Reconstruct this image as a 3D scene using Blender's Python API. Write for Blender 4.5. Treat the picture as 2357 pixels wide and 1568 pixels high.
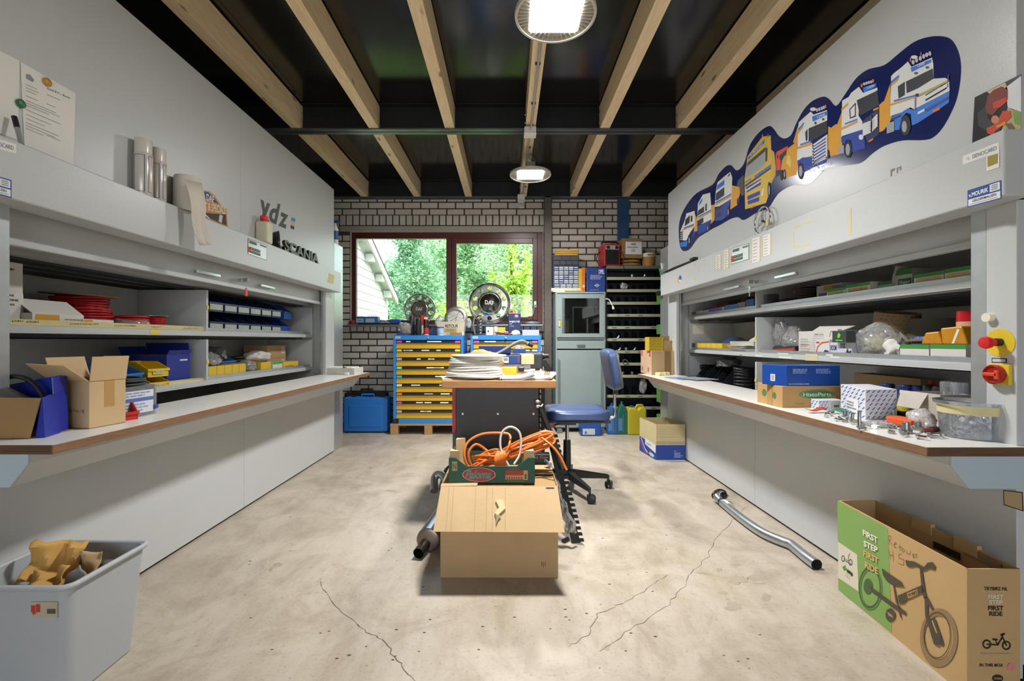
import bpy, bmesh, math, random
from mathutils import Vector, Matrix, noise
random.seed(7)
R = math.radians
S = bpy.context.scene
COL = S.collection
for _o in list(bpy.data.objects): bpy.data.objects.remove(_o)

# ---------------------------------------------------------------- camera
F, CX, CY, CH = 1047.0, 1169.0, 784.0, 1.1        # focal length and principal point in pixels, eye height in metres
cam = bpy.data.cameras.new('camera'); co = bpy.data.objects.new('camera', cam); COL.objects.link(co)
cam.sensor_width = 36.0; cam.lens = 36.0 * F / 2357.0
cam.shift_x = (1178.5 - CX) / 2357.0; cam.clip_start = 0.02; cam.clip_end = 300
co.location = (0, 0, CH); co.rotation_euler = (R(90), 0, 0)
S.camera = co
# ---------------------------------------------------------------- sky, sun, exposure
w = bpy.data.worlds.new('world'); S.world = w; w.use_nodes = True
nt = w.node_tree; nt.nodes.clear()
wo = nt.nodes.new('ShaderNodeOutputWorld'); bg = nt.nodes.new('ShaderNodeBackground'); sk = nt.nodes.new('ShaderNodeTexSky')
sk.sky_type = 'NISHITA'; sk.sun_disc = False; sk.sun_elevation = R(52); sk.sun_rotation = R(100); sk.dust_density = 3.0; sk.air_density = 1.2
mxs = nt.nodes.new('ShaderNodeMixRGB'); mxs.inputs[0].default_value = 0.45; mxs.inputs[2].default_value = (9.0, 9.4, 10.0, 1)   # thin bright overcast
nt.links.new(sk.outputs[0], mxs.inputs[1]); nt.links.new(mxs.outputs[0], bg.inputs[0]); bg.inputs[1].default_value = 0.38
nt.links.new(bg.outputs[0], wo.inputs[0])
sun = bpy.data.lights.new('sun', 'SUN'); sun.energy = 4.2; sun.angle = R(6); sun.color = (1.0, 0.96, 0.88)
so = bpy.data.objects.new('sun', sun); COL.objects.link(so); so.rotation_euler = (R(40), 0, R(35))
LAMP_POWER = 19.0       # watts of the downward beam of each lamp
LAMP_SPILL = 15.0
LAMP_GLOW = 5.0
S.view_settings.view_transform = 'Standard'; S.view_settings.look = 'None'
S.view_settings.exposure = 0.92; S.view_settings.gamma = 1.0; S.view_settings.use_curve_mapping = False

# ---------------------------------------------------------------- pixel -> place helpers
def wx(px, Y): return (px - CX) * Y / F
def wz(py, Y): return CH - (py - CY) * Y / F
def on_y(px, py, Y): return Vector((wx(px, Y), Y, wz(py, Y)))
def on_z(px, py, z):
 Y = F * (CH - z) / (py - CY); return Vector((wx(px, Y), Y, z))
def on_x(px, py, X):
 Y = F * X / (px - CX); return Vector((X, Y, wz(py, Y)))
def ly(px, X): return F * X / (CX - px)       # depth of a pixel column on the left-hand plane x = -X
def ry(px, X): return F * X / (px - CX)

# ---------------------------------------------------------------- materials
def lin(h):
 if isinstance(h, str):
  h = [int(h[i:i + 2], 16) / 255 for i in (0, 2, 4)]
 return [(x / 12.92 if x <= 0.04045 else ((x + 0.055) / 1.055) ** 2.4) for x in h]
MATS = {}
def M(name, col=None, rough=0.5, metal=0.0, var=0.06, scale=6.0, bump=0.0, bscale=60.0, spec=0.5, emit=0.0, coat=0.0, stretch=None):
 """Principled material with a procedural colour variation and fine relief."""
 if name in MATS: return MATS[name]
 m = bpy.data.materials.new(name); m.use_nodes = True; MATS[name] = m
 n = m.node_tree.nodes; l = m.node_tree.links; b = n['Principled BSDF']
 c = lin(col)
 b.inputs['Roughness'].default_value = rough; b.inputs['Metallic'].default_value = metal
 b.inputs['Specular IOR Level'].default_value = spec
 if coat: b.inputs['Coat Weight'].default_value = coat; b.inputs['Coat Roughness'].default_value = 0.15
 tc = n.new('ShaderNodeTexCoord'); no = n.new('ShaderNodeTexNoise'); no.inputs['Scale'].default_value = scale; no.inputs['Detail'].default_value = 4
 src = tc.outputs['Object']
 if stretch:
  mp = n.new('ShaderNodeMapping'); mp.inputs['Scale'].default_value = stretch
  l.new(src, mp.inputs[0]); src = mp.outputs[0]
 l.new(src, no.inputs['Vector'])
 mx = n.new('ShaderNodeMixRGB'); l.new(no.outputs['Fac'], mx.inputs[0])
 mx.inputs[1].default_value = [max(0, x * (1 - var * 1.6)) for x in c] + [1]; mx.inputs[2].default_value = [min(1, x * (1 + var * 1.6)) for x in c] + [1]
 l.new(mx.outputs[0], b.inputs['Base Color'])
 if bump:
  n2 = n.new('ShaderNodeTexNoise'); n2.inputs['Scale'].default_value = bscale; n2.inputs['Detail'].default_value = 3
  l.new(src, n2.inputs['Vector'])
  bp = n.new('ShaderNodeBump'); bp.inputs['Strength'].default_value = bump; bp.inputs['Distance'].default_value = 0.01
  l.new(n2.outputs['Fac'], bp.inputs['Height']); l.new(bp.outputs[0], b.inputs['Normal'])
 if emit:
  b.inputs['Emission Color'].default_value = c + [1]; b.inputs['Emission Strength'].default_value = emit
 return m
def clear(name, tint='ffffff', gloss=0.12, rough=0.05, milky=0.0, milk='ffffff'):
 """See-through sheet or glass: transparent, a fresnel sheen and some milky diffuse."""
 if name in MATS: return MATS[name]
 m = bpy.data.materials.new(name); m.use_nodes = True; MATS[name] = m
 n = m.node_tree.nodes; l = m.node_tree.links; n.clear()
 out = n.new('ShaderNodeOutputMaterial'); tr = n.new('ShaderNodeBsdfTransparent'); gl = n.new('ShaderNodeBsdfGlossy'); df = n.new('ShaderNodeBsdfDiffuse')
 tr.inputs[0].default_value = lin(tint) + [1]; gl.inputs['Roughness'].default_value = rough; df.inputs[0].default_value = lin(milk) + [1]
 fr = n.new('ShaderNodeFresnel'); fr.inputs[0].default_value = 1.45
 ad = n.new('ShaderNodeMath'); ad.operation = 'ADD'; ad.use_clamp = True; ad.inputs[1].default_value = gloss; l.new(fr.outputs[0], ad.inputs[0])
 no = n.new('ShaderNodeTexNoise'); no.inputs['Scale'].default_value = 14.0
 mu = n.new('ShaderNodeMath'); mu.operation = 'MULTIPLY'; mu.inputs[1].default_value = milky * 2; l.new(no.outputs['Fac'], mu.inputs[0])
 m1 = n.new('ShaderNodeMixShader'); l.new(mu.outputs[0], m1.inputs[0]); l.new(tr.outputs[0], m1.inputs[1]); l.new(df.outputs[0], m1.inputs[2])
 m2 = n.new('ShaderNodeMixShader'); l.new(ad.outputs[0], m2.inputs[0]); l.new(m1.outputs[0], m2.inputs[1]); l.new(gl.outputs[0], m2.inputs[2])
 l.new(m2.outputs[0], out.inputs[0]); return m
def ink(h, rough=0.6): return M('ink_' + h + ('' if rough == 0.6 else str(rough)), h, rough, 0, 0.03, 20)

# ---------------------------------------------------------------- mesh builder
def rot(a, axis='Z'): return Matrix.Rotation(R(a), 4, axis)
class MB:
 def __init__(s): s.v = []; s.f = []; s.mi = []; s.ms = []
 def _m(s, m):
  if m is None: return 0
  if m not in s.ms: s.ms.append(m)
  return s.ms.index(m)
 def add(s, vs, fs, m=None):
  k = len(s.v); s.v += [Vector(a) for a in vs]; i = s._m(m)
  for f in fs: s.f.append([a + k for a in f]); s.mi.append(i)
  return s
 def box(s, x0, x1, y0, y1, z0, z1, m=None, X=None):
  x0, x1 = min(x0, x1), max(x0, x1); y0, y1 = min(y0, y1), max(y0, y1); z0, z1 = min(z0, z1), max(z0, z1)
  vs = [(x, y, z) for z in (z0, z1) for x, y in ((x0, y0), (x1, y0), (x1, y1), (x0, y1))]
  if X is not None: vs = [X @ Vector(a) for a in vs]
  return s.add(vs, [(3, 2, 1, 0), (4, 5, 6, 7), (0, 1, 5, 4), (1, 2, 6, 5), (2, 3, 7, 6), (3, 0, 4, 7)], m)
 def prism(s, poly, axis, a, b, m=None):
  n = len(poly)
  def P(u, v, t): return (t, u, v) if axis == 'x' else ((u, t, v) if axis == 'y' else (u, v, t))
  vs = [P(u, v, a) for u, v in poly] + [P(u, v, b) for u, v in poly]
  return s.add(vs, [list(range(n))[::-1], list(range(n, 2 * n))] + [(i, (i + 1) % n, n + (i + 1) % n, n + i) for i in range(n)], m)
 def slab(s, pts, t, m=None):
  """polygon in space given a thickness t along its normal"""
  pts = [Vector(p) for p in pts]; nn = Vector()
  for i in range(len(pts)): nn += (pts[i] - pts[0]).cross(pts[(i + 1) % len(pts)] - pts[0])
  nn.normalize(); n = len(pts)
  return s.add(pts + [p + nn * t for p in pts], [list(range(n))[::-1], list(range(n, 2 * n))] + [(i, (i + 1) % n, n + (i + 1) % n, n + i) for i in range(n)], m)
 def poly(s, pts, m=None): return s.add(pts, [list(range(len(pts)))], m)
 def tube(s, pts, r, seg=10, closed=False, m=None, caps=True):
  pts = [Vector(p) for p in pts]; n = len(pts); rs = r if isinstance(r, (list, tuple)) else [r] * n
  up = None; rings = []
  for i, p in enumerate(pts):
   a = pts[(i - 1) % n] if (closed or i > 0) else p; b = pts[(i + 1) % n] if (closed or i < n - 1) else p
   d = (b - a)
   d = d.normalized() if d.length > 1e-9 else Vector((0, 0, 1))
   if up is None:
    up = Vector((0, 0, 1)) if abs(d.z) < 0.9 else Vector((1, 0, 0))
   x = d.cross(up)
   if x.length < 1e-6: x = d.cross(Vector((0, 1, 0)))
   x.normalize(); y = x.cross(d).normalized(); up = y
   rings.append([p + (x * math.cos(2 * math.pi * k / seg) + y * math.sin(2 * math.pi * k / seg)) * rs[i] for k in range(seg)])
  vs = [q for rg in rings for q in rg]; fs = []
  for i in range(n if closed else n - 1):
   j = (i + 1) % n
   for k in range(seg):
    k2 = (k + 1) % seg; fs.append((i * seg + k, i * seg + k2, j * seg + k2, j * seg + k))
  if caps and not closed: fs += [list(range(seg))[::-1], [(n - 1) * seg + k for k in range(seg)]]
  return s.add(vs, fs, m)
 def cyl(s, a, b, r, r2=None, seg=20, m=None): return s.tube([a, b], [r, r if r2 is None else r2], seg, m=m)
 def lathe(s, prof, c=(0, 0, 0), seg=24, m=None, X=None, cap=True):
  """profile [(radius, height)...] turned about z through c (X: extra matrix applied first)"""
  c = Vector(c); vs = []; n = len(prof)
  for r, h in prof:
   for k in range(seg):
    a = 2 * math.pi * k / seg; p = Vector((r * math.cos(a), r * math.sin(a), h))
    vs.append(c + (X @ p if X is not None else p))
  fs = []
  for i in range(n - 1):
   for k in range(seg):
    k2 = (k + 1) % seg; fs.append((i * seg + k, i * seg + k2, (i + 1) * seg + k2, (i + 1) * seg + k))
  if cap:
   if prof[0][0] > 1e-5: fs.append(list(range(seg))[::-1])
   if prof[-1][0] > 1e-5: fs.append([(n - 1) * seg + k for k in range(seg)])
  return s.add(vs, fs, m)
 def xf(s, X): s.v = [X @ a for a in s.v]; return s
 def o(s, name, m=None, parent=None, world=False, bevel=0.0, bseg=2, smooth=None, label=None, cat=None, group=None, kind=None, sub=0, solid=0):
  me = bpy.data.meshes.new(name); vs = s.v
  loc = Vector((0, 0, 0))
  if parent is not None:
   if world:
    rt = parent
    while rt.parent is not None: rt = rt.parent
    inv = rt.matrix_basis.inverted(); vs = [inv @ a for a in vs]
  elif kind != 'structure' and vs:
   lo = [min(a[i] for a in vs) for i in range(3)]; hi = [max(a[i] for a in vs) for i in range(3)]
   loc = Vector(((lo[0] + hi[0]) / 2, (lo[1] + hi[1]) / 2, lo[2])); vs = [a - loc for a in vs]
  me.from_pydata([tuple(a) for a in vs], [], s.f)
  if s.ms:
   for a in s.ms: me.materials.append(a)
   me.polygons.foreach_set('material_index', s.mi)
  elif m is not None: me.materials.append(m)
  bm = bmesh.new(); bm.from_mesh(me); bmesh.ops.recalc_face_normals(bm, faces=bm.faces); bm.to_mesh(me); bm.free()
  if smooth is not None:
   me.polygons.foreach_set('use_smooth', [True] * len(me.polygons)); me.set_sharp_from_angle(angle=R(smooth))
  ob = bpy.data.objects.new(name, me); COL.objects.link(ob); ob.location = loc
  if parent is not None: ob.parent = parent
  if solid:
   md = ob.modifiers.new('thickness', 'SOLIDIFY'); md.thickness = solid
  if bevel:
   md = ob.modifiers.new('edges', 'BEVEL'); md.width = bevel; md.segments = bseg; md.limit_method = 'ANGLE'; md.angle_limit = R(40)
  if sub:
   md = ob.modifiers.new('soft', 'SUBSURF'); md.levels = sub; md.render_levels = sub
  return tag(ob, label, cat, group, kind)
def tag(o, label=None, cat=None, group=None, kind=None):
 for k, v in (('label', label), ('category', cat), ('group', group), ('kind', kind)):
  if v: o[k] = v
 return o
def thing(name, label, cat, loc=(0, 0, 0), rz=0, group=None, kind=None):
 o = bpy.data.objects.new(name, None); COL.objects.link(o); o.empty_display_size = 0.05
 o.location = loc; o.rotation_euler = (0, 0, R(rz))
 return tag(o, label, cat, group, kind)
def copy_tree(o, parent=None):
 c = o.copy(); COL.objects.link(c); c.parent = parent
 for ch in list(o.children): copy_tree(ch, c)
 return c

# ---------------------------------------------------------------- flat print on a face
class Fr:
 """a flat face: origin o, edge vectors u and v; n points outwards"""
 def __init__(s, o, u, v): s.o = Vector(o); s.u = Vector(u); s.v = Vector(v); s.n = s.u.cross(s.v).normalized()
 def uv(s, a, b): return s.o + s.u * a + s.v * b
 def px(s, x, y):
  e = Vector((0, 0, CH)); d = Vector(((x - CX) / F, 1.0, (CY - y) / F))
  t = (s.o - e).dot(s.n) / d.dot(s.n); return e + d * t
class Print:
 """coloured flat shapes on one face, one mesh; coordinates are face fractions, or pixels of the photograph (crop = x0, y0, scale)"""
 def __init__(s, fr, crop=None, lift=0.0006):
  s.fr = fr; s.crop = crop; s.b = MB(); s.lift = lift
 def pt(s, a, b, L):
  if s.crop: p = s.fr.px(s.crop[0] + a / s.crop[2], s.crop[1] + b / s.crop[2])
  else: p = s.fr.uv(a, b)
  return p + s.fr.n * (s.lift * (1 + L))
 def poly(s, pts, m, L=0): s.b.poly([s.pt(a, b, L) for a, b in pts], ink(m) if isinstance(m, str) else m); return s
 def rect(s, a, b, c, d, m, L=0): return s.poly([(a, b), (c, b), (c, d), (a, d)], m, L)
 def ell(s, a, b, ra, rb, m, L=0, seg=24): return s.poly([(a + ra * math.cos(2 * math.pi * k / seg), b + rb * math.sin(2 * math.pi * k / seg)) for k in range(seg)], m, L)
 def ring(s, a, b, ra, rb, t, m, L=0, seg=32):
  for k in range(seg):
   q = []
   for kk, rr in ((k, 1), (k + 1, 1), (k + 1, t), (k, t)):
    an = 2 * math.pi * kk / seg; q.append((a + ra * rr * math.cos(an), b + rb * rr * math.sin(an)))
   s.poly(q, m, L)
  return s
 def line(s, pts, wd, m, L=0):
  m = ink(m) if isinstance(m, str) else m; P = [s.pt(a, b, L) for a, b in pts]
  for i in range(len(P) - 1):
   d = P[i + 1] - P[i]
   if d.length < 1e-6: continue
   t = d.normalized().cross(s.fr.n) * (wd / 2); e = d.normalized() * (wd * 0.3)
   s.b.poly([P[i] - t - e, P[i + 1] - t + e, P[i + 1] + t + e, P[i] + t - e], m)
  return s
 def text(s, txt, a, b, c, d, m, L=1, bold=0.0, shear=0.0, quad=None):
  """fit a line of writing in the rectangle a, b (lower left) - c, d (upper right), or in three corners quad = bl, br, tl"""
  vs, fs = glyphs(txt, bold)
  if not vs: return s
  x0 = min(p[0] for p in vs); x1 = max(p[0] for p in vs); y0 = min(p[1] for p in vs); y1 = max(p[1] for p in vs)
  if quad is None: quad = ((a, b), (c, b), (a, d))
  bl, br, tl = (s.pt(q[0], q[1], L) for q in quad)
  out = []
  for x, y in vs:
   fy = (y - y0) / max(1e-6, y1 - y0); fx = (x - x0) / max(1e-6, x1 - x0) + shear * (fy - 0.5); out.append(bl + (br - bl) * fx + (tl - bl) * fy)
  s.b.add(out, fs, ink(m) if isinstance(m, str) else m); return s
 def lines(s, a, b, c, d, n, m, L=1, fill=0.45, ragged=True):
  """n rows of writing too small to read, as short words"""
  r = random.Random(int(a * 977 + b * 131 + n))
  for k in range(n):
   y0 = b + (d - b) * (k + 0.5 - fill / 2) / n; y1 = b + (d - b) * (k + 0.5 + fill / 2) / n
   x = 0.0; end = r.uniform(0.6, 1.0) if ragged else 1.0
   while x < end - 0.02:
    ww = min(end - x, r.uniform(0.08, 0.25)); s.rect(a + (c - a) * x, y0, a + (c - a) * (x + ww), y1, m, L); x += ww + 0.035
  return s
 def o(s, name='print', parent=None, world=False, label=None): return s.b.o(name, None, parent, world, label=label)
_GL = {}
def glyphs(txt, bold=0.0):
 k = (txt, bold)
 if k not in _GL:
  cu = bpy.data.curves.new('lettering', 'FONT'); cu.body = txt; cu.size = 1.0; cu.offset = bold; cu.resolution_u = 3
  ob = bpy.data.objects.new('lettering', cu); COL.objects.link(ob)
  bpy.context.view_layer.update()
  me = bpy.data.meshes.new_from_object(ob.evaluated_get(bpy.context.evaluated_depsgraph_get()))
  _GL[k] = ([(v.co.x, v.co.y) for v in me.vertices], [list(p.vertices) for p in me.polygons])
  bpy.data.objects.remove(ob); bpy.data.curves.remove(cu); bpy.data.meshes.remove(me)
 return _GL[k]
def spline(pts, n=6, closed=False):
 """Catmull-Rom through points of any dimension"""
 P = [Vector(p) for p in pts]; N = len(P); out = []
 for i in range(N if closed else N - 1):
  g = (lambda j: P[j % N]) if closed else (lambda j: P[max(0, min(N - 1, j))])
  a, b, c, d = g(i - 1), g(i), g(i + 1), g(i + 2)
  for k in range(n):
   t = k / n; out.append(0.5 * ((2 * b) + (c - a) * t + (2 * a - 5 * b + 4 * c - d) * t * t + (3 * b - a - 3 * c + d) * t ** 3))
 if not closed: out.append(P[-1])
 return out
def faces_of(w, d, h):
 """print faces of a box standing at its local origin: front (-y), right (+x), left (-x), back (+y), top"""
 x, y = w / 2, d / 2
 return {'f': Fr((-x, -y, 0), (w, 0, 0), (0, 0, h)), 'r': Fr((x, -y, 0), (0, d, 0), (0, 0, h)), 'l': Fr((-x, y, 0), (0, -d, 0), (0, 0, h)),
   'b': Fr((x, y, 0), (-w, 0, 0), (0, 0, h)), 't': Fr((-x, -y, h), (w, 0, 0), (0, d, 0))}

# ================================================================ materials of the room
PAINT = M('unit_paint', 'c3c6c6', 0.3, 0, 0.02, 3, 0.06, 260)
PAINT2 = M('unit_paint_inner', 'c3c5c2', 0.5, 0, 0.03, 5, 0.05, 260)
GALV = M('galvanised', 'c3c8ca', 0.38, 0.75, 0.08, 18)
CHROME = M('chrome', 'd8d8d8', 0.12, 1.0, 0.02)
STEEL = M('steel', 'a9abac', 0.3, 1.0, 0.08, 25)
ALU = M('aluminised', 'b9bec4', 0.32, 0.9, 0.12, 12)
BLACK = M('black_plastic', '1c1c1d', 0.42, 0, 0.1)
RUBBER = M('rubber', '232323', 0.7, 0, 0.1)
DARKST = M('dark_steel', '3d4043', 0.45, 0.5, 0.15, 4)
WHITE = M('white_plastic', 'e9e8e3', 0.4, 0, 0.02)
PAPER = M('paper', 'e6e4de', 0.8, 0, 0.03)
CARD = M('cardboard', 'b2946b', 0.85, 0, 0.06, 9, 0.05, 90)
CARD2 = M('cardboard_light', 'c3a67c', 0.85, 0, 0.06, 9, 0.05, 90)
CARDIN = M('cardboard_inside', '9c7c52', 0.9, 0, 0.06, 9)
CARDW = M('white_board', 'dcdad3', 0.7, 0, 0.03, 9)
TAPE = M('packing_tape', 'b38f58', 0.25, 0, 0.04)
MASK = M('masking_tape', 'd3c795', 0.75, 0, 0.05, 20)
BLUEB = M('blue_bin_plastic', '1f4f9c', 0.4, 0, 0.05)
NAVYB = M('navy_bin_plastic', '1b2850', 0.4, 0, 0.05)
YELB = M('yellow_plastic', 'e6c22e', 0.45, 0, 0.05)
REDB = M('red_plastic', 'c22a22', 0.4, 0, 0.05)
REDW = M('red_cable', 'b5161f', 0.35, 0, 0.08)
CABBLUE = M('cabinet_blue', '2f86cf', 0.42, 0, 0.04, 4)
DRAWY = M('drawer_yellow', 'd3aa22', 0.45, 0, 0.05, 4)
POLY = clear('clear_bag', 'ffffff', 0.07, 0.1, 0.24)
CLEARP = clear('clear_plastic', 'f8faff', 0.02, 0.1, 0.2, 'eef2f8')
GLASS = clear('window_glass', 'fbfffd', 0.015, 0.0, 0.0)

def concrete():
 m = bpy.data.materials.new('concrete'); m.use_nodes = True; n = m.node_tree.nodes; l = m.node_tree.links; b = n['Principled BSDF']
 tc = n.new('ShaderNodeTexCoord')
 def nz(sc, det=5, ro=0.6, dist=0.0, st=None):
  x = n.new('ShaderNodeTexNoise'); x.inputs['Scale'].default_value = sc; x.inputs['Detail'].default_value = det; x.inputs['Roughness'].default_value = ro; x.inputs['Distortion'].default_value = dist
  if st:
   mp = n.new('ShaderNodeMapping'); mp.inputs['Scale'].default_value = st; l.new(tc.outputs['Object'], mp.inputs[0]); l.new(mp.outputs[0], x.inputs['Vector'])
  else: l.new(tc.outputs['Object'], x.inputs['Vector'])
  return x.outputs['Fac']
 def ramp(src, p0, c0, p1, c1):
  r = n.new('ShaderNodeValToRGB'); r.color_ramp.elements[0].position = p0; r.color_ramp.elements[0].color = lin(c0) + [1]
  r.color_ramp.elements[1].position = p1; r.color_ramp.elements[1].color = lin(c1) + [1]; l.new(src, r.inputs[0]); return r.outputs[0]
 def mul(a, b2, f=1.0):
  x = n.new('ShaderNodeMixRGB'); x.blend_type = 'MULTIPLY'; x.inputs[0].default_value = f; l.new(a, x.inputs[1]); l.new(b2, x.inputs[2]); return x.outputs[0]
 base = ramp(nz(1.1, 6, 0.62, 0.6), 0.25, 'a89d8d', 0.75, 'bab0a1')
 c = mul(base, ramp(nz(2.6, 7, 0.7, 1.2), 0.34, 'cfc7bb', 0.54, 'ffffff'), 0.6)
 c = mul(c, ramp(nz(9, 6, 0.7, 0.4, (1, 0.35, 1)), 0.36, 'd6cdbf', 0.56, 'ffffff'), 0.4)
 c = mul(c, ramp(nz(70, 3, 0.6), 0.24, '9a9080', 0.42, 'ffffff'), 0.5)
 c = mul(c, ramp(nz(4.3, 3, 0.5, 2.0), 0.22, 'a89c8b', 0.3, 'ffffff'), 0.6)
 l.new(c, b.inputs['Base Color'])
 rr = n.new('ShaderNodeMapRange'); rr.inputs[3].default_value = 0.3; rr.inputs[4].default_value = 0.58; l.new(nz(3, 4), rr.inputs[0]); l.new(rr.outputs[0], b.inputs['Roughness'])
 bp = n.new('ShaderNodeBump'); bp.inputs['Strength'].default_value = 0.12; bp.inputs['Distance'].default_value = 0.004; l.new(nz(45, 5), bp.inputs['Height']); l.new(bp.outputs[0], b.inputs['Normal'])
 return m
def wood(name, c0, c1, axis_scale, rough=0.6, knots=True):
 m = bpy.data.materials.new(name); m.use_nodes = True; n = m.node_tree.nodes; l = m.node_tree.links; b = n['Principled BSDF']; MATS[name] = m
 tc = n.new('ShaderNodeTexCoord'); mp = n.new('ShaderNodeMapping'); mp.inputs['Scale'].default_value = axis_scale; l.new(tc.outputs['Object'], mp.inputs[0])
 no = n.new('ShaderNodeTexNoise'); no.inputs['Scale'].default_value = 8; no.inputs['Detail'].default_value = 6; no.inputs['Distortion'].default_value = 1.5; l.new(mp.outputs[0], no.inputs['Vector'])
 r = n.new('ShaderNodeValToRGB'); r.color_ramp.elements[0].position = 0.3; r.color_ramp.elements[0].color = lin(c0) + [1]; r.color_ramp.elements[1].position = 0.65; r.color_ramp.elements[1].color = lin(c1) + [1]
 l.new(no.outputs['Fac'], r.inputs[0]); out = r.outputs[0]
 if knots:
  vo = n.new('ShaderNodeTexVoronoi'); vo.inputs['Scale'].default_value = 1.0
  m2 = n.new('ShaderNodeMapping'); m2.inputs['Scale'].default_value = (9, 2.6, 9); l.new(tc.outputs['Object'], m2.inputs[0]); l.new(m2.outputs[0], vo.inputs['Vector'])
  r2 = n.new('ShaderNodeValToRGB'); r2.color_ramp.elements[0].position = 0.06; r2.color_ramp.elements[0].color = lin('6e4e33') + [1]; r2.color_ramp.elements[1].position = 0.13; r2.color_ramp.elements[1].color = (1, 1, 1, 1)
  l.new(vo.outputs['Distance'], r2.inputs[0]); x = n.new('ShaderNodeMixRGB'); x.blend_type = 'MULTIPLY'; x.inputs[0].default_value = 0.8; l.new(out, x.inputs[1]); l.new(r2.outputs[0], x.inputs[2]); out = x.outputs[0]
 l.new(out, b.inputs['Base Color']); b.inputs['Roughness'].default_value = rough
 return m
def brick_mat():
 m = bpy.data.materials.new('sand_lime_brick'); m.use_nodes = True; n = m.node_tree.nodes; l = m.node_tree.links; b = n['Principled BSDF']
 oi = n.new('ShaderNodeObjectInfo'); tc = n.new('ShaderNodeTexCoord'); no = n.new('ShaderNodeTexNoise'); no.inputs['Scale'].default_value = 25; no.inputs['Detail'].default_value = 5; l.new(tc.outputs['Object'], no.inputs['Vector'])
 r = n.new('ShaderNodeMixRGB'); r.inputs[1].default_value = lin('d6cfc5') + [1]; r.inputs[2].default_value = lin('e4ddd3') + [1]; l.new(oi.outputs['Random'], r.inputs[0])
 x = n.new('ShaderNodeMixRGB'); x.blend_type = 'MULTIPLY'; x.inputs[0].default_value = 0.25; l.new(r.outputs[0], x.inputs[1]); l.new(no.outputs['Fac'], x.inputs[2]); l.new(x.outputs[0], b.inputs['Base Color'])
 bp = n.new('ShaderNodeBump'); bp.inputs['Strength'].default_value = 0.25; bp.inputs['Distance'].default_value = 0.003; l.new(no.outputs['Fac'], bp.inputs['Height']); l.new(bp.outputs[0], b.inputs['Normal'])
 b.inputs['Roughness'].default_value = 0.85; return m
CONC = concrete(); BRICK = brick_mat()
PINE = wood('pine', 'e6c797', 'f6e0bc', (6, 0.5, 6))
PINEX = wood('pine_sawn', 'b58d5c', 'd0ac7c', (0.6, 6, 6), 0.7)
EDGE = wood('worktop_edging', '6a4c35', '8f6c50', (14, 0.9, 30), 0.55, False)
BEECH = wood('bench_top_wood', 'a3703f', 'bd8a55', (0.8, 8, 20), 0.45, False)
MAHO = M('red_brown_frame', '54221b', 0.32, 0, 0.1, 10)
PLY = M('black_film_plywood', '1a1817', 0.16, 0, 0.25, 3, 0.02, 12, 0.8)
MORTAR = M('mortar', '4a4138', 0.95, 0, 0.15, 20)

# ================================================================ room shell
YW, XW, ZC, YR = 5.9, 2.95, 3.15, -4.2
fl = MB().box(-3.2, 3.2, YR - 1.5, YW + 0.1, -0.12, 0).o('floor', CONC, kind='structure')
tag(fl, 'worn grey-brown concrete floor with fine cracks and stains', 'floor')
DARKC = M('crack_dark', '5d5348', 0.9, 0, 0.1)
def crack(pts, wd, name='crack', m=DARKC):
 r = random.Random(len(pts)); P = [on_z(x, y, 0.0) for x, y in pts]; Q = []
 for i in range(len(P) - 1):
  for k in range(6):
   t = k / 6; q = P[i].lerp(P[i + 1], t); Q.append(q + Vector((r.uniform(-1, 1), r.uniform(-1, 1), 0)) * 0.007)
 Q.append(P[-1]); b = MB()
 for i in range(len(Q) - 1):
  d = (Q[i + 1] - Q[i]); t = Vector((-d.y, d.x, 0)).normalized() * wd * r.uniform(0.3, 1.0) / 2; u = Vector((0, 0, 0.0006))
  b.poly([Q[i] - t + u, Q[i + 1] - t + u, Q[i + 1] + t + u, Q[i] + t + u])
 b.o(name, m, fl, True)
crack([(735, 1340), (770, 1395), (830, 1445), (880, 1475), (915, 1520), (955, 1568)], 0.004)
crack([(1722, 1165), (1680, 1205), (1645, 1245), (1630, 1280), (1590, 1320), (1575, 1350), (1530, 1400), (1450, 1450), (1380, 1500)], 0.003)
crack([(1535, 1325), (1482, 1362), (1420, 1395), (1375, 1415), (1355, 1460), (1310, 1490)], 0.003)
STN = M('floor_stain', '9c907e', 0.6, 0, 0.12, 12)
for (x_, y_, rx_, ry_) in ((1700, 1335, 28, 12), (1740, 1330, 20, 9), (1520, 1326, 20, 5), (1665, 1365, 14, 5), (1690, 1395, 24, 12), (1655, 1312, 10, 5), (1400, 1105, 26, 7), (1765, 1375, 14, 10), (640, 1300, 16, 5), (1395, 1490, 12, 8), (900, 1130, 14, 3)):
 st_r = random.Random(x_); MB().poly([on_z(x_ + rx_ * math.cos(a) * q, y_ + ry_ * math.sin(a) * q, 0.0005) for a, q in [(k * 0.349, st_r.uniform(0.55, 1.1)) for k in range(18)]]).o('stain', STN, fl, True)
wr = random.Random(5); wl = MB()
for k in range(90):
 q = on_z(wr.uniform(560, 1750), wr.uniform(1010, 1540), 0.0); a = wr.uniform(0, 6.28); s_ = wr.uniform(0.003, 0.009)
 if abs(q.x) > 1.5: continue
 wl.poly([q + Vector((math.cos(a + j * 1.57) * s_, math.sin(a + j * 1.57) * s_ * 0.5, 0.0008)) for j in range(4)])
wl.o('floor_speck', M('floor_dirt', '4a443c', 0.9), fl, True, kind='stuff')

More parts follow.
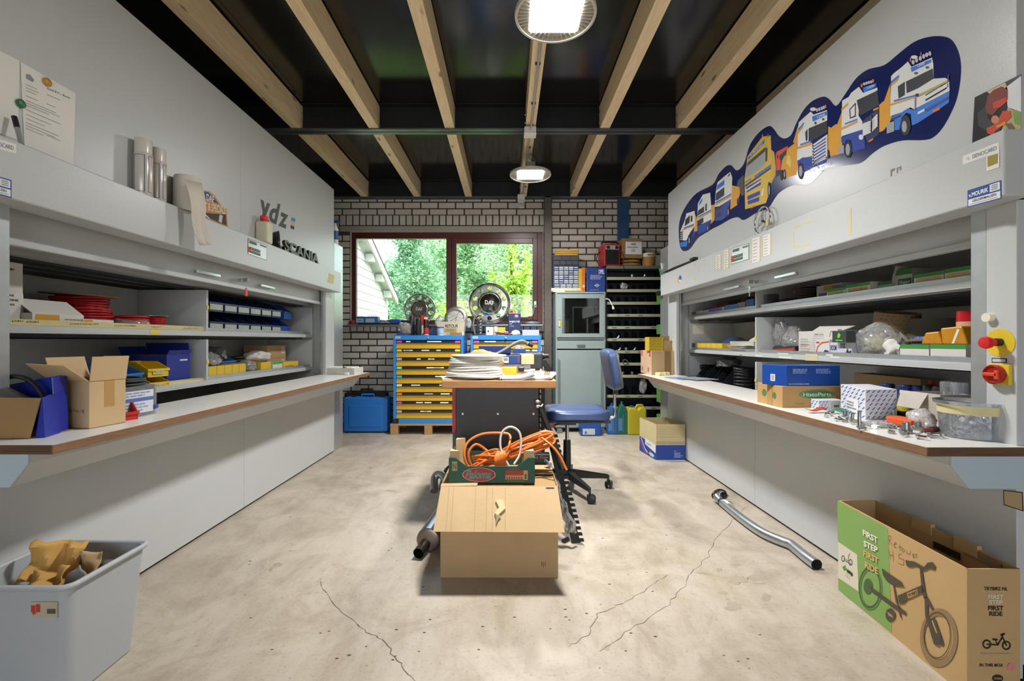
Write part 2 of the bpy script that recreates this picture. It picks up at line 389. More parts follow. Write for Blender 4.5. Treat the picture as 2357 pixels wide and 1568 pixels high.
DARKWALL = M('side_wall_paint', 'a59d92', 0.9, 0, 0.1, 3, 0.1, 40)
for s_, nm in ((-1, 'left'), (1, 'right')):
 MB().box(s_ * XW, s_ * (XW + 0.2), YR, YW + 0.1, 0, ZC).o('wall_' + nm, DARKWALL, kind='structure')
b = MB().box(-XW, -1.9, YR - 0.2, YR, 0, ZC).box(1.9, XW, YR - 0.2, YR, 0, ZC).box(-1.9, 1.9, YR - 0.2, YR, 2.75, ZC)
b.o('wall_front', DARKWALL, kind='structure')

# --- back wall of bricks, window opening
WX0, WX1, WZ0, WZ1 = wx(806, YW), wx(1250, YW), wz(748, YW), wz(533, YW)
b = MB().box(-XW, WX0, YW + 0.008, YW + 0.12, 0, ZC).box(WX1, XW, YW + 0.008, YW + 0.12, 0, ZC).box(WX0, WX1, YW + 0.008, YW + 0.12, 0, WZ0).box(WX0, WX1, YW + 0.008, YW + 0.12, WZ1, ZC)
wall = b.o('wall_back', MORTAR, kind='structure'); tag(wall, 'grey brick back wall with dark joints and a wide window', 'wall')
PB, CB = 0.2262, 15.02 * YW / F                 # brick pitch and course height
zc0 = wz(465.4, YW); x00 = wx(1289.4, YW)
def brick_mesh(w, h, seed=0):
 bm = bmesh.new(); bmesh.ops.create_cube(bm, size=1.0)
 bmesh.ops.scale(bm, vec=(w, 0.05, h), verts=bm.verts)
 bmesh.ops.bevel(bm, geom=[e for e in bm.edges], offset=0.0025, segments=1, affect='EDGES')
 me = bpy.data.meshes.new('brick'); bm.to_mesh(me); bm.free(); me.materials.append(BRICK); return me
BM = {'s': brick_mesh(PB - 0.018, CB - 0.016), 'v': brick_mesh(0.0865 - 0.016, 0.1405 - 0.016), 'h': brick_mesh(0.0865 - 0.012, 0.083 - 0.012)}
nb = 0; restb = MB(); rb = random.Random(3)
def put_brick(kind, x, z, sx=1.0):
 """x, z: centre. Those in view are parts of the wall; the hidden ones become one mesh."""
 global nb
 px = CX + x * F / YW; py = CY - (z - CH) * F / YW
 seen = 764 < px < 1545 and py < 992 and py > 455
 if seen:
  if px > 1272 and py > 622: seen = False
  if 905 < px < 1252 and py > 782: seen = False
  if 1395 < px and py > 612: seen = False
  if 795 < px < 900 and py > 905: seen = False
 yy = YW + 0.024 + rb.uniform(-0.0015, 0.0015)
 if seen and nb < 300:
  o = bpy.data.objects.new('brick', BM[kind]); COL.objects.link(o); o.parent = wall; o.location = (x, yy, z); o.scale = (sx, 1, 1); nb += 1
 else:
  me = BM[kind]; w_ = (PB - 0.013) if kind == 's' else 0.0745; h_ = {'s': CB - 0.014, 'v': 0.1285, 'h': 0.071}[kind]
  restb.box(x - w_ * sx / 2, x + w_ * sx / 2, YW - 0.001, YW + 0.03, z - h_ / 2, z + h_ / 2)
zlt = wz(519.7, YW)   # top of the lintel strip
zv = wz(494.5, YW)
for k in range(-5, 36):
 z = zc0 - (k + 0.5) * CB
 if z < 0.03 or z > ZC: continue
 j = -22
 while j < 14:
  xa = x00 + j * PB + (PB / 2 if k % 2 else 0); xb = xa + PB; j += 1
  segs = [(xa, xb)]
  def cut(sg, c0, c1):
   out = []
   for a, c in sg:
    if c <= c0 or a >= c1: out.append((a, c)); continue
    if a < c0 - 0.03: out.append((a, c0))
    if c > c1 + 0.03: out.append((c1, c))
   return out
  py = CY - (z - CH) * F / YW
  if 494 < py < 533: segs = cut(segs, wx(780.5, YW), WX1)
  elif 533 <= py < 764: segs = cut(segs, WX0, WX1)
  segs = cut(segs, -9, -XW + 0.01); segs = cut(segs, XW - 0.01, 9)
  for a, c in segs:
   if c - a > 0.035: put_brick('s', (a + c) / 2, z, max(0.1, (c - a - 0.018) / (PB - 0.018)))
n_ = int((WX1 - wx(781, YW)) / 0.0865)
for k in range(n_ + 1):
 x = wx(781, YW) + 0.0865 * (k + 0.5)
 if x < WX1: put_brick('v', x, (zv + zlt) / 2 + 0.001)
for k in range(n_):
 x = WX0 + 0.0865 * (k + 0.5)
 if x < WX1: put_brick('h', x, wz(756.5, YW))
restb.o('brick_fill', BRICK, wall, kind='stuff')
MB().box(wx(781, YW), WX1 + 0.01, YW - 0.004, YW + 0.1, WZ1, zlt - 0.004).o('lintel', M('lintel', 'a9a49b', 0.8, 0, 0.05, 6), wall, bevel=0.003)
MB().box(WX0 - 0.002, WX0 + 0.004, YW + 0.005, YW + 0.11, WZ0, WZ1).box(WX1 - 0.004, WX1 + 0.002, YW + 0.005, YW + 0.11, WZ0, WZ1).box(WX0, WX1, YW, YW + 0.11, WZ1 - 0.003, WZ1 + 0.004).o('window_reveal', M('reveal', 'c5c0b6', 0.8), wall)

# --- window
win = thing('window_1', 'wide red-brown timber window with two panes onto a garden', 'window', ((WX0 + WX1) / 2, YW + 0.06, WZ0), kind='structure')
YF0, YF1 = YW + 0.045, YW + 0.115
def fx(px): return wx(px, YW + 0.045)
def fz(py): return wz(py, YW + 0.045)
def bar(a, c, e, g, y0=YF0, y1=YF1, nm='frame_bar', par=win):
 return MB().box(fx(a), fx(c), y0, y1, fz(g), fz(e)).o(nm, MAHO, par, True, bevel=0.004)
bar(806, 819, 533, 747); bar(1237, 1249.5, 533, 747); bar(819, 1237, 534, 549); bar(819, 1237, 737, 747); bar(1027, 1040, 549, 737, nm='mullion')
sash = bar(1040, 1051, 549, 737, YF0 - 0.015, YF1 - 0.02, 'sash')
for q in ((1226, 1237, 549, 737), (1051, 1226, 549, 560.5), (1051, 1226, 728, 737)):
 bar(*q, YF0 - 0.015, YF1 - 0.02, 'sash_bar', sash)
MB().box(fx(818), fx(1028), YF1 - 0.03, YF1 - 0.026, fz(738), fz(548)).o('pane', GLASS, win, True)
MB().box(fx(1050), fx(1227), YF1 - 0.05, YF1 - 0.046, fz(729), fz(560)).o('pane', GLASS, sash, True)
MB().box(fx(1229), fx(1234), YF0 - 0.03, YF0 - 0.014, fz(708), fz(694)).tube([(fx(1232), YF0 - 0.035, fz(702)), (fx(1229), YF0 - 0.04, fz(712)), (fx(1227), YF0 - 0.04, fz(724))], 0.008, 8).o('window_handle', M('handle_alu', 'c9c9c9', 0.3, 0.8), sash, True, smooth=40)
MB().box(fx(1195), fx(1215), YF0 - 0.05, YF0 - 0.014, fz(731), fz(727)).o('stay', STEEL, sash, True)
MB().box(fx(819.5), fx(821), YF0 - 0.002, YF0, fz(737), fz(549)).box(fx(820), fx(1027), YF0 - 0.002, YF0, fz(551), fz(549.5)).o('glazing_bead', M('bead', 'd8d8d2', 0.5), win, True)
SILLZ = WZ0
MB().box(WX0 + 0.01, WX1 - 0.01, YW - 0.16, YW + 0.06, SILLZ - 0.02, SILLZ - 0.001).o('window_sill', M('steel_ledge', '8d9093', 0.4, 0.6, 0.1), win, True, bevel=0.003)

# --- columns against the back wall
cst = MB().box(wx(1253, 5.8), wx(1270, 5.8), 5.79, 5.88, 0.05, 2.94).o('column_steel', M('raw_steel', '6d675f', 0.55, 0.55, 0.25, 5), kind='structure', bevel=0.004)
MB().box(wx(1249, 5.8), wx(1276, 5.8), 5.74, 5.895, 0, 0.05).o('base_plate', M('red_oxide', '8a4034', 0.7), cst)
MB().box(wx(1422, 5.86), wx(1447, 5.86), 5.84, 5.895, 0, 2.94).o('column_blue', M('blue_column_paint', '1b4f7c', 0.5, 0, 0.12, 6), kind='structure', bevel=0.003)

# --- ceiling: black film-faced panels, steel beams, pine joists
ceil = MB().box(-XW - 0.2, XW + 0.2, YR - 0.2, YW + 0.12, ZC + 0.02, ZC + 0.12).o('ceiling', M('roof_dark', '141414', 0.8), kind='structure')
tag(ceil, 'black film-faced plywood ceiling on pine joists and steel beams', 'ceiling')
ys = [YR, -1.6, 1.02, 3.97, YW + 0.1]
for i in range(len(ys) - 1):
 for x0_, x1_ in ((-XW, -1.74), (-1.737, -0.46), (-0.457, 0.86), (0.863, 2.2), (2.203, XW)):
  MB().box(x0_, x1_, ys[i] + 0.002, ys[i + 1] - 0.002, ZC, ZC + 0.018).o('ceiling_panel', PLY, ceil)
STB = M('black_steel', '2a2b2c', 0.45, 0.5, 0.25, 6)
STBE = M('mill_steel_flange', '6b7076', 0.4, 0.75, 0.25, 5)
def ibeam(yc, x0, x1, zb, zt, wf=0.1):
 o = MB().box(x0, x1, yc - 0.005, yc + 0.005, zb, zt).o('steel_beam', STB, ceil)
 MB().box(x0, x1, yc - wf / 2, yc + wf / 2, zb, zb + 0.011).o('flange', STBE, o); MB().box(x0, x1, yc - wf / 2, yc + wf / 2, zt - 0.011, zt).o('flange', STB, o)
 return o
ZB = 2.92
ibeam(3.97, -XW, XW, ZB, ZC - 0.001); ibeam(5.84, -XW, XW, ZB + 0.005, ZC - 0.001); ibeam(1.02, -XW, XW, ZB, ZC - 0.001); ibeam(-1.6, -XW, XW, ZB, ZC - 0.001)
JX = [-1.827, -1.157, -0.502, 0.196, 0.837, 1.503, 2.205]
for k, x in enumerate(JX):
 for y0_, y1_ in ((YR, -1.61), (-1.59, 1.01), (1.03, 3.962), (3.98, 5.83)):
  j_ = MB().box(x - 0.042, x + 0.042, y0_, y1_, ZB + 0.013, ZC - 0.013).o('joist', PINE, ceil, bevel=0.002)
 for y_ in (3.93, 5.79):
  for z_ in (2.98, 3.05): MB().cyl((x - 0.05, y_, z_), (x - 0.043, y_, z_), 0.009, seg=8).o('bolt', STEEL, ceil)

# ================================================================ garden seen through the window
gr = MB().box(-14, 14, YW + 0.3, 40, -0.2, 0.0).o('ground_garden', M('lawn', '4c6a2a', 0.95, 0, 0.3, 4), kind='structure')
tag(gr, 'grassy garden ground outside the window', 'ground')
SHW = M('shed_white', 'cfcfca', 0.7, 0, 0.05, 4)
sh = thing('garden_shed', 'white clapboard shed with overhanging roof outside the window', 'shed', (-3.4, 8.3, 0))
XS = -2.68
hgt = lambda y: 2.02 + (10.25 - y) * 0.45
for k in range(22):
 z = 0.05 + k * 0.15; y1_ = min(10.0, 10.25 - (z + 0.15 - 2.02) / 0.45 if z > 1.9 else 10.0)
 if y1_ < 6.6: break
 MB().slab([(XS, 6.3, z), (XS, y1_, z), (XS - 0.018, y1_, z + 0.152), (XS - 0.018, 6.3, z + 0.152)], -0.02).o('board', SHW, sh, True)
MB().box(XS - 1.6, XS - 0.02, 6.4, 9.98, 0, 2.02).o('body', SHW, sh, True)
MB().box(XS - 0.05, XS + 0.03, 9.95, 10.03, 0, 2.1).o('corner_board', SHW, sh, True)
rf = MB().prism([(6.2, hgt(6.2)), (10.3, hgt(10.3)), (10.3, hgt(10.3) + 0.05), (6.2, hgt(6.2) + 0.05)], 'x', XS - 1.7, -2.52).o('roof', SHW, sh, True)
MB().prism([(6.2, hgt(6.2) - 0.08), (10.32, hgt(10.32) - 0.08), (10.32, hgt(10.32) + 0.07), (6.2, hgt(6.2) + 0.07)], 'x', -2.525, -2.49).o('barge_board', SHW, sh, True)
MB().prism([(6.2, hgt(6.2) + 0.07), (10.34, hgt(10.34) + 0.07), (10.34, hgt(10.34) + 0.1), (6.2, hgt(6.2) + 0.1)], 'x', XS - 1.7, -2.48).o('roofing', M('roof_felt', '3a3c3e', 0.9), sh, True)
for y in (7.2, 7.9, 8.6, 9.25, 9.85):
 MB().box(XS, -2.53, y - 0.06, y + 0.06, hgt(y) - 0.17, hgt(y) - 0.03).o('purlin', SHW, sh, True)

def leaf_mat(name, c0, c1):
 m = bpy.data.materials.new(name); m.use_nodes = True; n = m.node_tree.nodes; l = m.node_tree.links; b = n['Principled BSDF']
 g = n.new('ShaderNodeNewGeometry'); r = n.new('ShaderNodeMixRGB'); r.inputs[1].default_value = lin(c0) + [1]; r.inputs[2].default_value = lin(c1) + [1]
 l.new(g.outputs['Random Per Island'], r.inputs[0]); l.new(r.outputs[0], b.inputs['Base Color']); b.inputs['Roughness'].default_value = 0.5
 tl = n.new('ShaderNodeBsdfTranslucent'); l.new(r.outputs[0], tl.inputs[0]); mx = n.new('ShaderNodeMixShader'); mx.inputs[0].default_value = 0.35
 l.new(b.outputs[0], mx.inputs[1]); l.new(tl.outputs[0], mx.inputs[2]); l.new(mx.outputs[0], n['Material Output'].inputs[0]); return m
LF1 = leaf_mat('leaf_bright', '93c23c', 'd3ea78'); LF2 = leaf_mat('leaf_mid', '7fb078', 'c6e2ba'); LF3 = leaf_mat('leaf_dark', '568a60', 'a2caa0'); LF4 = leaf_mat('leaf_willow', '98bf88', 'dcecd0')
BARK = M('bark', '5a4a38', 0.9, 0, 0.2)
def plant(name, label, cat, base, blobs, n, size, mat, seed, trunk=True, elong=1.6):
 """leaves scattered through ellipsoid blobs (x, y, z, rx, ry, rz), on a trunk"""
 t = thing(name, label, cat, base); r = random.Random(seed); vs = []; fs = []
 wts = [q[3] * q[4] * q[5] for q in blobs]; tot = sum(wts)
 for q, wt in zip(blobs, wts):
  for k in range(int(n * wt / tot)):
   while True:
    d = Vector((r.uniform(-1, 1), r.uniform(-1, 1), r.uniform(-1, 1)))
    if 0.15 < d.length < 1: break
   d = d * (0.55 + 0.45 * r.random()) if d.length > .5 else d
   c = Vector((q[0] + d.x * q[3], q[1] + d.y * q[4], q[2] + d.z * q[5])) - Vector(base)
   c += noise.noise_vector(c * 1.7) * 0.35 * min(q[3], q[5])
   a = Vector((r.gauss(0, 1), r.gauss(0, 1), r.gauss(0, 0.6))).normalized(); e = a.cross(Vector((r.gauss(0, 1), r.gauss(0, 1), r.gauss(0, 1)))).normalized()
   s = size * r.uniform(0.6, 1.3); k0 = len(vs)
   vs += [c - a * s * elong / 2, c + e * s * 0.4, c + a * s * elong / 2, c - e * s * 0.4]; fs.append((k0, k0 + 1, k0 + 2, k0 + 3))
 me = bpy.data.meshes.new('foliage'); me.from_pydata([tuple(v) for v in vs], [], fs); me.materials.append(mat)
 o = bpy.data.objects.new('foliage', me); COL.objects.link(o); o.parent = t; o['kind'] = 'stuff'
 if trunk:
  top = max(blobs, key=lambda q: q[2]); rel = Vector((top[0], top[1], top[2])) - Vector(base)
  tb = MB().tube([(0, 0, 0), (rel.x * 0.3, rel.y * 0.3, rel.z * 0.5), (rel.x, rel.y, rel.z)], [0.035 * rel.z, 0.022 * rel.z, 0.008 * rel.z], 8)
  for q in blobs[:6]:
   c = Vector(q[:3]) - Vector(base); tb.tube([(rel.x * 0.3, rel.y * 0.3, rel.z * 0.45), tuple(c)], [0.015 * rel.z, 0.004 * rel.z], 6)
  tb.o('trunk', BARK, t, smooth=60)
 return t
plant('hedge_bush', 'bright yellow-green bush below the window, between shed and mullion', 'bush', (-1.05, 8.9, 0),
      [(-1.75, 8.9, 0.9, 0.5, 0.45, 0.7), (-1.1, 8.9, 1.25, 0.55, 0.45, 0.75), (-0.62, 8.9, 1.1, 0.45, 0.45, 0.9), (-2.15, 8.9, 0.7, 0.4, 0.4, 0.6)], 9000, 0.05, LF1, 1, False)
plant('tall_shrub', 'tall light green shrub with upright shoots behind the large wheel cover', 'shrub', (0.15, 7.5, 0),
      [(0.1, 7.5, 1.1, 0.55, 0.4, 0.8), (0.12, 7.5, 1.9, 0.35, 0.3, 0.5), (0.05, 7.5, 2.5, 0.12, 0.12, 0.4), (0.3, 7.5, 2.3, 0.1, 0.1, 0.4), (-0.25, 7.5, 2.0, 0.12, 0.1, 0.35)], 6000, 0.05, LF1, 2)
plant('flowering_bush', 'pale green bush at the far side of the open sash', 'bush', (0.75, 8.9, 0), [(0.85, 8.9, 0.9, 0.5, 0.4, 0.85), (0.25, 9.0, 0.9, 0.35, 0.4, 0.8)], 7000, 0.045, LF4, 3, False)
plant('dark_conifer', 'dark green conifer standing just behind the shed', 'tree', (-2.75, 13.5, 0),
      [(-2.9, 13.5, 1.2, 1.1, 0.9, 1.4), (-2.7, 13.5, 2.8, 0.9, 0.8, 1.2), (-2.9, 13.5, 4.2, 0.7, 0.7, 1.2), (-2.0, 13.2, 1.6, 0.6, 0.6, 0.9), (-2.2, 13.4, 0.6, 0.9, 0.8, 0.8)], 22000, 0.065, LF3, 4)
plant('willow_tree', 'pale green willow filling the middle of the window', 'tree', (-1.6, 17.0, 0),
      [(-1.8, 17, 2.2, 1.5, 1.0, 1.8), (-0.6, 17, 3.2, 1.4, 1.0, 1.6), (-2.2, 17, 4.4, 1.3, 1.0, 1.2), (0.0, 17, 1.6, 1.3, 1.0, 1.5), (-1.0, 17, 4.6, 1.2, 0.9, 1.0)], 34000, 0.065, LF2, 5, True, 2.4)
plant('grey_green_tree', 'grey-green leafy tree behind the open sash', 'tree', (0.6, 15.0, 0),
      [(0.4, 15, 2.0, 1.3, 0.9, 1.8), (1.0, 15, 3.4, 1.2, 0.9, 1.4), (-0.2, 15, 3.8, 0.9, 0.8, 1.1), (1.6, 15, 1.6, 1.0, 0.9, 1.6), (0.5, 15, 4.6, 1.0, 0.8, 0.9)], 30000, 0.06, LF4, 6, True, 2.0)
plant('woodland_edge', 'dense dark trees far behind the garden', 'tree', (-0.5, 24, 0),
      [(-6, 24, 3, 2.5, 1, 3.4), (-3, 24, 3, 2.5, 1, 3.4), (0, 24, 3, 2.5, 1, 3.4), (2.6, 24, 3, 2.5, 1, 3.4), (-1.5, 24, 5, 3.5, 1, 1.6)], 34000, 0.15, LF3, 7)

# ================================================================ high-bay lamps and conduit
LG = M('lamp_grey', 'c9c6bb', 0.45, 0, 0.03)
DIFF = M('lamp_diffuser', 'fffaf0', 0.4, 0, 0.0)
def lamp(x, y, z, label):
 t = thing('high_bay_lamp', label, 'lamp', (x, y, z), group='ceiling lamps')
 MB().lathe([(0.2, 0.0), (0.203, 0.012), (0.2, 0.024), (0.19, 0.026), (0.188, 0.0), (0.2, 0.0)], seg=48, cap=False).o('rim', LG, t, smooth=50)
 MB().lathe([(0.192, 0.026), (0.15, 0.04), (0.1, 0.05), (0.06, 0.075), (0.0, 0.078)], seg=40).o('housing', LG, t, smooth=50)
 fin = MB()
 for k in range(44):
  a = 2 * math.pi * k / 44
  fin.box(0.118, 0.19, -0.0012, 0.0012, 0.006, 0.032, X=rot(360 * k / 44))
 fin.o('fin_ring', LG, t)
 pts = []
 for cx_, cy_, a0 in ((0.105, 0.105, 0), (-0.105, 0.105, 90), (-0.105, -0.105, 180), (0.105, -0.105, 270)):
  for k in range(5): pts.append((cx_ + 0.024 * math.cos(R(a0 + k * 22.5)), cy_ + 0.024 * math.sin(R(a0 + k * 22.5))))
 MB().prism(pts, 'z', 0.012, 0.03).o('diffuser_tray', LG, t)
 em = bpy.data.materials.get('lamp_glow')
 if em is None:
  em = M('lamp_glow', 'fff9f0', 0.5, 0, 0.0, emit=LAMP_GLOW)
 MB().poly([(a, c, 0.0105) for a, c in pts]).o('diffuser', em, t)
 for nm, en, sp in (('lamp_beam', LAMP_POWER, 112), ('lamp_spill', LAMP_SPILL, 180)):
  la = bpy.data.lights.new(nm, 'AREA'); la.shape = 'SQUARE'; la.size = 0.23; la.energy = en; la.spread = R(sp); la.color = (1.0, 0.988, 0.972)
  lo = bpy.data.objects.new(nm, la); COL.objects.link(lo); lo.parent = t; lo.location = (0, 0, 0.004)
 MB().box(-0.045, 0.045, -0.045, 0.045, 0.075, 0.125).o('driver_box', M('driver_grey', '8e8d88', 0.5), t, bevel=0.004)
 MB().tube([(0, 0, 0.12), (0.012, 0, 0.14), (0.0, 0, 0.165), (-0.012, 0, 0.18), (0, 0, 0.2), (0, 0, 2.93 - z)], 0.004, 8).o('hook', STEEL, t, smooth=60)
 MB().tube(spline([(0.03, 0, 0.12), (0.07, 0.02, 0.16), (0.04, 0.04, 0.21), (-0.03, 0.0, 2.94 - z)], 5), 0.004, 8).o('cable', BLACK, t, smooth=60)
 return t
lamp(0.235, 2.25, 2.70, 'large round lamp with lit square panel, nearest, cut by the top of picture')
lamp(0.22, 4.45, 2.71, 'round lamp with lit square panel hanging farther back near the window')
PVC = M('conduit_grey', 'a9abad', 0.4, 0, 0.04)
def conduit(pts, label, clips):
 t = thing('conduit', label, 'conduit', pts[0])
 MB().tube(pts, 0.009, 10).o('tube', PVC, t, True, smooth=50)
 for y in clips: MB().box(0.18, 0.215, y - 0.008, y + 0.008, ZB + 0.0, ZB + 0.013).o('clip', DARKST, t, True)
 return t
zq = ZB - 0.001
conduit([(0.2, 1.1, zq), (0.2, 3.7, zq), (0.196, 3.86, zq - 0.01)], 'grey cable conduit under the middle joist, before the steel beam', (1.7, 2.6, 3.0, 3.5))
conduit([(0.19, 4.05, zq), (0.19, 5.66, zq)], 'grey cable conduit under the middle joist, behind the steel beam', (4.3, 4.9, 5.4))
jb = thing('junction_box', 'white junction box clipped under the steel beam', 'junction box', (0.19, 3.9, 2.86))
MB().box(-0.05, 0.05, -0.05, 0.05, 0, 0.055).o('body', WHITE, jb, bevel=0.006); MB().cyl((0, -0.051, 0.03), (0, -0.058, 0.03), 0.012, seg=12).o('screw_cap', LG, jb); MB().box(-0.052, 0.052, -0.052, 0.052, -0.004, 0.008).o('lid', WHITE, jb, bevel=0.003)
mo = thing('motion_sensor', 'white motion sensor with round lens on a box above the window', 'sensor', (0.165, 5.62, 2.74))
MB().box(-0.045, 0.045, 0.0, 0.06, 0.08, 0.17).o('mount_box', WHITE, mo, bevel=0.005); MB().box(-0.03, 0.03, -0.01, 0.03, 0.0, 0.1).o('body', WHITE, mo, bevel=0.01); MB().lathe([(0.026, 0), (0.024, 0.012), (0.014, 0.022), (0.0, 0.026)], (0, -0.01, 0.025), 20, X=rot(90, 'X')).o('lens', LG, mo, smooth=60)

# ================================================================ the two storage lifts
def lift(s, Xp, Y0, Y1, Xh, hy0, hy1, zh0, zh1, Xt, ty0, ty1, zt, Xs, yo0, yo1, yd, bars, seam_u, seam_l, label):
 t = thing('storage_lift', label, 'storage unit', (s * (Xp + 0.6), (Y0 + Y1) / 2, 0))
 g = lambda: MB()
 P = {}
 def add(nm, b, m, bev=0.0, par=None, **k):
  P[nm] = b.o(nm, m, par or t, True, bevel=bev, **k); return P[nm]
 ZT = 2.59
 for a, c in ((Y0, seam_u - 0.001), (seam_u + 0.001, Y1)): add('upper_panel', g().box(s * Xp, s * (Xp + 0.03), a, c, zh0, ZT), PAINT, 0.002)
 for a, c in ((Y0, seam_l - 0.0015), (seam_l + 0.0015, Y1)): add('lower_panel', g().box(s * Xp, s * (Xp + 0.03), a, c, 0.014, zt - 0.05), PAINT, 0.002)
 add('plinth', g().box(s * (Xp + 0.02), s * (Xp + 0.06), Y0, Y1 + 0.2, 0, 0.06), BLACK)
 add('housing', g().box(s * (Xp + 0.03), s * (Xp + 1.15), Y0, Y0 + 0.03, 0, ZT).box(s * (Xp + 0.03), s * (Xp + 1.15), Y1 - 0.03, Y1, 0, ZT).box(s * (Xp + 1.12), s * (Xp + 1.15), Y0, Y1, 0, ZT).box(s * (Xp + 0.03), s * (Xp + 1.15), Y0, Y1, ZT - 0.03, ZT - 0.002), PAINT2)
 add('side_sheet', g().box(s * Xp, s * (Xp + 0.5), Y1 + 0.004, Y1 + 0.24, 0, 2.07), GALV, 0.002)
 # opening frame
 add('end_panel', g().box(s * Xp, s * (Xp + 0.03), Y0, yo0 - 0.055, zt - 0.05, zh0 + 0.02), PAINT, 0.002)
 add('guide_post', g().box(s * (Xp + 0.002), s * (Xp + 0.15), yo0 - 0.055, yo0, zt - 0.05, 1.62), GALV, 0.003)
 add('guide_post', g().box(s * (Xp + 0.0), s * (Xp + 0.03), yo1 - 0.18, Y1, zt - 0.05, 1.62), PAINT, 0.003)
 add('guide_rail', g().box(s * (Xp + 0.045), s * (Xp + 0.06), yo1 - 0.15, yo1 - 0.06, zt - 0.05, 1.62).box(s * (Xp + 0.09), s * (Xp + 0.11), yo1 - 0.04, yo1 - 0.05, zt - 0.05, 1.62), GALV, 0.002)
 add('jamb_plate', g().box(s * (Xp + 0.1), s * (Xp + 0.6), yo1 + 0.0, yo1 + 0.01, zt - 0.1, 1.62), PAINT2)
 # hood
 add('hood', g().box(s * Xh, s * (Xp + 0.0), hy0, hy1, zh0, zh1), PAINT, 0.006, bseg=3)
 # shutter with handles and lock
 xs_ = Xp + 0.07
 sh_ = add('shutter', g().box(s * xs_, s * (xs_ + 0.02), yo0 - 0.04, yo1 - 0.07, 1.465, zh0 + 0.07).box(s * (xs_ - 0.008), s * (xs_ + 0.028), yo0 - 0.04, yo1 - 0.07, 1.442, 1.468), PAINT, 0.004)
 P['shutter'] = sh_
 # worktop, edging, apron
 wt = add('worktop', g().box(s * (Xt + 0.006), s * (Xp + 0.06), ty0 + 0.006, ty1 - 0.006, zt - 0.028, zt), M('laminate', 'dedcd6', 0.3, 0, 0.03, 3))
 add('front_edging', g().box(s * Xt, s * (Xt + 0.006), ty0, ty1, zt - 0.028, zt - 0.0005), EDGE, 0.001, wt)
 ed = wood('end_edging', '4a3626', '6b4f38', (0.8, 8, 30), 0.6, False) if 'end_edging' not in MATS else MATS['end_edging']
 for ya in (ty0, ty1 - 0.006): add('end_edging', g().box(s * (Xt + 0.006), s * (Xp), ya, ya + 0.006, zt - 0.028, zt - 0.0005), ed, 0, wt)
 xa = Xt + 0.09
 prof = [(s * xa, zt - 0.0285), (s * xa, zt - 0.06), (s * (xa + 0.058), zt - 0.134), (s * Xp, zt - 0.134), (s * Xp, zt - 0.0285)]
 add('apron', g().prism(prof, 'y', ty0 + 0.0205, ty1 - 0.06), PAINT, 0.002)
 add('apron_cap', g().prism([(s * (Xp + 0.12), b_) if abs(a_) == Xp else (a_, b_) for a_, b_ in prof], 'y', ty0 + 0.012, ty0 + 0.02), M('cap_daylight_tint', 'b4c4cc', 0.4, 0, 0.03), 0.001)  # end cap tinted blue-grey: cool daylight put into its colour
 # carriers
 for zb in bars:
  sf = add('shelf', g().box(s * Xs, s * (Xs + 0.44), yo0 - 0.03, yo1 - 0.04, zb, zb + 0.008).box(s * Xs, s * (Xs + 0.02), yo0 - 0.03, yo1 - 0.04, zb + 0.0081, zb + 0.03), PAINT, 0.001)
  add('shelf_lip', g().box(s * (Xs + 0.021), s * (Xs + 0.024), yo0 - 0.03, yd - 0.012, zb + 0.008, zb + 0.053).box(s * (Xs + 0.021), s * (Xs + 0.024), yd + 0.012, yo1 - 0.04, zb + 0.008, zb + 0.053), GALV, 0, sf)
  add('shelf_back', g().box(s * (Xs + 0.435), s * (Xs + 0.44), yo0 - 0.03, yo1 - 0.04, zb + 0.008, zb + 0.29), PAINT2, 0, sf)
  add('rail', g().box(s * (Xs + 0.1), s * (Xs + 0.12), yo0 - 0.03, yo1 - 0.04, zb - 0.012, zb - 0.001).box(s * (Xs + 0.16), s * (Xs + 0.17), yo0 - 0.03, yo1 - 0.04, zb - 0.016, zb - 0.001).box(s * (Xs + 0.3), s * (Xs + 0.32), yo0 - 0.03, yo1 - 0.04, zb - 0.012, zb - 0.001), DARKST, 0, sf)
  for yy, th in ((yd, 0.01), (yo1 - 0.04, 0.008)):
   dv = add('divider', g().box(s * (Xs + 0.002), s * (Xs + 0.435), yy - th, yy + th * (1 if yy == yd else 0), zb + 0.031, zb + 0.29), PAINT, 0.001, sf)
 return t, P
LU, LP = lift(-1, 1.716, 1.45, 4.49, 1.626, 1.36, 4.43, 1.565, 1.76, 1.40, 1.40, 4.62, 0.777, 1.90, 1.57, 4.47, 2.879, [0.817, 1.129, 1.441], 2.926, 2.96,
              'grey storage lift on the left with long worktop and vdz lettering')
RU, RP = lift(1, 1.632, 1.459, 4.63, 1.545, 1.415, 4.60, 1.55, 1.76, 1.32, 1.434, 4.62, 0.762, 1.81, 1.607, 4.59, 3.325, [0.6545, 0.9805, 1.306, 1.632], 3.006, 3.008,
              'grey storage lift along the right side with a long worktop, below the truck mural')

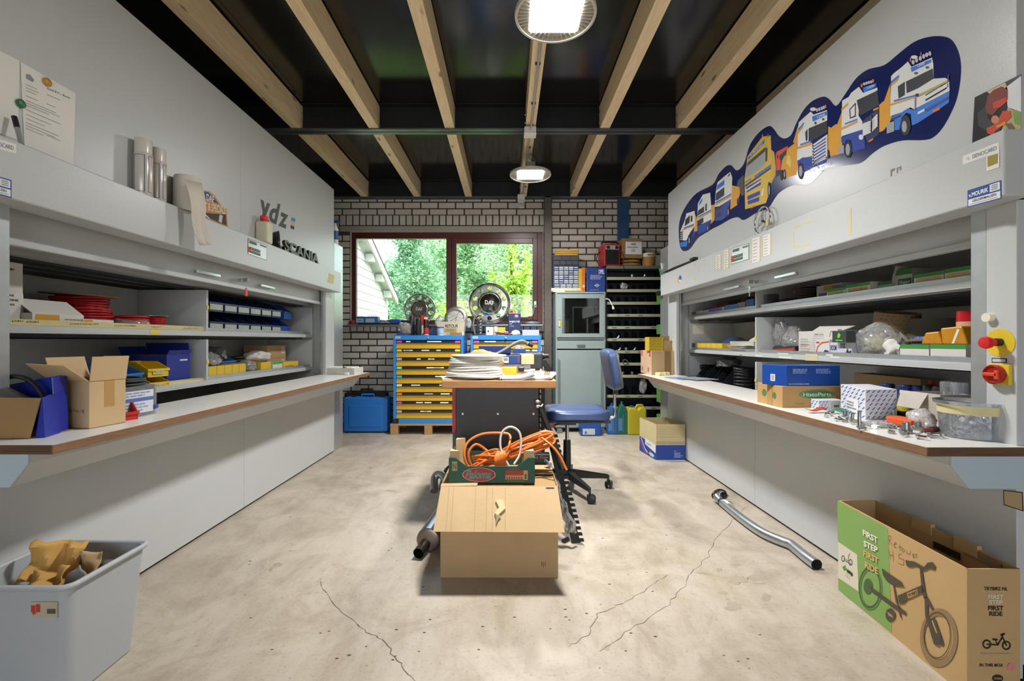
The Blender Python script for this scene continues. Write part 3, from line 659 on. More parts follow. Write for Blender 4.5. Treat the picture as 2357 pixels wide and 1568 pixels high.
# --- fittings on the units
def handle(s, par, xp, y0, y1, z):
 MB().box(s * (xp - 0.03), s * (xp - 0.018), y0, y1, z - 0.009, z + 0.009).o('handle', M('clear_acrylic', 'd5e3e3', 0.12, 0.3), par, True, bevel=0.003)
 for y in (y0 + 0.02, y1 - 0.02): MB().box(s * (xp - 0.02), s * xp, y - 0.006, y + 0.006, z - 0.006, z + 0.006).o('handle_mount', STEEL, par, True)
xl = 1.786
handle(-1, LP['shutter'], xl, ly(452, 1.765), ly(505, 1.765), 1.495); handle(-1, LP['shutter'], xl, ly(600, 1.765), ly(631, 1.765), 1.495)
xr = 1.702
handle(1, RP['shutter'], xr, ry(1832, 1.68), ry(1785, 1.68), 1.495); handle(1, RP['shutter'], xr, ry(1701, 1.68), ry(1668, 1.68), 1.495)
for s, par, x, y in ((-1, LP['shutter'], xl, ly(556, 1.765)), (1, RP['shutter'], xr, ry(1737, 1.68))):
 MB().cyl((s * x, y, 1.50), (s * (x - 0.03), y, 1.50), 0.011, seg=14).o('lock', CHROME, par, True, smooth=40)
 MB().box(s * (x - 0.065), s * (x - 0.03), y - 0.002, y + 0.002, 1.488, 1.512).o('key', STEEL, par, True, bevel=0.003)
 if s < 0:
  MB().prism([(y - 0.014, 1.395), (y + 0.014, 1.395), (y + 0.014, 1.435), (y + 0.006, 1.448), (y - 0.006, 1.448), (y - 0.014, 1.435)], 'x', -x + 0.05, -x + 0.054).o('key_tag', M('red_tag', 'd3131a', 0.3), par, True, label='red plastic key tag')
  MB().tube([(-x + 0.052, y, 1.48), (-x + 0.054, y, 1.465), (-x + 0.052, y, 1.447)], 0.0018, 6).o('key_ring', STEEL, par, True)
 else:
  MB().box(x - 0.058, x - 0.055, y - 0.011, y + 0.011, 1.44, 1.47).box(x - 0.058, x - 0.056, y - 0.004, y + 0.004, 1.40, 1.442).o('spare_key', STEEL, par, True)
# push-button panel on the right-hand end panel
def disc(cx, cy, X, r, th, nm, m, par, d0=0.0, r2=None):
 p = on_x(cx, cy, X); q = MB().cyl((X - d0, p.y, p.z), (X - d0 - th, p.y, p.z), r, r2, 28); return q.o(nm, m, par, True, smooth=40)
EPR = RU
disc(2281, 731, 1.632, 0.015, 0.018, 'push_button', M('cream_knob', 'e6e0cc', 0.4), EPR)
yd_ = disc(2302, 789, 1.632, 0.046, 0.002, 'emergency_plate', M('signal_yellow', 'dfc12a', 0.45), EPR)
disc(2303, 788, 1.632, 0.013, 0.016, 'collar', BLACK, yd_, 0.002)
pe = on_x(2301, 789, 1.632)
MB().lathe([(0.012, 0.0), (0.012, 0.02), (0.018, 0.022), (0.021, 0.034), (0.018, 0.042), (0.0, 0.044)], (1.632 - 0.012, pe.y, pe.z), 28, X=rot(-90, 'Y')).o('emergency_stop', M('signal_red', 'd2202a', 0.35), yd_, True, smooth=50)
pf = Fr((1.632, 1.6, 0.8), (0, -0.2, 0), (0, 0, 0.8))
Print(pf, (0, 0, 1)).poly([(2283, 824), (2318, 825), (2318, 836), (2283, 835)], '1d1d1f').poly([(2285, 826), (2315, 827), (2315, 834), (2285, 833)], 'c9ccd2', 1).o('name_plate', EPR, True)
py_ = on_x(2305, 862, 1.632)
sp = MB().box(1.632 - 0.012, 1.632, py_.y - 0.033, py_.y + 0.03, py_.z - 0.034, py_.z + 0.034).o('switch_plate', M('signal_yellow', 'dfc12a', 0.45), EPR, True, bevel=0.002)
MB().lathe([(0.031, 0.0), (0.032, 0.014), (0.028, 0.018), (0.025, 0.012), (0.0, 0.011)], (1.62, py_.y + 0.004, py_.z), 32, X=rot(-90, 'Y')).o('rotary_dial', M('signal_red_dark', 'a31f1c', 0.3), sp, True, smooth=40)
MB().box(1.594, 1.609, py_.y - 0.02, py_.y + 0.026, py_.z - 0.006, py_.z + 0.006).box(1.594, 1.609, py_.y - 0.022, py_.y - 0.01, py_.z - 0.016, py_.z + 0.014).o('dial_grip', M('signal_orange', 'd8431f', 0.35), sp, True, bevel=0.003)
# data plate on the lower panel
Print(pf, (1900, 1120, 3.501)).poly([(1433, 28), (1592, 45), (1598, 202), (1438, 150)], '17181a').poly([(1441, 36), (1586, 52), (1590, 192), (1446, 144)], 'cbb694', 1).o('data_plate', RU, True)

# ---- display panels on the hoods
def display(fr, crop, quad, par, flip=False):
 p = Print(fr, crop, 0.0008)
 (a, c), (d, e), (f, g_), (h, i) = quad            # tl, tr, br, bl
 def q(u, v): return (a * (1 - u) * (1 - v) + d * u * (1 - v) + f * u * v + h * (1 - u) * v, c * (1 - u) * (1 - v) + e * u * (1 - v) + g_ * u * v + i * (1 - u) * v)
 def rc(u0, v0, u1, v1, m, L): p.poly([q(u0, v0), q(u1, v0), q(u1, v1), q(u0, v1)], m, L)
 rc(0, 0, 1, 1, '3b3c3a', 0); rc(0.02, 0.02, 0.98, 0.98, M('display_film', 'b7bfae', 0.12, 0, 0.12, 40), 1)
 rc(0.08, 0.1, 0.45, 0.28, '5f6670', 2)
 [rc(0.64 + k * 0.08, 0.1, 0.7 + k * 0.08, 0.2, '4a4c50', 2) for k in range(4)]
 rc(0.0, 0.5, 0.11, 0.86, 'c43a2c', 2); rc(0.11, 0.5, 0.64, 0.66, '1d1f1f', 2); rc(0.11, 0.7, 0.64, 0.86, '1d1f1f', 2)
 for k in range(6):
  for v in (0.54, 0.74): rc(0.15 + k * 0.08, v, 0.19 + k * 0.08, v + 0.06, 'd7d7d2', 3)
 p.o('display', par, True)
hfl = Fr((-1.626, 1.4, 1.56), (0, 3, 0), (0, 0, 0.187)); hfr = Fr((1.545, 4.4, 1.55), (0, -3, 0), (0, 0, 0.19))
display(hfl, (280, 300, 4.127), [(1197, 1024), (1380, 1092), (1380, 1238), (1197, 1176)], LU)
display(hfr, (1460, 560, 3.92), [(877, 48), (1037, 0), (1037, 145), (877, 192)], RU)
# ---- stickers and writing on the left unit
ufl = Fr((-1.716, 1.45, 1.6), (0, 3, 0), (0, 0, 1)); ufr = Fr((1.632, 4.6, 1.6), (0, -3, 0), (0, 0, 1))
p = Print(ufl, (280, 300, 4.127))
G1 = '4b4f4b'
p.text('v', 0, 0, 0, 0, G1, 0, 0.035, 0.0, quad=((1306, 815), (1400, 855), (1318, 655)))
p.text('d', 0, 0, 0, 0, G1, 0, 0.035, 0.25, quad=((1398, 866), (1478, 900), (1420, 660)))
p.text('z', 0, 0, 0, 0, G1, 0, 0.035, 0.0, quad=((1487, 905), (1562, 938), (1510, 772)))
p.o('lettering', LU, True, 'dark grey letters vdz')
p = Print(ufl, (280, 300, 4.127))
p.poly([(1614, 825), (1650, 840), (1645, 874), (1609, 858)], '2f8ad6').poly([(1609, 866), (1645, 881), (1641, 908), (1606, 892)], 'e0a92c').poly([(1606, 898), (1641, 914), (1637, 946), (1603, 930)], '1f3a6d')
p.o('colour_blocks', LU, True, 'blue, yellow and navy squares')
p = Print(hfl, (280, 300, 4.127)); p.poly([(1966, 1358), (2022, 1382), (2010, 1464), (1946, 1440), (1962, 1400)], MASK).o('tape_patch', LU, True)
def mourik(fr, crop, quad, par):
 """blue and white supplier sticker"""
 p = Print(fr, crop); (a, c), (d, e), (f, g_), (h, i) = quad
 def q(u, v): return (a * (1 - u) * (1 - v) + d * u * (1 - v) + f * u * v + h * (1 - u) * v, c * (1 - u) * (1 - v) + e * u * (1 - v) + g_ * u * v + i * (1 - u) * v)
 def rc(u0, v0, u1, v1, m, L): p.poly([q(u0, v0), q(u1, v0), q(u1, v1), q(u0, v1)], m, L)
 rc(0, 0, 1, 1, '1f4a93', 0); rc(0.66, 0.07, 0.96, 0.48, 'e8eaec', 1); rc(0.03, 0.56, 0.97, 0.94, 'e8eaec', 1)
 p.text('v.MOURIK', 0, 0, 0, 0, 'f2f3f4', 1, 0.03, quad=(q(0.04, 0.45), q(0.62, 0.42), q(0.04, 0.2)))
 p.text('GELDERMALSEN', 0, 0, 0, 0, '23365f', 2, 0.01, quad=(q(0.15, 0.76), q(0.85, 0.76), q(0.15, 0.62)))
 for k in range(3): rc(0.71, 0.14 + k * 0.11, 0.9, 0.18 + k * 0.11, '5a688a', 2)
 rc(0.08, 0.84, 0.9, 0.87, '8793ab', 2); p.o('supplier_sticker', par, True, 'blue and white sticker')
def denocard(fr, crop, quad, par):
 p = Print(fr, crop); (a, c), (d, e), (f, g_), (h, i) = quad
 def q(u, v): return (a * (1 - u) * (1 - v) + d * u * (1 - v) + f * u * v + h * (1 - u) * v, c * (1 - u) * (1 - v) + e * u * (1 - v) + g_ * u * v + i * (1 - u) * v)
 p.poly([q(0, 0), q(1, 0), q(1, 1), q(0, 1)], 'e9e7e1'); p.text('DENOCARD', 0, 0, 0, 0, '5d6d97', 1, 0, quad=(q(0.27, 0.72), q(0.93, 0.72), q(0.27, 0.28)))
 p.ell(*q(0.15, 0.5), 14, 14, 'b9cfe0', 1); p.o('brand_sticker', par, True, 'white sticker with thin lettering')
mourik(hfr, (2100, 140, 3.7315), [(475, 1114), (766, 1024), (768, 1184), (475, 1262)], RU)
denocard(hfr, (2100, 140, 3.7315), [(434, 820), (745, 697), (748, 780), (434, 893)], RU)
p = Print(hfr, (2100, 140, 3.7315)); p.poly([(637, 812), (750, 780), (750, 915), (640, 950)], 'e9e7e1', 1).poly([(650, 822), (738, 796), (736, 878), (651, 913)], '9c8c28', 2).o('gold_sticker', RU, True)
mourik(hfl, (0, 80, 3.733), [(-210, 1160), (98, 1250), (97, 1405), (-210, 1320)], LU)
denocard(hfl, (0, 80, 3.733), [(-180, 848), (138, 940), (136, 1022), (-180, 935)], LU)
# paper strips and tape marks on the right hood
for (x0, y0, x1, y1, h0) in ((730, 115, 782, 95, 140), (805, 70, 853, 52, 175), (1062, -40, 1136, -62, 225), (1162, -70, 1232, -90, 195)):
 p = Print(hfr, (1460, 560, 3.92)); p.poly([(x0 - 6, y0 + 2), (x0 + 4, y0 - 2), (x0 + 4, y0 + h0), (x0 - 6, y0 + h0 + 4)], MASK).poly([(x1 - 4, y1), (x1 + 6, y1 - 3), (x1 + 6, y1 + h0 - 2), (x1 - 4, y1 + h0 + 2)], MASK)
 p.poly([(x0 + 3, y0 - 1), (x1 - 3, y1 + 1), (x1 - 3, y1 + h0 - 2), (x0 + 3, y0 + h0 - 3)], 'e9e6e0', 1)
 for k in range(7):
  f = (k + 0.7) / 7.6; ya = y0 + h0 * f; p.poly([(x0 + 12, ya - 3), (x0 + 12 + (x1 - x0) * 0.45, ya - 3 - (y0 - y1) * 0.45), (x0 + 12 + (x1 - x0) * 0.45, ya - (y0 - y1) * 0.45), (x0 + 12, ya)], '43464c', 2)
 p.o('paper_strip', RU, True, 'paper label strip held by masking tape')
for q in ([(885, 1376), (893, 1372), (893, 1480), (885, 1484)], [(893, 1340), (938, 1324), (938, 1336), (893, 1350)], [(970, 1310), (1008, 1298), (1008, 1310), (970, 1322)], [(958, 1462), (998, 1450), (998, 1462), (958, 1474)], [(896, 1474), (934, 1464), (934, 1476), (896, 1484)], [(1264, 1222), (1278, 1214), (1275, 1392), (1262, 1402)]): Print(hfr, (1520, 60, 2.904)).poly(q, MASK).o('tape_residue', RU, True)
p = Print(hfr, (1460, 560, 3.92)); p.poly([(390, 310), (402, 315), (402, 358), (392, 362)], 'd89a2c').ell(415, 312, 12, 22, '2a5fa0').ell(413, 338, 8, 10, 'e4e1da', 1).o('small_sticker', RU, True)
for q in ((480, 280), (540, 190), (580, 240), (630, 165), (545, 318)): Print(hfr, (1460, 560, 3.92)).poly([(q[0] - 5, q[1] - 16), (q[0] + 6, q[1] - 18), (q[0] + 5, q[1] + 14), (q[0] - 5, q[1] + 17)], MASK).o('tape_scrap', RU, True)
# yellow tags on the dividers, writing strip on the left shelf
for par, X, yy, zz in ((LU, 1.90, 2.879, (1.31, 0.965)), (RU, 1.81, 3.325, (1.12, 0.81))):
 s = -1 if par is LU else 1
 for z in zz: MB().box(s * (X - 0.0015), s * (X + 0.001), yy - 0.011, yy + 0.011, z - 0.012, z + 0.012).o('yellow_tag', M('tag_yellow', 'e3cf2b', 0.5), par, True)
p = Print(Fr((-1.9195, 1.5, 1.12), (0, 2, 0), (0, 0, 0.1)), (0, 560, 4.356))
p.poly([(60, 754), (2065, 838), (2065, 880), (60, 817)], MASK)
for (x0, x1, y) in ((120, 225, 782), (262, 385, 790), (700, 985, 812), (1145, 1362, 830), (1520, 1610, 842), (1840, 2000, 856)):
 r = random.Random(x0); x = x0
 while x < x1:
  hgt_ = r.uniform(8, 15); p.line([(x, y + hgt_ * 0.5), (x + r.uniform(-3, 8), y - hgt_ * 0.7), (x + 8, y + r.uniform(-8, 8))], 0.0018, '4d4a3c', 1); x += r.uniform(12, 20)
p.o('label_strip', LU, True, 'beige tape strip with handwriting')
p = Print(Fr((-1.9195, 1.5, 0.8), (0, 2, 0), (0, 0, 0.1)), (0, 560, 4.356)); p.poly([(1500, 1408), (2066, 1355), (2066, 1395), (1500, 1460)], MASK).o('label_strip', LU, True)
p = Print(Fr((-1.8995, 1.5, 1.12), (0, 2, 0), (0, 0, 0.1)), (0, 560, 4.356)); p.poly([(1507, 868), (1604, 872), (1604, 908), (1507, 904)], 'e3cf2b').o('yellow_tag', LU, True)
for (x0, y0, x1, y1, m) in ((92, 1003, 132, 1016, 'e2e2de'), (308, 1014, 415, 1030, 'e2e2de'), (585, 1022, 708, 1050, MASK), (792, 1026, 862, 1042, 'e2e2de')): Print(Fr((1.8295, 3, 0.98), (0, -2, 0), (0, 0, 0.1)), (1720, 580, 4.365)).poly([(x0, y0), (x1, y0 + 5), (x1, y1 + 5), (x0, y1)], m).o('shelf_label', RU, True)
for (x0, y0, x1, y1, m) in ((80, 1036, 152, 1050, 'e2e2de'), (318, 1050, 445, 1068, 'e2e2de'), (585, 1062, 708, 1092, MASK), (835, 1048, 930, 1066, 'e2e2de')): Print(Fr((1.8095, 3, 0.98), (0, -2, 0), (0, 0, 0.1)), (1720, 580, 4.365)).poly([(x0, y0), (x1, y0 + 4), (x1, y1 + 4), (x0, y1)], m).o('shelf_label', RU, True)
# scuffs above the right hood
p = Print(ufr, (1520, 60, 2.904)); p.poly([(1538, 960), (1570, 948), (1568, 965), (1550, 975), (1548, 1005), (1540, 1006)], '8d8778').poly([(1580, 948), (1612, 935), (1610, 965), (1602, 966), (1600, 950), (1590, 955), (1588, 982), (1580, 984)], '8d8778').o('scuff_mark', RU, True)

# ================================================================ kits: cartons, bins, cans, bags
def carton(name, label, p, rz, size, m=None, cat='box', open_=False, flaps=None, inner=None, t=0.004, group=None, tape=None):
 """box standing at p; flaps = {side: (length, angle)}, angle 0 = upright, 90 = level outwards, 180 = hanging down, -90 = closed inwards"""
 w_, d_, h_ = size; x, y = w_ / 2, d_ / 2; m = m or CARD
 o = thing(name, label, cat, p, rz, group)
 if not open_:
  MB().box(-x, x, -y, y, 0, h_).o('body', m, o, bevel=0.0015, bseg=1)
 else:
  b = MB(); im = inner or m
  b.box(-x, x, -y, y, 0, t, m)
  for q in ((-x, x, -y, -y + t), (-x, x, y - t, y), (-x, -x + t, -y + t, y - t), (x - t, x, -y + t, y - t)): b.box(*q, t, h_, m)
  b.o('body', None, o)
  if inner:
   for q in ((-x + t, x - t, -y + t, -y + t + .001), (-x + t, x - t, y - t - .001, y - t), (-x + t, -x + t + .001, -y + t, y - t), (x - t - .001, x - t, -y + t, y - t)): MB().box(*q, t, h_ - .001).o('lining', inner, o)
 for sd, (L, a) in (flaps or {}).items():
  ca, sa = math.cos(R(a)), math.sin(R(a))
  e = {'f': ((-x, -y), (x, -y), (0, -1)), 'b': ((x, y), (-x, y), (0, 1)), 'r': ((x, -y), (x, y), (1, 0)), 'l': ((-x, y), (-x, -y), (-1, 0))}[sd]
  (ax, ay), (bx_, by_), (nx, ny) = e
  k = 0.006 if sd in 'fb' else 0.003
  P = [Vector((ax, ay, h_)), Vector((bx_, by_, h_)), Vector((bx_ + nx * L * sa, by_ + ny * L * sa, h_ + L * ca)), Vector((ax + nx * L * sa, ay + ny * L * sa, h_ + L * ca))]
  MB().slab(P, -t * 0.8).o('flap', m, o)
 if tape:
  f = faces_of(*size)
  for sd, u0, v0, u1, v1 in tape: Print(f[sd]).rect(u0, v0, u1, v1, TAPE).o('tape', o)
 return o
def binbox(name, label, p, rz, size, m, cat='bin', group=None, front=0.5, strip=None, fill=None):
 """stacking bin with a low sloping front; its opening faces local -y"""
 w_, d_, h_ = size; x, y = w_ / 2, d_ / 2; t = 0.003; o = thing(name, label, cat, p, rz, group)
 sl = d_ * 0.38; hf = h_ * front
 prof = [(-y, 0), (-y, hf), (-y + sl, h_), (y, h_), (y, 0)]
 b = MB().box(-x, x, -y, y, 0, t).box(-x, x, y - t, y, t, h_).box(-x, x, -y, -y + t, t, hf)
 for xa in (-x, x - t): b.prism(prof, 'x', xa, xa + t)
 b.box(-x - 0.004, x + 0.004, y - 0.008, y + 0.004, h_ - 0.006, h_ + 0.002).o('body', m, o)
 MB().box(-x - 0.003, x + 0.003, -y - 0.006, -y + 0.002, hf - 0.012, hf).o('front_rim', m, o)
 if strip: MB().box(-x * 0.9, x * 0.9, -y - 0.003, -y - 0.001, hf * 0.2, hf * 0.9).o('label_strip', strip, o)
 if fill:
  r = random.Random(int(p[0] * 1000 + p[1] * 777)); c = MB()
  for k in range(9): c.box(-0.02, 0.02, -0.004, 0.004, -0.004, 0.004, X=Matrix.Translation((r.uniform(-x * .7, x * .7), r.uniform(-y * .7, y * .6), hf * 0.5 + r.uniform(0, 0.02))) @ rot(r.uniform(0, 180)) @ rot(r.uniform(-40, 40), 'Y'))
  c.o('contents', fill, o, kind='stuff')
 return o
def can(name, label, p, r, h, m, cap=None, cat='spray can', group=None, bands=(), nozzle=None, seg=24):
 o = thing(name, label, cat, p, 0, group); ch = h * 0.22 if cap else 0
 MB().lathe([(r * 0.94, 0), (r, 0.004), (r, h - ch - 0.01), (r * 0.86, h - ch)], seg=seg).o('body', m, o, smooth=40)
 if cap: MB().lathe([(r * 0.9, h - ch - 0.004), (r * 0.92, h - 0.008), (r * 0.82, h), (0, h)], seg=seg).o('cap', cap, o, smooth=40)
 if nozzle: MB().lathe([(r * 0.8, h - 0.01), (r * 0.3, h + 0.006), (r * 0.3, h + 0.02), (0, h + 0.02)], seg=12).o('nozzle', nozzle, o, smooth=40)
 for z0, z1, mm in bands: MB().lathe([(r * 1.004, h * z0), (r * 1.004, h * z1)], seg=seg, cap=False).o('band', mm, o, smooth=60)
 return o
def crumple(name, label, c, rad, m, cat, seed=1, amp=0.35, sub=3, flat=True, group=None, parent=None):
 """crumpled bag, rag or ball of paper"""
 bm = bmesh.new(); bmesh.ops.create_icosphere(bm, subdivisions=sub, radius=1.0); off = Vector((seed * 3.1, seed * 1.7, seed * 0.9))
 for v in bm.verts:
  n1 = noise.noise(v.co * 1.6 + off); n2 = noise.noise(v.co * 4.5 + off); n3 = abs(noise.noise(v.co * 9 + off))
  v.co *= 1 + amp * n1 + amp * 0.6 * n2 - amp * 0.5 * n3
  v.co = Vector((v.co.x * rad[0], v.co.y * rad[1], max(v.co.z, -0.8) * rad[2]))
 lo = min(v.co.z for v in bm.verts)
 me = bpy.data.meshes.new(name); bm.to_mesh(me); bm.free(); me.materials.append(m)
 me.polygons.foreach_set('use_smooth', [True] * len(me.polygons)); me.set_sharp_from_angle(angle=R(42))
 o = bpy.data.objects.new(name, me); COL.objects.link(o)
 if parent is not None: o.parent = parent; o.location = c; return o
 for v in me.vertices: v.co.z -= lo
 o.location = c; return tag(o, label, cat, group)
def heap(b, c, rx, ry, n, fn, seed=1):
 r = random.Random(seed)
 for k in range(n):
  a = r.uniform(0, 6.28); q = math.sqrt(r.random()); fn(b, Vector((c[0] + rx * q * math.cos(a), c[1] + ry * q * math.sin(a), c[2])), r)
 return b
def hexbolt(label, p, rz, L=0.05, r=0.006, m=None, tilt=90, group=None, head=True, upright=False):
 o = thing('bolt', label, 'bolt', p, rz, group)
 X = Matrix.Translation((0, 0, 0 if upright else r * 1.6)) @ (Matrix() if upright else rot(90, 'Y'))
 MB().lathe([(r * 1.75, 0), (r * 1.75, r * 1.3)], seg=6, X=X).o('head', m or STEEL, o)
 MB().lathe([(r, r * 1.3), (r, L), (r * 0.8, L + 0.002)], seg=14, X=X).o('shank', m or STEEL, o, smooth=40)
 return o
def nut(label, p, rz, r=0.012, h=0.012, group=None):
 t = thing('hex_nut', label, 'nut', p, rz, group)
 MB().lathe([(r, 0), (r, h), (r * 0.55, h), (r * 0.55, 0), (r, 0)], seg=6, cap=False).o('body', STEEL, t)
 return t

# ================================================================ back of the room
# --- drawer cabinets on pallets
def drawer_cab(x0, x1, yf, z0, label, tabs, seed, plabel):
 w_ = x1 - x0; h_ = 1.035; d_ = 0.5
 pal = thing('pallet', plabel, 'pallet', ((x0 + x1) / 2, yf, 0))
 PW = M('pallet_wood', 'b08a5c', 0.85, 0, 0.15, 8)
 for k in range(5): MB().box(-w_ / 2 - 0.03, w_ / 2 + 0.03, -0.02 + k * 0.11, 0.06 + k * 0.11, 0.105, 0.125).o('plank', PW, pal)
 for xa in (-w_ / 2 - 0.03, -0.045, w_ / 2 - 0.06):
  for ya in (-0.02, 0.42): MB().box(xa, xa + 0.09, ya, ya + 0.09, 0, 0.105).o('block', PW, pal, bevel=0.003)
 t = thing('drawer_cabinet', label, 'cabinet', ((x0 + x1) / 2, yf, 0.126))
 b = MB(); x = w_ / 2
 b.box(-x, x, 0, d_, h_ - 0.055, h_).box(-x, -x + 0.033, 0, d_, 0.055, h_ - 0.055).box(x - 0.033, x, 0, d_, 0.055, h_ - 0.055).box(-x + 0.06, x - 0.06, 0.004, d_, 0, 0.055).box(-x + 0.033, x - 0.033, d_ - 0.02, d_, 0.055, h_ - 0.055).box(-x + 0.033, x - 0.033, 0.012, d_ - 0.02, 0.054, 0.06)
 b.o('carcass', CABBLUE, t, bevel=0.003)
 MB().box(-x, -x + 0.055, 0.0, 0.08, 0, 0.054).box(x - 0.055, x, 0.0, 0.08, 0, 0.054).o('foot', BLACK, t)
 n = len(tabs); H = h_ - 0.055 - 0.06; dh = H / n; r = random.Random(seed)
 for k, (ca, cb) in enumerate(tabs):
  zt_ = h_ - 0.058 - k * dh; zb_ = zt_ - dh + 0.004
  dr = MB().box(-x + 0.036, x - 0.036, 0.012, 0.03, zb_, zt_ - 0.036).box(-x + 0.036, x - 0.036, 0.004, 0.03, zb_, zb_ + 0.018).o('drawer', DRAWY, t)
  MB().prism([(0.0, zt_ - 0.032), (0.012, zt_ - 0.002), (0.03, zt_ - 0.002), (0.03, zt_ - 0.036), (0.012, zt_ - 0.036)], 'x', -x + 0.036, x - 0.036).o('grip_strip', BLACK, dr)
  fr = Fr((-x + 0.036, 0.0, zt_ - 0.032), (w_ - 0.072, 0, 0), (0, 0.012, 0.03))
  Print(fr).rect(0.005, 0.1, 0.085, 0.95, ca).o('colour_tab', dr); Print(fr).rect(0.915, 0.1, 0.995, 0.95, cb).o('colour_tab', dr)
  for _ in range(r.choice((2, 3, 3, 4))):
   u = r.uniform(0.11, 0.76); Print(fr).rect(u, 0.3, u + r.uniform(0.06, 0.14), 0.75, 'dcdcd6').o('label', dr)
 Print(Fr((-x, -0.0005, h_ - 0.055), (w_, 0, 0), (0, 0, 0.055))).rect(0.03, 0.35, 0.105, 0.75, 'dfe3e6').rect(0.037, 0.52, 0.066, 0.62, '4a5078', 1).rect(0.066, 0.52, 0.095, 0.62, 'a0584e', 1).o('maker_label', t)
 MB().lathe([(0.012, 0), (0.012, 0.012), (0, 0.012)], (0.0, 0, h_ - 0.027), 14, X=rot(90, 'X')).box(-0.003, 0.003, -0.04, -0.01, h_ - 0.035, h_ - 0.02).o('lock', STEEL, t)
 return t
YC = 5.33
PK, YL, LV, MT, TQ, WH, OR = 'cf3fa6', 'd8ca45', 'a8a0d8', '7fdcc0', '2fb3c4', 'd9d9d4', 'e8781f'
drawer_cab(wx(905, YC), wx(1067, YC), YC, 0.1, 'blue drawer cabinet with nine yellow drawers, whole front in view left of the bench', [(PK, PK), (YL, YL), (LV, LV), (MT, MT), (TQ, TQ), (WH, WH), (OR, OR), (PK, PK), (LV, LV)], 1, 'wooden pallet under the drawer cabinet left of the bench')
drawer_cab(wx(1083, YC), wx(1245, YC), YC, 0.1, 'blue drawer cabinet half hidden behind the bench, next to the steel column', [(PK, PK), (LV, LV), (YL, YL), (MT, MT), (TQ, TQ), (WH, WH), (OR, OR), (PK, PK), (LV, LV)], 2, 'wooden pallet under the drawer cabinet behind the bench')
ZCB = 0.126 + 1.035 + 0.0005
# --- on top of the cabinets
Yt = 5.45
def topz(): return ZCB
can('spray_can', 'dark grey spray can, back-most of the cluster on the left drawer cabinet', (wx(948, 5.5), 5.5, ZCB), 0.034, 0.235, M('can_darkgrey', '34383c', 0.35), None, nozzle=REDB, group='cans on drawer cabinet')
can('spray_can', 'black ribbed spray can with red nozzle on the left drawer cabinet', (wx(963.5, 5.42), 5.42, ZCB), 0.034, 0.2, M('can_black', '25282a', 0.35), None, nozzle=REDB, group='cans on drawer cabinet', bands=[(0.2 * k, 0.2 * k + 0.01, DARKST) for k in (1, 2, 3, 4)])
can('spray_can', 'slim red and white can with red cap in the spray can cluster', (wx(971, 5.62), 5.62, ZCB), 0.032, 0.25, M('can_white', 'd8d6d2', 0.35), REDB, group='cans on drawer cabinet', bands=[(0.5, 0.78, REDB)])
can('spray_can', 'red and black spray can standing alone beside the paper cup', (wx(981, 5.42), 5.42, ZCB), 0.032, 0.195, M('can_red', 'd8301c', 0.3), None, nozzle=WHITE, group='cans on drawer cabinet', bands=[(0.45, 0.93, M('can_black', '25282a', 0.35)), (0.02, 0.06, PAPER)])
crumple('plastic_bag', 'crumpled clear bag in a blue tray on the drawer cabinet', (wx(932, 5.45), 5.45, ZCB + 0.032), (0.08, 0.06, 0.07), POLY, 'bag', 3)
binbox('parts_tray', 'blue plastic tray under the crumpled clear bag', (wx(932, 5.45), 5.45, ZCB), 0, (0.15, 0.18, 0.03), BLUEB, 'tray', front=0.9)
tr_ = thing('cardboard_tube', 'round end of a cardboard tube beside the clear bag', 'tube', (wx(935, 5.36), 5.36, ZCB)); MB().cyl((0, 0, 0.036), (0, 0.1, 0.036), 0.035, seg=24).o('tube', CARD, tr_, smooth=40); MB().cyl((0, -0.003, 0.036), (0, 0.0, 0.036), 0.03, seg=24).o('end_disc', CARDIN, tr_)
carton('parts_box', 'bright blue open box behind the red and black spray can', (wx(1003, 5.58), 5.58, ZCB), 0, (0.24, 0.12, 0.075), BLUEB, 'box', True)
cup = thing('measuring_cup', 'white measuring cup with blue rim on the drawer cabinet', 'cup', (wx(1014, 5.42), 5.42, ZCB))
MB().lathe([(0.038, 0), (0.045, 0.095), (0.043, 0.095), (0.036, 0.004), (0, 0.004)], seg=28).o('cup', WHITE, cup, smooth=40); MB().lathe([(0.046, 0.085), (0.049, 0.09), (0.049, 0.1), (0.044, 0.1)], seg=28, cap=False).o('rim', M('rim_blue', '2a62d0', 0.4), cup, smooth=40); MB().lathe([(0.0446, 0.02), (0.0456, 0.08)], seg=28, cap=False).o('scale_print', M('scale_print', 'aebfe6', 0.5, 0, 0.4, 60), cup, smooth=60)
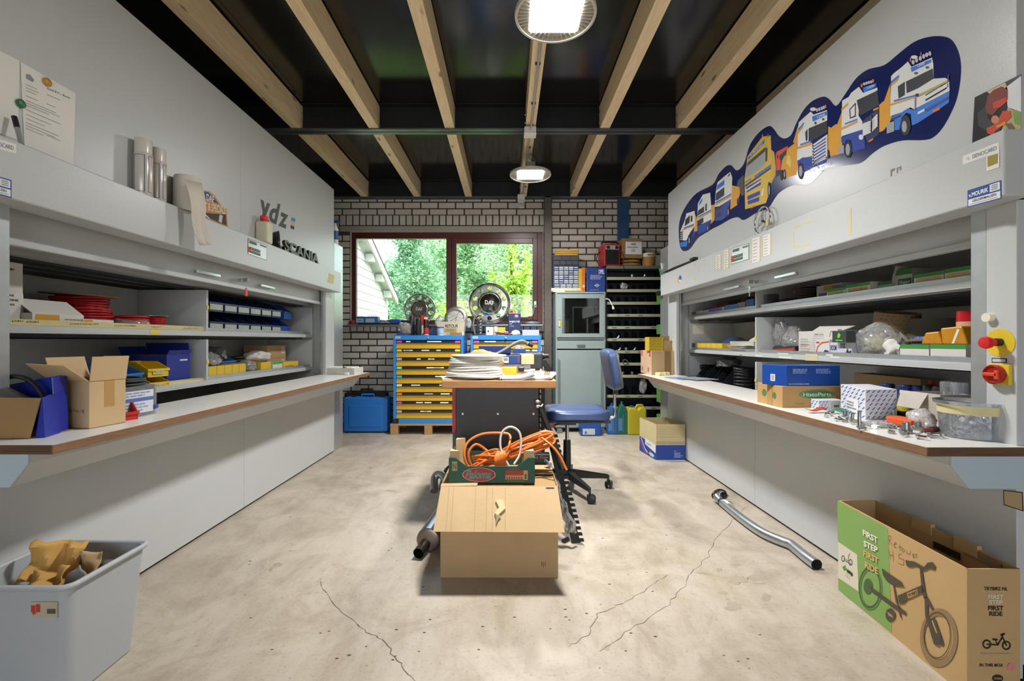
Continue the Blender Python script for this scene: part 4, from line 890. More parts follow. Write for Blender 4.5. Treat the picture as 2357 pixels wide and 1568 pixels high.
# box RETOUR with clock and bags
bx_ = thing('return_tub', 'cream plastic tub marked RETOUR holding the wall clock', 'tub', (wx(1040, 5.5), 5.5, ZCB))
BT = M('cream_tub', 'cfc8ae', 0.5, 0, 0.05)
wt_, dt_, ht_ = 0.33, 0.2, 0.155
MB().slab([(-wt_ / 2 + .02, -dt_ / 2 + .01, 0), (wt_ / 2 - .02, -dt_ / 2 + .01, 0), (wt_ / 2, -dt_ / 2, ht_), (-wt_ / 2, -dt_ / 2, ht_)], 0.003).slab([(-wt_ / 2 + .02, dt_ / 2 - .01, 0), (wt_ / 2 - .02, dt_ / 2 - .01, 0), (wt_ / 2, dt_ / 2, ht_), (-wt_ / 2, dt_ / 2, ht_)], -0.003).slab([(-wt_ / 2 + .02, -dt_ / 2 + .01, 0), (-wt_ / 2 + .02, dt_ / 2 - .01, 0), (-wt_ / 2, dt_ / 2, ht_), (-wt_ / 2, -dt_ / 2, ht_)], -0.003).slab([(wt_ / 2 - .02, -dt_ / 2 + .01, 0), (wt_ / 2 - .02, dt_ / 2 - .01, 0), (wt_ / 2, dt_ / 2, ht_), (wt_ / 2, -dt_ / 2, ht_)], 0.003).box(-wt_ / 2 + .02, wt_ / 2 - .02, -dt_ / 2 + .01, dt_ / 2 - .01, 0, 0.004).o('body', BT, bx_)
MB().tube([(-wt_ / 2, -dt_ / 2, ht_), (wt_ / 2, -dt_ / 2, ht_), (wt_ / 2, dt_ / 2, ht_), (-wt_ / 2, dt_ / 2, ht_)], 0.006, 8, True).o('rim', BT, bx_)
f_ = Fr((-wt_ / 2 + .02, -dt_ / 2 + .0055, 0), (wt_ - .04, 0, 0), (0, -0.01, ht_))
Print(f_).text('RETOUR', 0.28, 0.6, 0.8, 0.84, '2b2b29', 0, 0.015).rect(0.22, 0.22, 0.74, 0.55, 'b99f62').lines(0.3, 0.3, 0.66, 0.5, 2, '8d7748').rect(0.3, 0.02, 0.98, 0.17, 'd2ccbb').lines(0.32, 0.05, 0.6, 0.14, 1, '4a4a48').o('print', bx_)
ck = thing('wall_clock', 'round silver wall clock with white dial propped in the tub', 'clock', (wx(1051, 5.52), 5.48, 1.355 - 0.125))
X9 = rot(82, 'X')
MB().lathe([(0.095, 0.0), (0.13, -0.005), (0.14, 0.012), (0.118, 0.032), (0.1, 0.034), (0.098, 0.02)], (0, 0.0, 0.14), 40, X=X9, cap=False).o('bezel', M('brushed_alu', 'b5b5b1', 0.35, 0.8), ck, smooth=40)
MB().lathe([(0.1, 0.018), (0.0, 0.018)], (0, 0, 0.14), 40, X=X9).o('dial', PAPER, ck)
b = MB()
for k in range(12):
 b.box(-0.0022, 0.0022, 0.078, 0.092, 0.0185, 0.0192, X=Matrix.Translation((0, 0, 0.14)) @ X9 @ rot(30 * k))
b.o('hour_marks', BLACK, ck, kind='stuff')
for a, L in ((-25, 0.085), (175, 0.07), (118, 0.075)): MB().box(-0.0022 if L < .08 else -.0015, 0.0022 if L < .08 else .0015, -0.008, L, 0.0195, 0.0202, X=Matrix.Translation((0, 0, 0.14)) @ X9 @ rot(a)).o('hand', BLACK, ck)
crumple('foam_bag', 'white bubble-wrapped bundle left of the clock', (wx(1012, 5.6), 5.62, 1.155 + 0.1), (0.06, 0.05, 0.085), clear('milky_bag', 'ffffff', 0.05, 0.2, 0.42), 'bag', 5, 0.25)
crumple('foam_bag', 'white bubble-wrapped bundle above and behind the clock', (wx(1062, 5.68), 5.7, 1.155 + 0.155), (0.07, 0.04, 0.1), MATS['milky_bag'], 'bag', 6, 0.25)
crumple('foam_bag', 'white bubble-wrapped bundle right of the clock', (wx(1079, 5.6), 5.62, 1.155 + 0.1), (0.035, 0.04, 0.07), MATS['milky_bag'], 'bag', 7, 0.25)
# wheel covers on the sill
def wheel_cover(cx, cy, rpx, Y, label, big, hub):
 r = rpx * Y / F; c = on_y(cx, cy, Y); t = thing('wheel_cover', label, 'wheel cover', (c.x, c.y, c.z - r))
 X = rot(90 - 8, 'X'); n = 10; seg = 160
 # face plate with round holes: a grid of rings with hole quads removed
 prof = [(1.0, 0.0), (0.985, 0.05), (0.93, 0.055), (0.9, 0.02), (0.55, 0.02), (0.5, 0.09), (0.46, 0.1)] if not big else [(1.0, 0.0), (0.985, 0.06), (0.9, 0.09), (0.84, 0.03), (0.58, 0.03), (0.52, 0.11), (0.48, 0.12)]
 ri, ro = (0.57, 0.88) if not big else (0.59, 0.83)
 cs = M('polished_steel', 'cfccc8', 0.2, 1.0, 0.03)
 b = MB(); b.lathe([(a * r, h * r) for a, h in prof if a > ro], (0, 0, r), 64, X=X, cap=False); b.lathe([(ri * r, prof[4][1] * r)] + [(a * r, h * r) for a, h in prof[5:]], (0, 0, r), 64, X=X, cap=False)
 rc, rh = (ri + ro) / 2, (ro - ri) * 0.42; zf = prof[4][1]
 # annulus with holes
 bm = bmesh.new(); nr, na = 14, 200
 g = [[bm.verts.new((rr * math.cos(2 * math.pi * k / na), rr * math.sin(2 * math.pi * k / na), zf)) for k in range(na)] for rr in [ri + (ro - ri) * i / nr for i in range(nr + 1)]]
 cen = [(rc * math.cos(2 * math.pi * (j + 0.5) / n), rc * math.sin(2 * math.pi * (j + 0.5) / n)) for j in range(n)]
 for row in g:
  for v in row:
   for q in cen:
    d = Vector((v.co.x - q[0], v.co.y - q[1])); L = d.length
    if rh * 0.72 < L < rh * 1.2: d.normalize(); v.co.x, v.co.y = q[0] + d.x * rh, q[1] + d.y * rh
 for i in range(nr):
  for k in range(na):
   vs = [g[i][k], g[i][(k + 1) % na], g[i + 1][(k + 1) % na], g[i + 1][k]]; m_ = sum((v.co for v in vs), Vector()) / 4
   if all((Vector((m_.x - q[0], m_.y - q[1]))).length > rh * 0.96 for q in cen): bm.faces.new(vs)
 bm.verts.ensure_lookup_table(); bm.verts.index_update()
 vs = [Vector((0, 0, r)) + X @ (v.co * r) for v in bm.verts]; fs = [[v.index for v in f.verts] for f in bm.faces]; bm.free()
 b.add(vs, fs); b.o('cover', cs, t, smooth=35)
 for q in cen: MB().lathe([(rh * 1.08 * r, 0.012 * r), (rh * 1.02 * r, 0.03 * r), (rh * 0.98 * r, 0.0)], (0, 0, 0), 20, X=Matrix.Translation((0, 0, r)) @ X @ Matrix.Translation((q[0] * r, q[1] * r, zf * r)), cap=False).o('hole_rim', CHROME, t, smooth=60)
 h0 = prof[-1][1] * r
 MB().lathe([(0.47 * r, h0), (0.44 * r, h0 + 0.012), (0.0, h0 + (0.012 if not big else 0.05))], (0, 0, r), 48, X=X, cap=False).o('hub_cap', M('hub_steel', '8f8c88', 0.22, 1.0), t, smooth=40)
 fr = Fr(Vector((0, 0, r)) + X @ Vector((-0.2 * r, -0.1 * r, h0 + (0.014 if not big else 0.052))), X.to_3x3() @ Vector((0.4 * r, -0.05 * r, 0)), X.to_3x3() @ Vector((0, 0.2 * r, 0)))
 Print(fr).text(hub, 0, 0, 1, 1, 'd9d9d6', 1, 0.02).o('emblem', t)
 if not big: MB().box(-0.42 * r, 0.36 * r, 0.12 * r, 0.14 * r, h0 + 0.0125, h0 + 0.014, X=Matrix.Translation((0, 0, r)) @ X @ rot(-13)).o('crease', CHROME, t)
 return t
wheel_cover(966, 712, 36.5, 5.78, 'smaller round steel wheel cover with ten holes, leaning on the fixed pane', False, 'DAF')
wheel_cover(1127, 699, 49, 5.78, 'larger polished wheel cover with ten holes, leaning on the opening sash', True, 'DAF')
# left on the sill
lc = carton('drill_case', 'blue open case with drill bits on the window sill', (wx(847, 5.8), 5.8, SILLZ), 0, (0.28, 0.1, 0.1), M('case_blue', '2b6bb5', 0.4), 'case', True)
Print(faces_of(0.28, 0.1, 0.1)['f']).rect(0.03, 0.25, 0.35, 0.75, 'a9bcd0').rect(0.45, 0.25, 0.85, 0.75, 'a9bcd0').lines(0.06, 0.35, 0.32, 0.65, 1, '6a7d97').o('label', lc)
for k in range(6): MB().cyl((0.0 + k * 0.02, 0.01, 0.01), (0.0 + k * 0.02, 0.012, 0.13), 0.004, seg=8).o('drill_bit', STEEL, lc)
carton('parts_box', 'small bright blue box on the sill beside the smaller wheel cover', (wx(911, 5.8), 5.8, SILLZ), 0, (0.115, 0.08, 0.065), M('bright_blue', '1f3fc8', 0.4), 'box', True)
crumple('plastic_bag', 'small clear bag on the sill between two blue boxes', (wx(884, 5.8), 5.8, SILLZ), (0.06, 0.04, 0.03), POLY, 'bag', 9)
gl_ = crumple('work_glove', 'red and yellow work glove at the corner of the sill', (wx(812, 5.78), 5.77, SILLZ), (0.05, 0.035, 0.032), M('glove_red', 'a3322a', 0.8, 0, 0.3, 12), 'glove', 11, 0.3)
wb = thing('rubber_strip', 'black rubber strip along the front of the sill', 'strip', (wx(872, 5.74), 5.745, SILLZ)); MB().prism([(-0.02, 0), (0.02, 0), (0.012, 0.022), (-0.016, 0.018)], 'x', -0.26, 0.26).o('strip', BLACK, wb)
# right cabinet top
oil = thing('oil_can', 'navy injection cleaner tin with red cap on the drawer cabinet', 'tin', (wx(1184, 5.4), 5.42, ZCB + 0.03))
NAVY = M('tin_navy', '1d2a52', 0.35, 0, 0.04)
MB().box(-0.075, 0.075, -0.045, 0.045, 0, 0.235).o('body', NAVY, oil, bevel=0.006); MB().cyl((-0.03, 0, 0.235), (-0.03, 0, 0.262), 0.016, seg=16).o('cap', REDB, oil); MB().tube([(0.0, 0, 0.235), (0.0, 0, 0.25), (0.05, 0, 0.25), (0.06, 0, 0.235)], 0.004, 6).o('handle', NAVY, oil)
Print(faces_of(0.15, 0.09, 0.235)['f']).ell(0.66, 0.84, 0.14, 0.07, 'd6d9e2').ell(0.66, 0.84, 0.12, 0.055, 'a32a33', 1).rect(0.58, 0.825, 0.74, 0.855, 'e6e6ea', 2).text('INJECTIE', 0.12, 0.5, 0.92, 0.6, 'dfe2ea', 0, 0.02).rect(0.12, 0.43, 0.3, 0.46, 'aab0c4').poly([(0.12, 0.3), (0.5, 0.3), (0.44, 0.38), (0.12, 0.36)], '5d6a8e').o('print', oil)
kb = thing('cable_module', 'white wired electrical module on the drawer cabinet behind the bench', 'module', (wx(1130, 5.42), 5.44, ZCB))
MB().box(-0.06, 0.03, -0.04, 0.05, 0, 0.1).o('body', M('ivory_plastic', 'd8d2c2', 0.5), kb, bevel=0.006); MB().cyl((-0.03, -0.041, 0.05), (-0.03, -0.046, 0.05), 0.008, seg=12).o('socket', BLACK, kb); MB().box(0.035, 0.08, -0.03, 0.04, 0, 0.105).o('relay', M('ivory_plastic', 'd8d2c2', 0.5), kb, bevel=0.006)
wi = thing('wire_bundle', 'tangle of thin black and white wires on the drawer cabinet', 'wires', (wx(1160, 5.4), 5.4, ZCB))
r = random.Random(4)
for k in range(6):
 pts = [(r.uniform(-0.12, 0.14), r.uniform(-0.05, 0.05), r.uniform(0.006, 0.05)) for _ in range(6)]
 MB().tube(spline(pts, 5), 0.004, 6).o('wire', (BLACK, WHITE, BLUEB, BLACK, WHITE, REDB)[k], wi, smooth=60)
carton('parts_box', 'yellow box behind the wires on the drawer cabinet', (wx(1153, 5.6), 5.6, ZCB), 0, (0.11, 0.09, 0.1), YELB)
crumple('tape_ball', 'cream crumpled package in front of the navy tin', (wx(1187, 5.36), 5.35, ZCB), (0.05, 0.025, 0.035), PAPER, 'package', 12, 0.2)
carton('flat_box', 'long pale grey box at the column end of the drawer cabinet', (wx(1221, 5.45), 5.45, ZCB), 0, (0.2, 0.12, 0.065), M('pale_grey', 'b9b9b6', 0.6))
crumple('foil_roll', 'grey plastic-wrapped roll on the sill beside the column', (wx(1226, 5.8), 5.8, SILLZ), (0.1, 0.03, 0.024), M('grey_wrap', '70757c', 0.3), 'roll', 13, 0.15)
# black sensor bracket + spray gun
br = thing('bracket_post', 'upright black slotted bracket with a metal spray gun head', 'bracket', (wx(1103, 5.44), 5.44, ZCB))
MB().box(-0.028, -0.006, -0.012, 0.012, 0, 0.2).box(0.004, 0.034, -0.012, 0.012, 0, 0.2).o('post', BLACK, br, bevel=0.002)
b = MB()
for k in range(5): b.box(0.008, 0.03, -0.0135, -0.0125, 0.02 + k * 0.035, 0.04 + k * 0.035)
b.o('slot_cover', M('slot_grey', '8d9196', 0.4), br, kind='stuff')
MB().tube([(-0.05, 0, 0.02), (-0.075, 0, 0.12), (-0.06, 0, 0.2), (0.0, 0, 0.235)], 0.011, 8).o('hose', M('hose_grey', '8a8880', 0.4, 0.5), br, smooth=60)
MB().tube([(-0.02, 0, 0.2), (0.01, 0, 0.225), (0.05, 0, 0.235)], [0.03, 0.024, 0.012], 12).cyl((0.0, 0, 0.22), (0.0, 0, 0.25), 0.012).o('gun_head', CHROME, br, smooth=50)
wd = thing('wooden_block', 'small wooden lath in front of the cream tub', 'lath', (wx(1051, 5.36), 5.36, ZCB)); MB().box(-0.075, 0.06, -0.012, 0.012, 0, 0.03).o('lath', CARDIN, wd); MB().lathe([(0.012, 0), (0.014, 0.02), (0.01, 0.04), (0, 0.042)], (0.072, -0.01, 0), 14).o('knob', PAPER, wd, smooth=40)

# --- blue tool cases on the floor, left
CBL = M('tool_case_blue', '2170c2', 0.4, 0, 0.04)
def toolcase(p, size, m, label):
 w_, d_, h_ = size; t = thing('tool_case', label, 'tool case', p)
 MB().box(-w_ / 2, w_ / 2, -d_ / 2, -0.004, 0.012, h_).o('shell', m, t, bevel=0.02, bseg=3); MB().box(-w_ / 2, w_ / 2, 0.004, d_ / 2, 0.012, h_).o('shell', m, t, bevel=0.02, bseg=3)
 MB().box(-w_ / 2 + 0.07, w_ / 2 - 0.07, -d_ / 2 - 0.006, -d_ / 2 + 0.01, 0.07, h_ - 0.09).o('raised_panel', m, t, bevel=0.006)
 for k in (-1, 1): MB().box(k * w_ * 0.32 - 0.025, k * w_ * 0.32 + 0.025, -0.02, 0.02, h_ - 0.01, h_ + 0.012).o('latch', BLACK, t, bevel=0.003); MB().box(k * w_ * 0.36 - 0.03, k * w_ * 0.36 + 0.03, -d_ / 2 + 0.01, d_ / 2 - 0.01, 0, 0.013).o('foot', BLACK, t)
 MB().tube([(-0.08, 0, h_ - 0.01), (-0.07, 0, h_ + 0.03), (0.07, 0, h_ + 0.03), (0.08, 0, h_ - 0.01)], 0.012, 8).o('handle', m, t, smooth=50)
 return t
toolcase((wx(845, 5.47), 5.5, 0), (0.53, 0.2, 0.42), CBL, 'blue plastic tool case on the floor beside the drawer cabinet')
toolcase((wx(843, 5.74), 5.76, 0), (0.52, 0.16, 0.45), M('case_black', '202224', 0.5), 'black plastic case standing behind the blue tool case')
bo = thing('cleaner_bottle', 'white and blue bottle on the far top of the left unit', 'bottle', (wx(773, 4.64), 4.62, 2.0705))
MB().lathe([(0.03, 0), (0.032, 0.01), (0.032, 0.16), (0.012, 0.2), (0.012, 0.22)], seg=20).o('body', WHITE, bo, smooth=40); MB().lathe([(0.0322, 0.05), (0.0322, 0.14)], seg=20, cap=False).o('label', BLUEB, bo, smooth=60); MB().box(-0.012, 0.04, -0.012, 0.012, 0.22, 0.25).o('spray_head', BLUEB, bo, bevel=0.004)

# --- tall grey cabinet
GC = M('cabinet_grey_green', '8c9b9b', 0.5, 0, 0.05, 5, 0.15, 120)
YK = 5.45; kx0, kx1 = wx(1279, YK), wx(1394, YK); kw = kx1 - kx0; kz = wz(672, YK)
kt = thing('computer_cabinet', 'tall grey-green steel cabinet with glazed door and drawer beside the rack', 'cabinet', ((kx0 + kx1) / 2, YK, 0))
h_ = kz; x = kw / 2; kd = 0.42
def kl(py): return wz(py, YK)
b = MB().box(-x, -x + 0.018, 0, kd, 0.06, h_).box(x - 0.018, x, 0, kd, 0.06, h_).box(-x + 0.018, x - 0.018, 0, kd, h_ - 0.018, h_).box(-x + 0.018, x - 0.018, kd - 0.01, kd, 0.06, h_ - 0.018).box(-x + 0.018, x - 0.018, 0, kd - 0.01, kl(782), kl(778))
b.o('carcass', GC, kt, bevel=0.002)
MB().box(-x, x, 0.02, kd, 0.045, 0.062).o('plinth', GC, kt)
dr = MB().box(-x + 0.012, -x + 0.075, -0.012, 0.006, kl(777), kl(677)).box(x - 0.075, x - 0.012, -0.012, 0.006, kl(777), kl(677)).box(-x + 0.075, x - 0.075, -0.012, 0.006, kl(687), kl(677)).box(-x + 0.075, x - 0.075, -0.012, 0.006, kl(777), kl(768)).o('glazed_door', GC, kt, bevel=0.002)
MB().box(-x + 0.074, x - 0.074, -0.004, 0.0, kl(769), kl(686)).o('pane', clear('smoked_glass', 'd5dad8', 0.02, 0.02), dr)
MB().lathe([(0.006, 0), (0.006, 0.02), (0, 0.02)], (-x + 0.045, -0.012, kl(735)), 10, X=rot(90, 'X')).o('lock', STEEL, dr); MB().box(-x + 0.035, -x + 0.055, -0.022, -0.014, kl(752), kl(738)).o('yellow_tag', YELB, dr)
dw = MB().box(-x + 0.012, x - 0.012, -0.01, 0.006, kl(803), kl(784)).o('drawer', GC, kt, bevel=0.002)
MB().prism([(-0.045, kl(797)), (0.045, kl(797)), (0.05, kl(793)), (-0.05, kl(793))], 'y', -0.026, -0.01).o('cup_pull', M('pull_grey', '6c7676', 0.4, 0.4), dw, bevel=0.004)
MB().box(-x + 0.018, x - 0.018, -0.006, 0.008, 0.062, kl(806)).o('lower_panel', GC, kt, bevel=0.002)
b = MB()
for sx in (-1, 1):
 for k in range(34):
  z = kl(829 + k * 3.4); u0 = sx * x * 0.86; b.box(-0.022, 0.022, -0.0075, -0.0062, -0.0025, 0.0025, X=Matrix.Translation((u0 - (0.008 if sx < 0 else -0.008) * 0, 0, z)) @ rot(42, 'Y'))
b.o('vent_slots', M('slot_dark', '2c3233', 0.7), kt, kind='stuff')
for sx in (-1, 1): MB().prism([(-0.035, 0), (0.035, 0), (0.025, 0.045), (-0.025, 0.045)], 'y', -0.07, 0.03).xf(Matrix.Translation((sx * x * 0.85, 0, 0))).o('foot', M('foot_grey', '6f7473', 0.6), kt)
# things inside the glazed compartment
bi = thing('ring_binder', 'beige ring binder standing inside the glazed cabinet', 'binder', (wx(1305, 5.5), 5.55, kl(778) + 0.001)); MB().box(-0.032, 0.032, -0.03, 0.1, 0, 0.26).o('cover', M('binder_black', '2a2b2a', 0.6), bi); Print(Fr((-0.032, -0.03, 0), (0.064, 0, 0), (0, 0, 0.26))).rect(0.05, 0.25, 0.95, 0.93, 'c8b98c').rect(0.1, 0.84, 0.9, 0.91, '4c7a3c', 1).line([(0.4, 0.7), (0.6, 0.5), (0.45, 0.6)], 0.002, '4a4636', 1).o('label', bi); MB().lathe([(0.012, 0), (0.012, 0.002), (0.007, 0.002), (0.007, 0)], (0, -0.0305, 0.03), 16, X=rot(90, 'X'), cap=False).o('finger_ring', STEEL, bi)
mn = thing('monitor', 'flat screen with pale frame inside the glazed cabinet', 'monitor', (wx(1352, 5.62), 5.62, kl(778) + 0.001))
MB().box(-0.17, 0.17, -0.015, 0.015, 0.06, 0.37).o('screen', M('screen_black', '0c0d0e', 0.12), mn); MB().box(-0.19, -0.17, -0.02, 0.015, 0.05, 0.385).box(0.17, 0.19, -0.02, 0.015, 0.05, 0.385).box(-0.17, 0.17, -0.02, 0.015, 0.37, 0.385).box(-0.17, 0.17, -0.02, 0.015, 0.05, 0.065).o('bezel', M('bezel', 'b5b2a8', 0.5), mn); MB().box(-0.03, 0.03, -0.01, 0.01, 0.01, 0.05).box(-0.1, 0.1, -0.06, 0.06, 0, 0.01).o('stand', BLACK, mn)
tb_ = thing('power_lead', 'pale power lead with plug hanging from the cabinet side', 'cable', (kx1 + 0.01, YK + 0.05, kl(715)))
MB().tube(spline([on_y(1394, 688, 5.44), on_y(1402, 690, 5.42), on_y(1408, 700, 5.4), on_y(1411, 707, 5.4)], 5), 0.006, 8).o('lead', PAPER, tb_, True, smooth=60); MB().cyl(on_y(1411, 705, 5.4), on_y(1412, 712, 5.4), 0.012, 0.014, 12).o('plug', PAPER, tb_, True)
# on top of the cabinet
so_ = thing('drawer_organizer', 'small-parts organizer with rows of clear drawers on the tall cabinet', 'organizer', (wx(1303, 5.6), 5.6, kz + 0.001 + 0.055))
ow, oh, od = 0.32, 0.43, 0.16
MB().box(-ow / 2, ow / 2, 0, od, 0, oh * 0.66).o('frame', M('organizer_navy', '27345e', 0.5), so_); MB().box(-ow / 2, ow / 2, 0, od, oh * 0.665, oh * 0.95).o('frame', M('organizer_black', '2c2e30', 0.5), so_)
OD = M('organizer_drawer', '9aa3b3', 0.25, 0, 0.15, 8); ODL = M('organizer_label', 'dcdde0', 0.6)
for rr in range(5):
 nc = 4 if rr == 0 else 5; cw = ow * 0.94 / nc
 for c_ in range(nc):
  x0 = -ow * 0.47 + c_ * cw + 0.004; z0 = 0.008 + rr * 0.054; d_ = MB().box(x0, x0 + cw - 0.008, -0.006, 0.1, z0, z0 + 0.046).o('drawer', OD if (rr * 3 + c_) % 4 else M('organizer_drawer2', '56648a', 0.25), so_)
  MB().box(x0 + 0.004, x0 + cw - 0.012, -0.0085, -0.0065, z0 + 0.03, z0 + 0.04).box(x0 + 0.004, x0 + cw - 0.012, -0.0085, -0.0065, z0 + 0.004, z0 + 0.01).o('label', ODL, d_)
for rr, nc in ((0, 4), (1, 3)):
 cw = ow * 0.96 / nc
 for c_ in range(nc): MB().box(-ow * 0.48 + c_ * cw + 0.004, -ow * 0.48 + (c_ + 1) * cw - 0.004, -0.008, 0.1, oh * 0.68 + rr * 0.057, oh * 0.68 + 0.05 + rr * 0.057).o('drawer', M('organizer_drawer3', '43474c', 0.35), so_, bevel=0.003)
for k in range(3):
 en_ = thing('padded_envelope', ('lowest', 'middle', 'top')[k] + ' yellow padded envelope on the parts organizer', 'envelope', (wx(1304, 5.65) + 0.006 * k, 5.67, kz + 0.056 + oh * 0.95 + 0.002 + k * 0.026), -3 * k, 'envelopes'); MB().box(-0.15, 0.14, -0.06, 0.08, 0, 0.024).o('envelope', M('envelope', 'cfa24c', 0.6, 0, 0.1), en_, bevel=0.01, bseg=3)
rl = thing('paper_roll', 'thin patterned paper roll lying on the tall cabinet', 'roll', (wx(1305, 5.5), 5.5, kz + 0.001)); MB().cyl((-0.19, 0, 0.025), (0.16, 0, 0.025), 0.025, seg=20).o('roll', M('roll_paper', 'd6c6a2', 0.7, 0, 0.15, 30), rl, smooth=40); MB().box(-0.17, -0.03, -0.035, -0.026, 0, 0.014).o('loose_strip', PAPER, rl)
def book(nm, label, p, w_, d_, h_, m, pr=None):
 t = thing(nm, label, 'binder', p); MB().box(-w_ / 2, w_ / 2, 0, d_, 0, h_).o('cover', m, t, bevel=0.002)
 if pr: pr(Print(Fr((-w_ / 2, -0.0, 0), (w_, 0, 0), (0, 0, h_)))).o('print', t)
 return t
kz_ = kz + 0.001
book('file_binder', 'yellow binder spine beside the orange one on the tall cabinet', (wx(1336, 5.55), 5.55, kz_), 0.04, 0.2, 0.295, M('binder_yellow', 'c9ae3d', 0.55))
book('file_binder', 'orange binder spine next to the blue catalogue', (wx(1343.5, 5.53), 5.53, kz_), 0.036, 0.2, 0.305, M('binder_orange', 'dd6a12', 0.5), lambda q: q.rect(0.15, 0.2, 0.85, 0.29, 'd9d6ce'))
def op(q):
 q.text('OPEL', 0.6, 0.75, 0.93, 0.93, 'd6dbe6', 0, 0.03); q.lines(0.1, 0.52, 0.95, 0.72, 4, 'aebadb'); q.ring(0.5, 0.28, 0.1, 0.065, 0.72, 'd6dbe6'); q.rect(0.34, 0.27, 0.66, 0.29, 'd6dbe6', 1); q.lines(0.08, 0.08, 0.95, 0.11, 1, 'aebadb'); q.rect(-0.14, 0.0, -0.02, 1.0, '2e4a86', 0); return q
book('catalogue_binder', 'dark blue car parts catalogue facing out on the tall cabinet', (wx(1374, 5.5), 5.5, kz_), 0.2, 0.1, 0.295, M('catalogue_blue', '1c3a86', 0.4), op)

# --- steel rack with narrow trays
RG = M('rack_grey', '6d7268', 0.5, 0.2, 0.1, 6); RL = M('rack_tray_edge', 'a3a38d', 0.5, 0, 0.06); RD = M('rack_dark', '30363b', 0.6, 0.2, 0.1)
YRK = 5.5; rx0, rx1 = wx(1396, YRK), wx(1526, YRK)
rk = thing('parts_rack', 'dark steel rack with many shallow trays right of the tall cabinet', 'rack', ((rx0 + rx1) / 2, YRK, 0))
rw = (rx1 - rx0) / 2; rh = wz(612, YRK); rdp = 0.32
MB().box(-rw, rw, 0, rdp, rh - 0.035, rh).o('top_shelf', RG, rk)
for sx in (-1, 1): MB().box(sx * rw - 0.003, sx * rw + 0.003, 0.0, rdp, 0, rh - 0.035).o('side', RD, rk)
MB().box(-rw, rw, rdp - 0.004, rdp, 0, rh).o('back', RD, rk)
for j, py in enumerate((640, 668, 697, 725, 753, 781, 809, 837, 865, 911, 938)):
 z = wz(py + 4, YRK)
 sf = MB().box(-rw + 0.004, rw - 0.004, 0.0, rdp - 0.005, z, z + 0.004).o('tray', RD, rk); MB().box(-rw + 0.004, rw - 0.004, -0.004, 0.0, z - 0.003, z + 0.032).o('tray_edge', RL, sf)
 if 0 < j < 10:
  for k in range(1, 7): MB().prism([(0.01, z + 0.004), (rdp - 0.006, z + 0.004), (rdp - 0.006, z + 0.12), (0.12, z + 0.1)], 'x', -rw + k * rw / 3.5 - 0.001, -rw + k * rw / 3.5 + 0.001).o('tray_divider', M('divider_steel', '474f57', 0.35, 0.7), sf)
 for k in range(4 if j > 2 else 0):
  if (j + k) % 3: Print(Fr((-rw, -0.0045, z - 0.003), (2 * rw, 0, 0), (0, 0, 0.035))).rect(0.1 + k * 0.23, 0.3, 0.18 + k * 0.23, 0.6, '4e4d3f').o('tray_label', sf)
r = random.Random(8)
def fitting(py, px, kind, label):
 z = wz(py + 4, YRK) + 0.0045; x = wx(px, YRK + 0.05);
 if kind == 'ring':
  t = thing('pipe_fitting', label, 'fitting', (x, YRK + 0.05, z)); MB().lathe([(0.034, 0), (0.034, 0.06), (0.024, 0.06), (0.024, 0), (0.034, 0)], (0, 0, 0.034), 24, X=rot(90, 'X'), cap=False).o('ring', STEEL, t, smooth=40)
 elif kind == 'stack':
  t = thing('pipe_fitting', label, 'fitting', (x, YRK + 0.05, z)); MB().lathe([(0.022, 0), (0.022, 0.05), (0.028, 0.052), (0.028, 0.062), (0.016, 0.064)], seg=18).o('sleeve', STEEL, t, smooth=40)
 else:
  t = thing('pipe_fitting', label, 'fitting', (x, YRK + 0.05, z)); MB().tube(spline([(-0.03, 0, 0.02), (0, 0, 0.024), (0.02, 0, 0.04), (0.024, 0, 0.065)], 4), 0.018, 12).o('elbow', STEEL, t, smooth=50)
fitting(837, 1416, 'ring', 'steel ring at the front of the tray with three stacked rings, lower')
fitting(837, 1436, 'ring', 'steel ring lying beside two stacked rings in the rack')
t = thing('pipe_fitting', 'steel ring on top of another in the rack', 'fitting', (wx(1417, YRK + 0.05), YRK + 0.05, wz(841, YRK) + 0.0045 + 0.07)); MB().lathe([(0.034, 0), (0.034, 0.06), (0.024, 0.06), (0.024, 0), (0.034, 0)], (0, 0, 0.034), 24, X=rot(90, 'X'), cap=False).o('ring', STEEL, t, smooth=40)
fitting(809, 1423, 'elbow', 'steel elbow in the tray above the stacked rings, first one'); fitting(809, 1441, 'stack', 'short steel sleeve in the tray above the stacked rings'); fitting(809, 1458, 'elbow', 'steel elbow in the tray above the stacked rings, farther one')
fitting(781, 1420, 'elbow', 'steel elbow in the fifth tray near the cabinet'); fitting(865, 1433, 'stack', 'steel sleeve in the ninth tray'); fitting(865, 1455, 'stack', 'steel cup in the ninth tray near the worktop box')
fitting(668, 1438, 'elbow', 'wrapped metal piece in the second tray'); fitting(640, 1480, 'elbow', 'metal piece in the topmost tray, right part'); fitting(640, 1455, 'stack', 'metal sleeve in the topmost tray')
crumple('plastic_bag', 'crumpled clear bag hanging in the lower rack tray', (wx(1483, 5.5), 5.55, wz(911, YRK) + 0.02), (0.05, 0.04, 0.11), POLY, 'bag', 17)
crumple('plastic_bag', 'small crumpled clear bag in the second rack tray', (wx(1438, 5.5), 5.54, wz(668, YRK) + 0.012), (0.045, 0.04, 0.045), POLY, 'bag', 18)
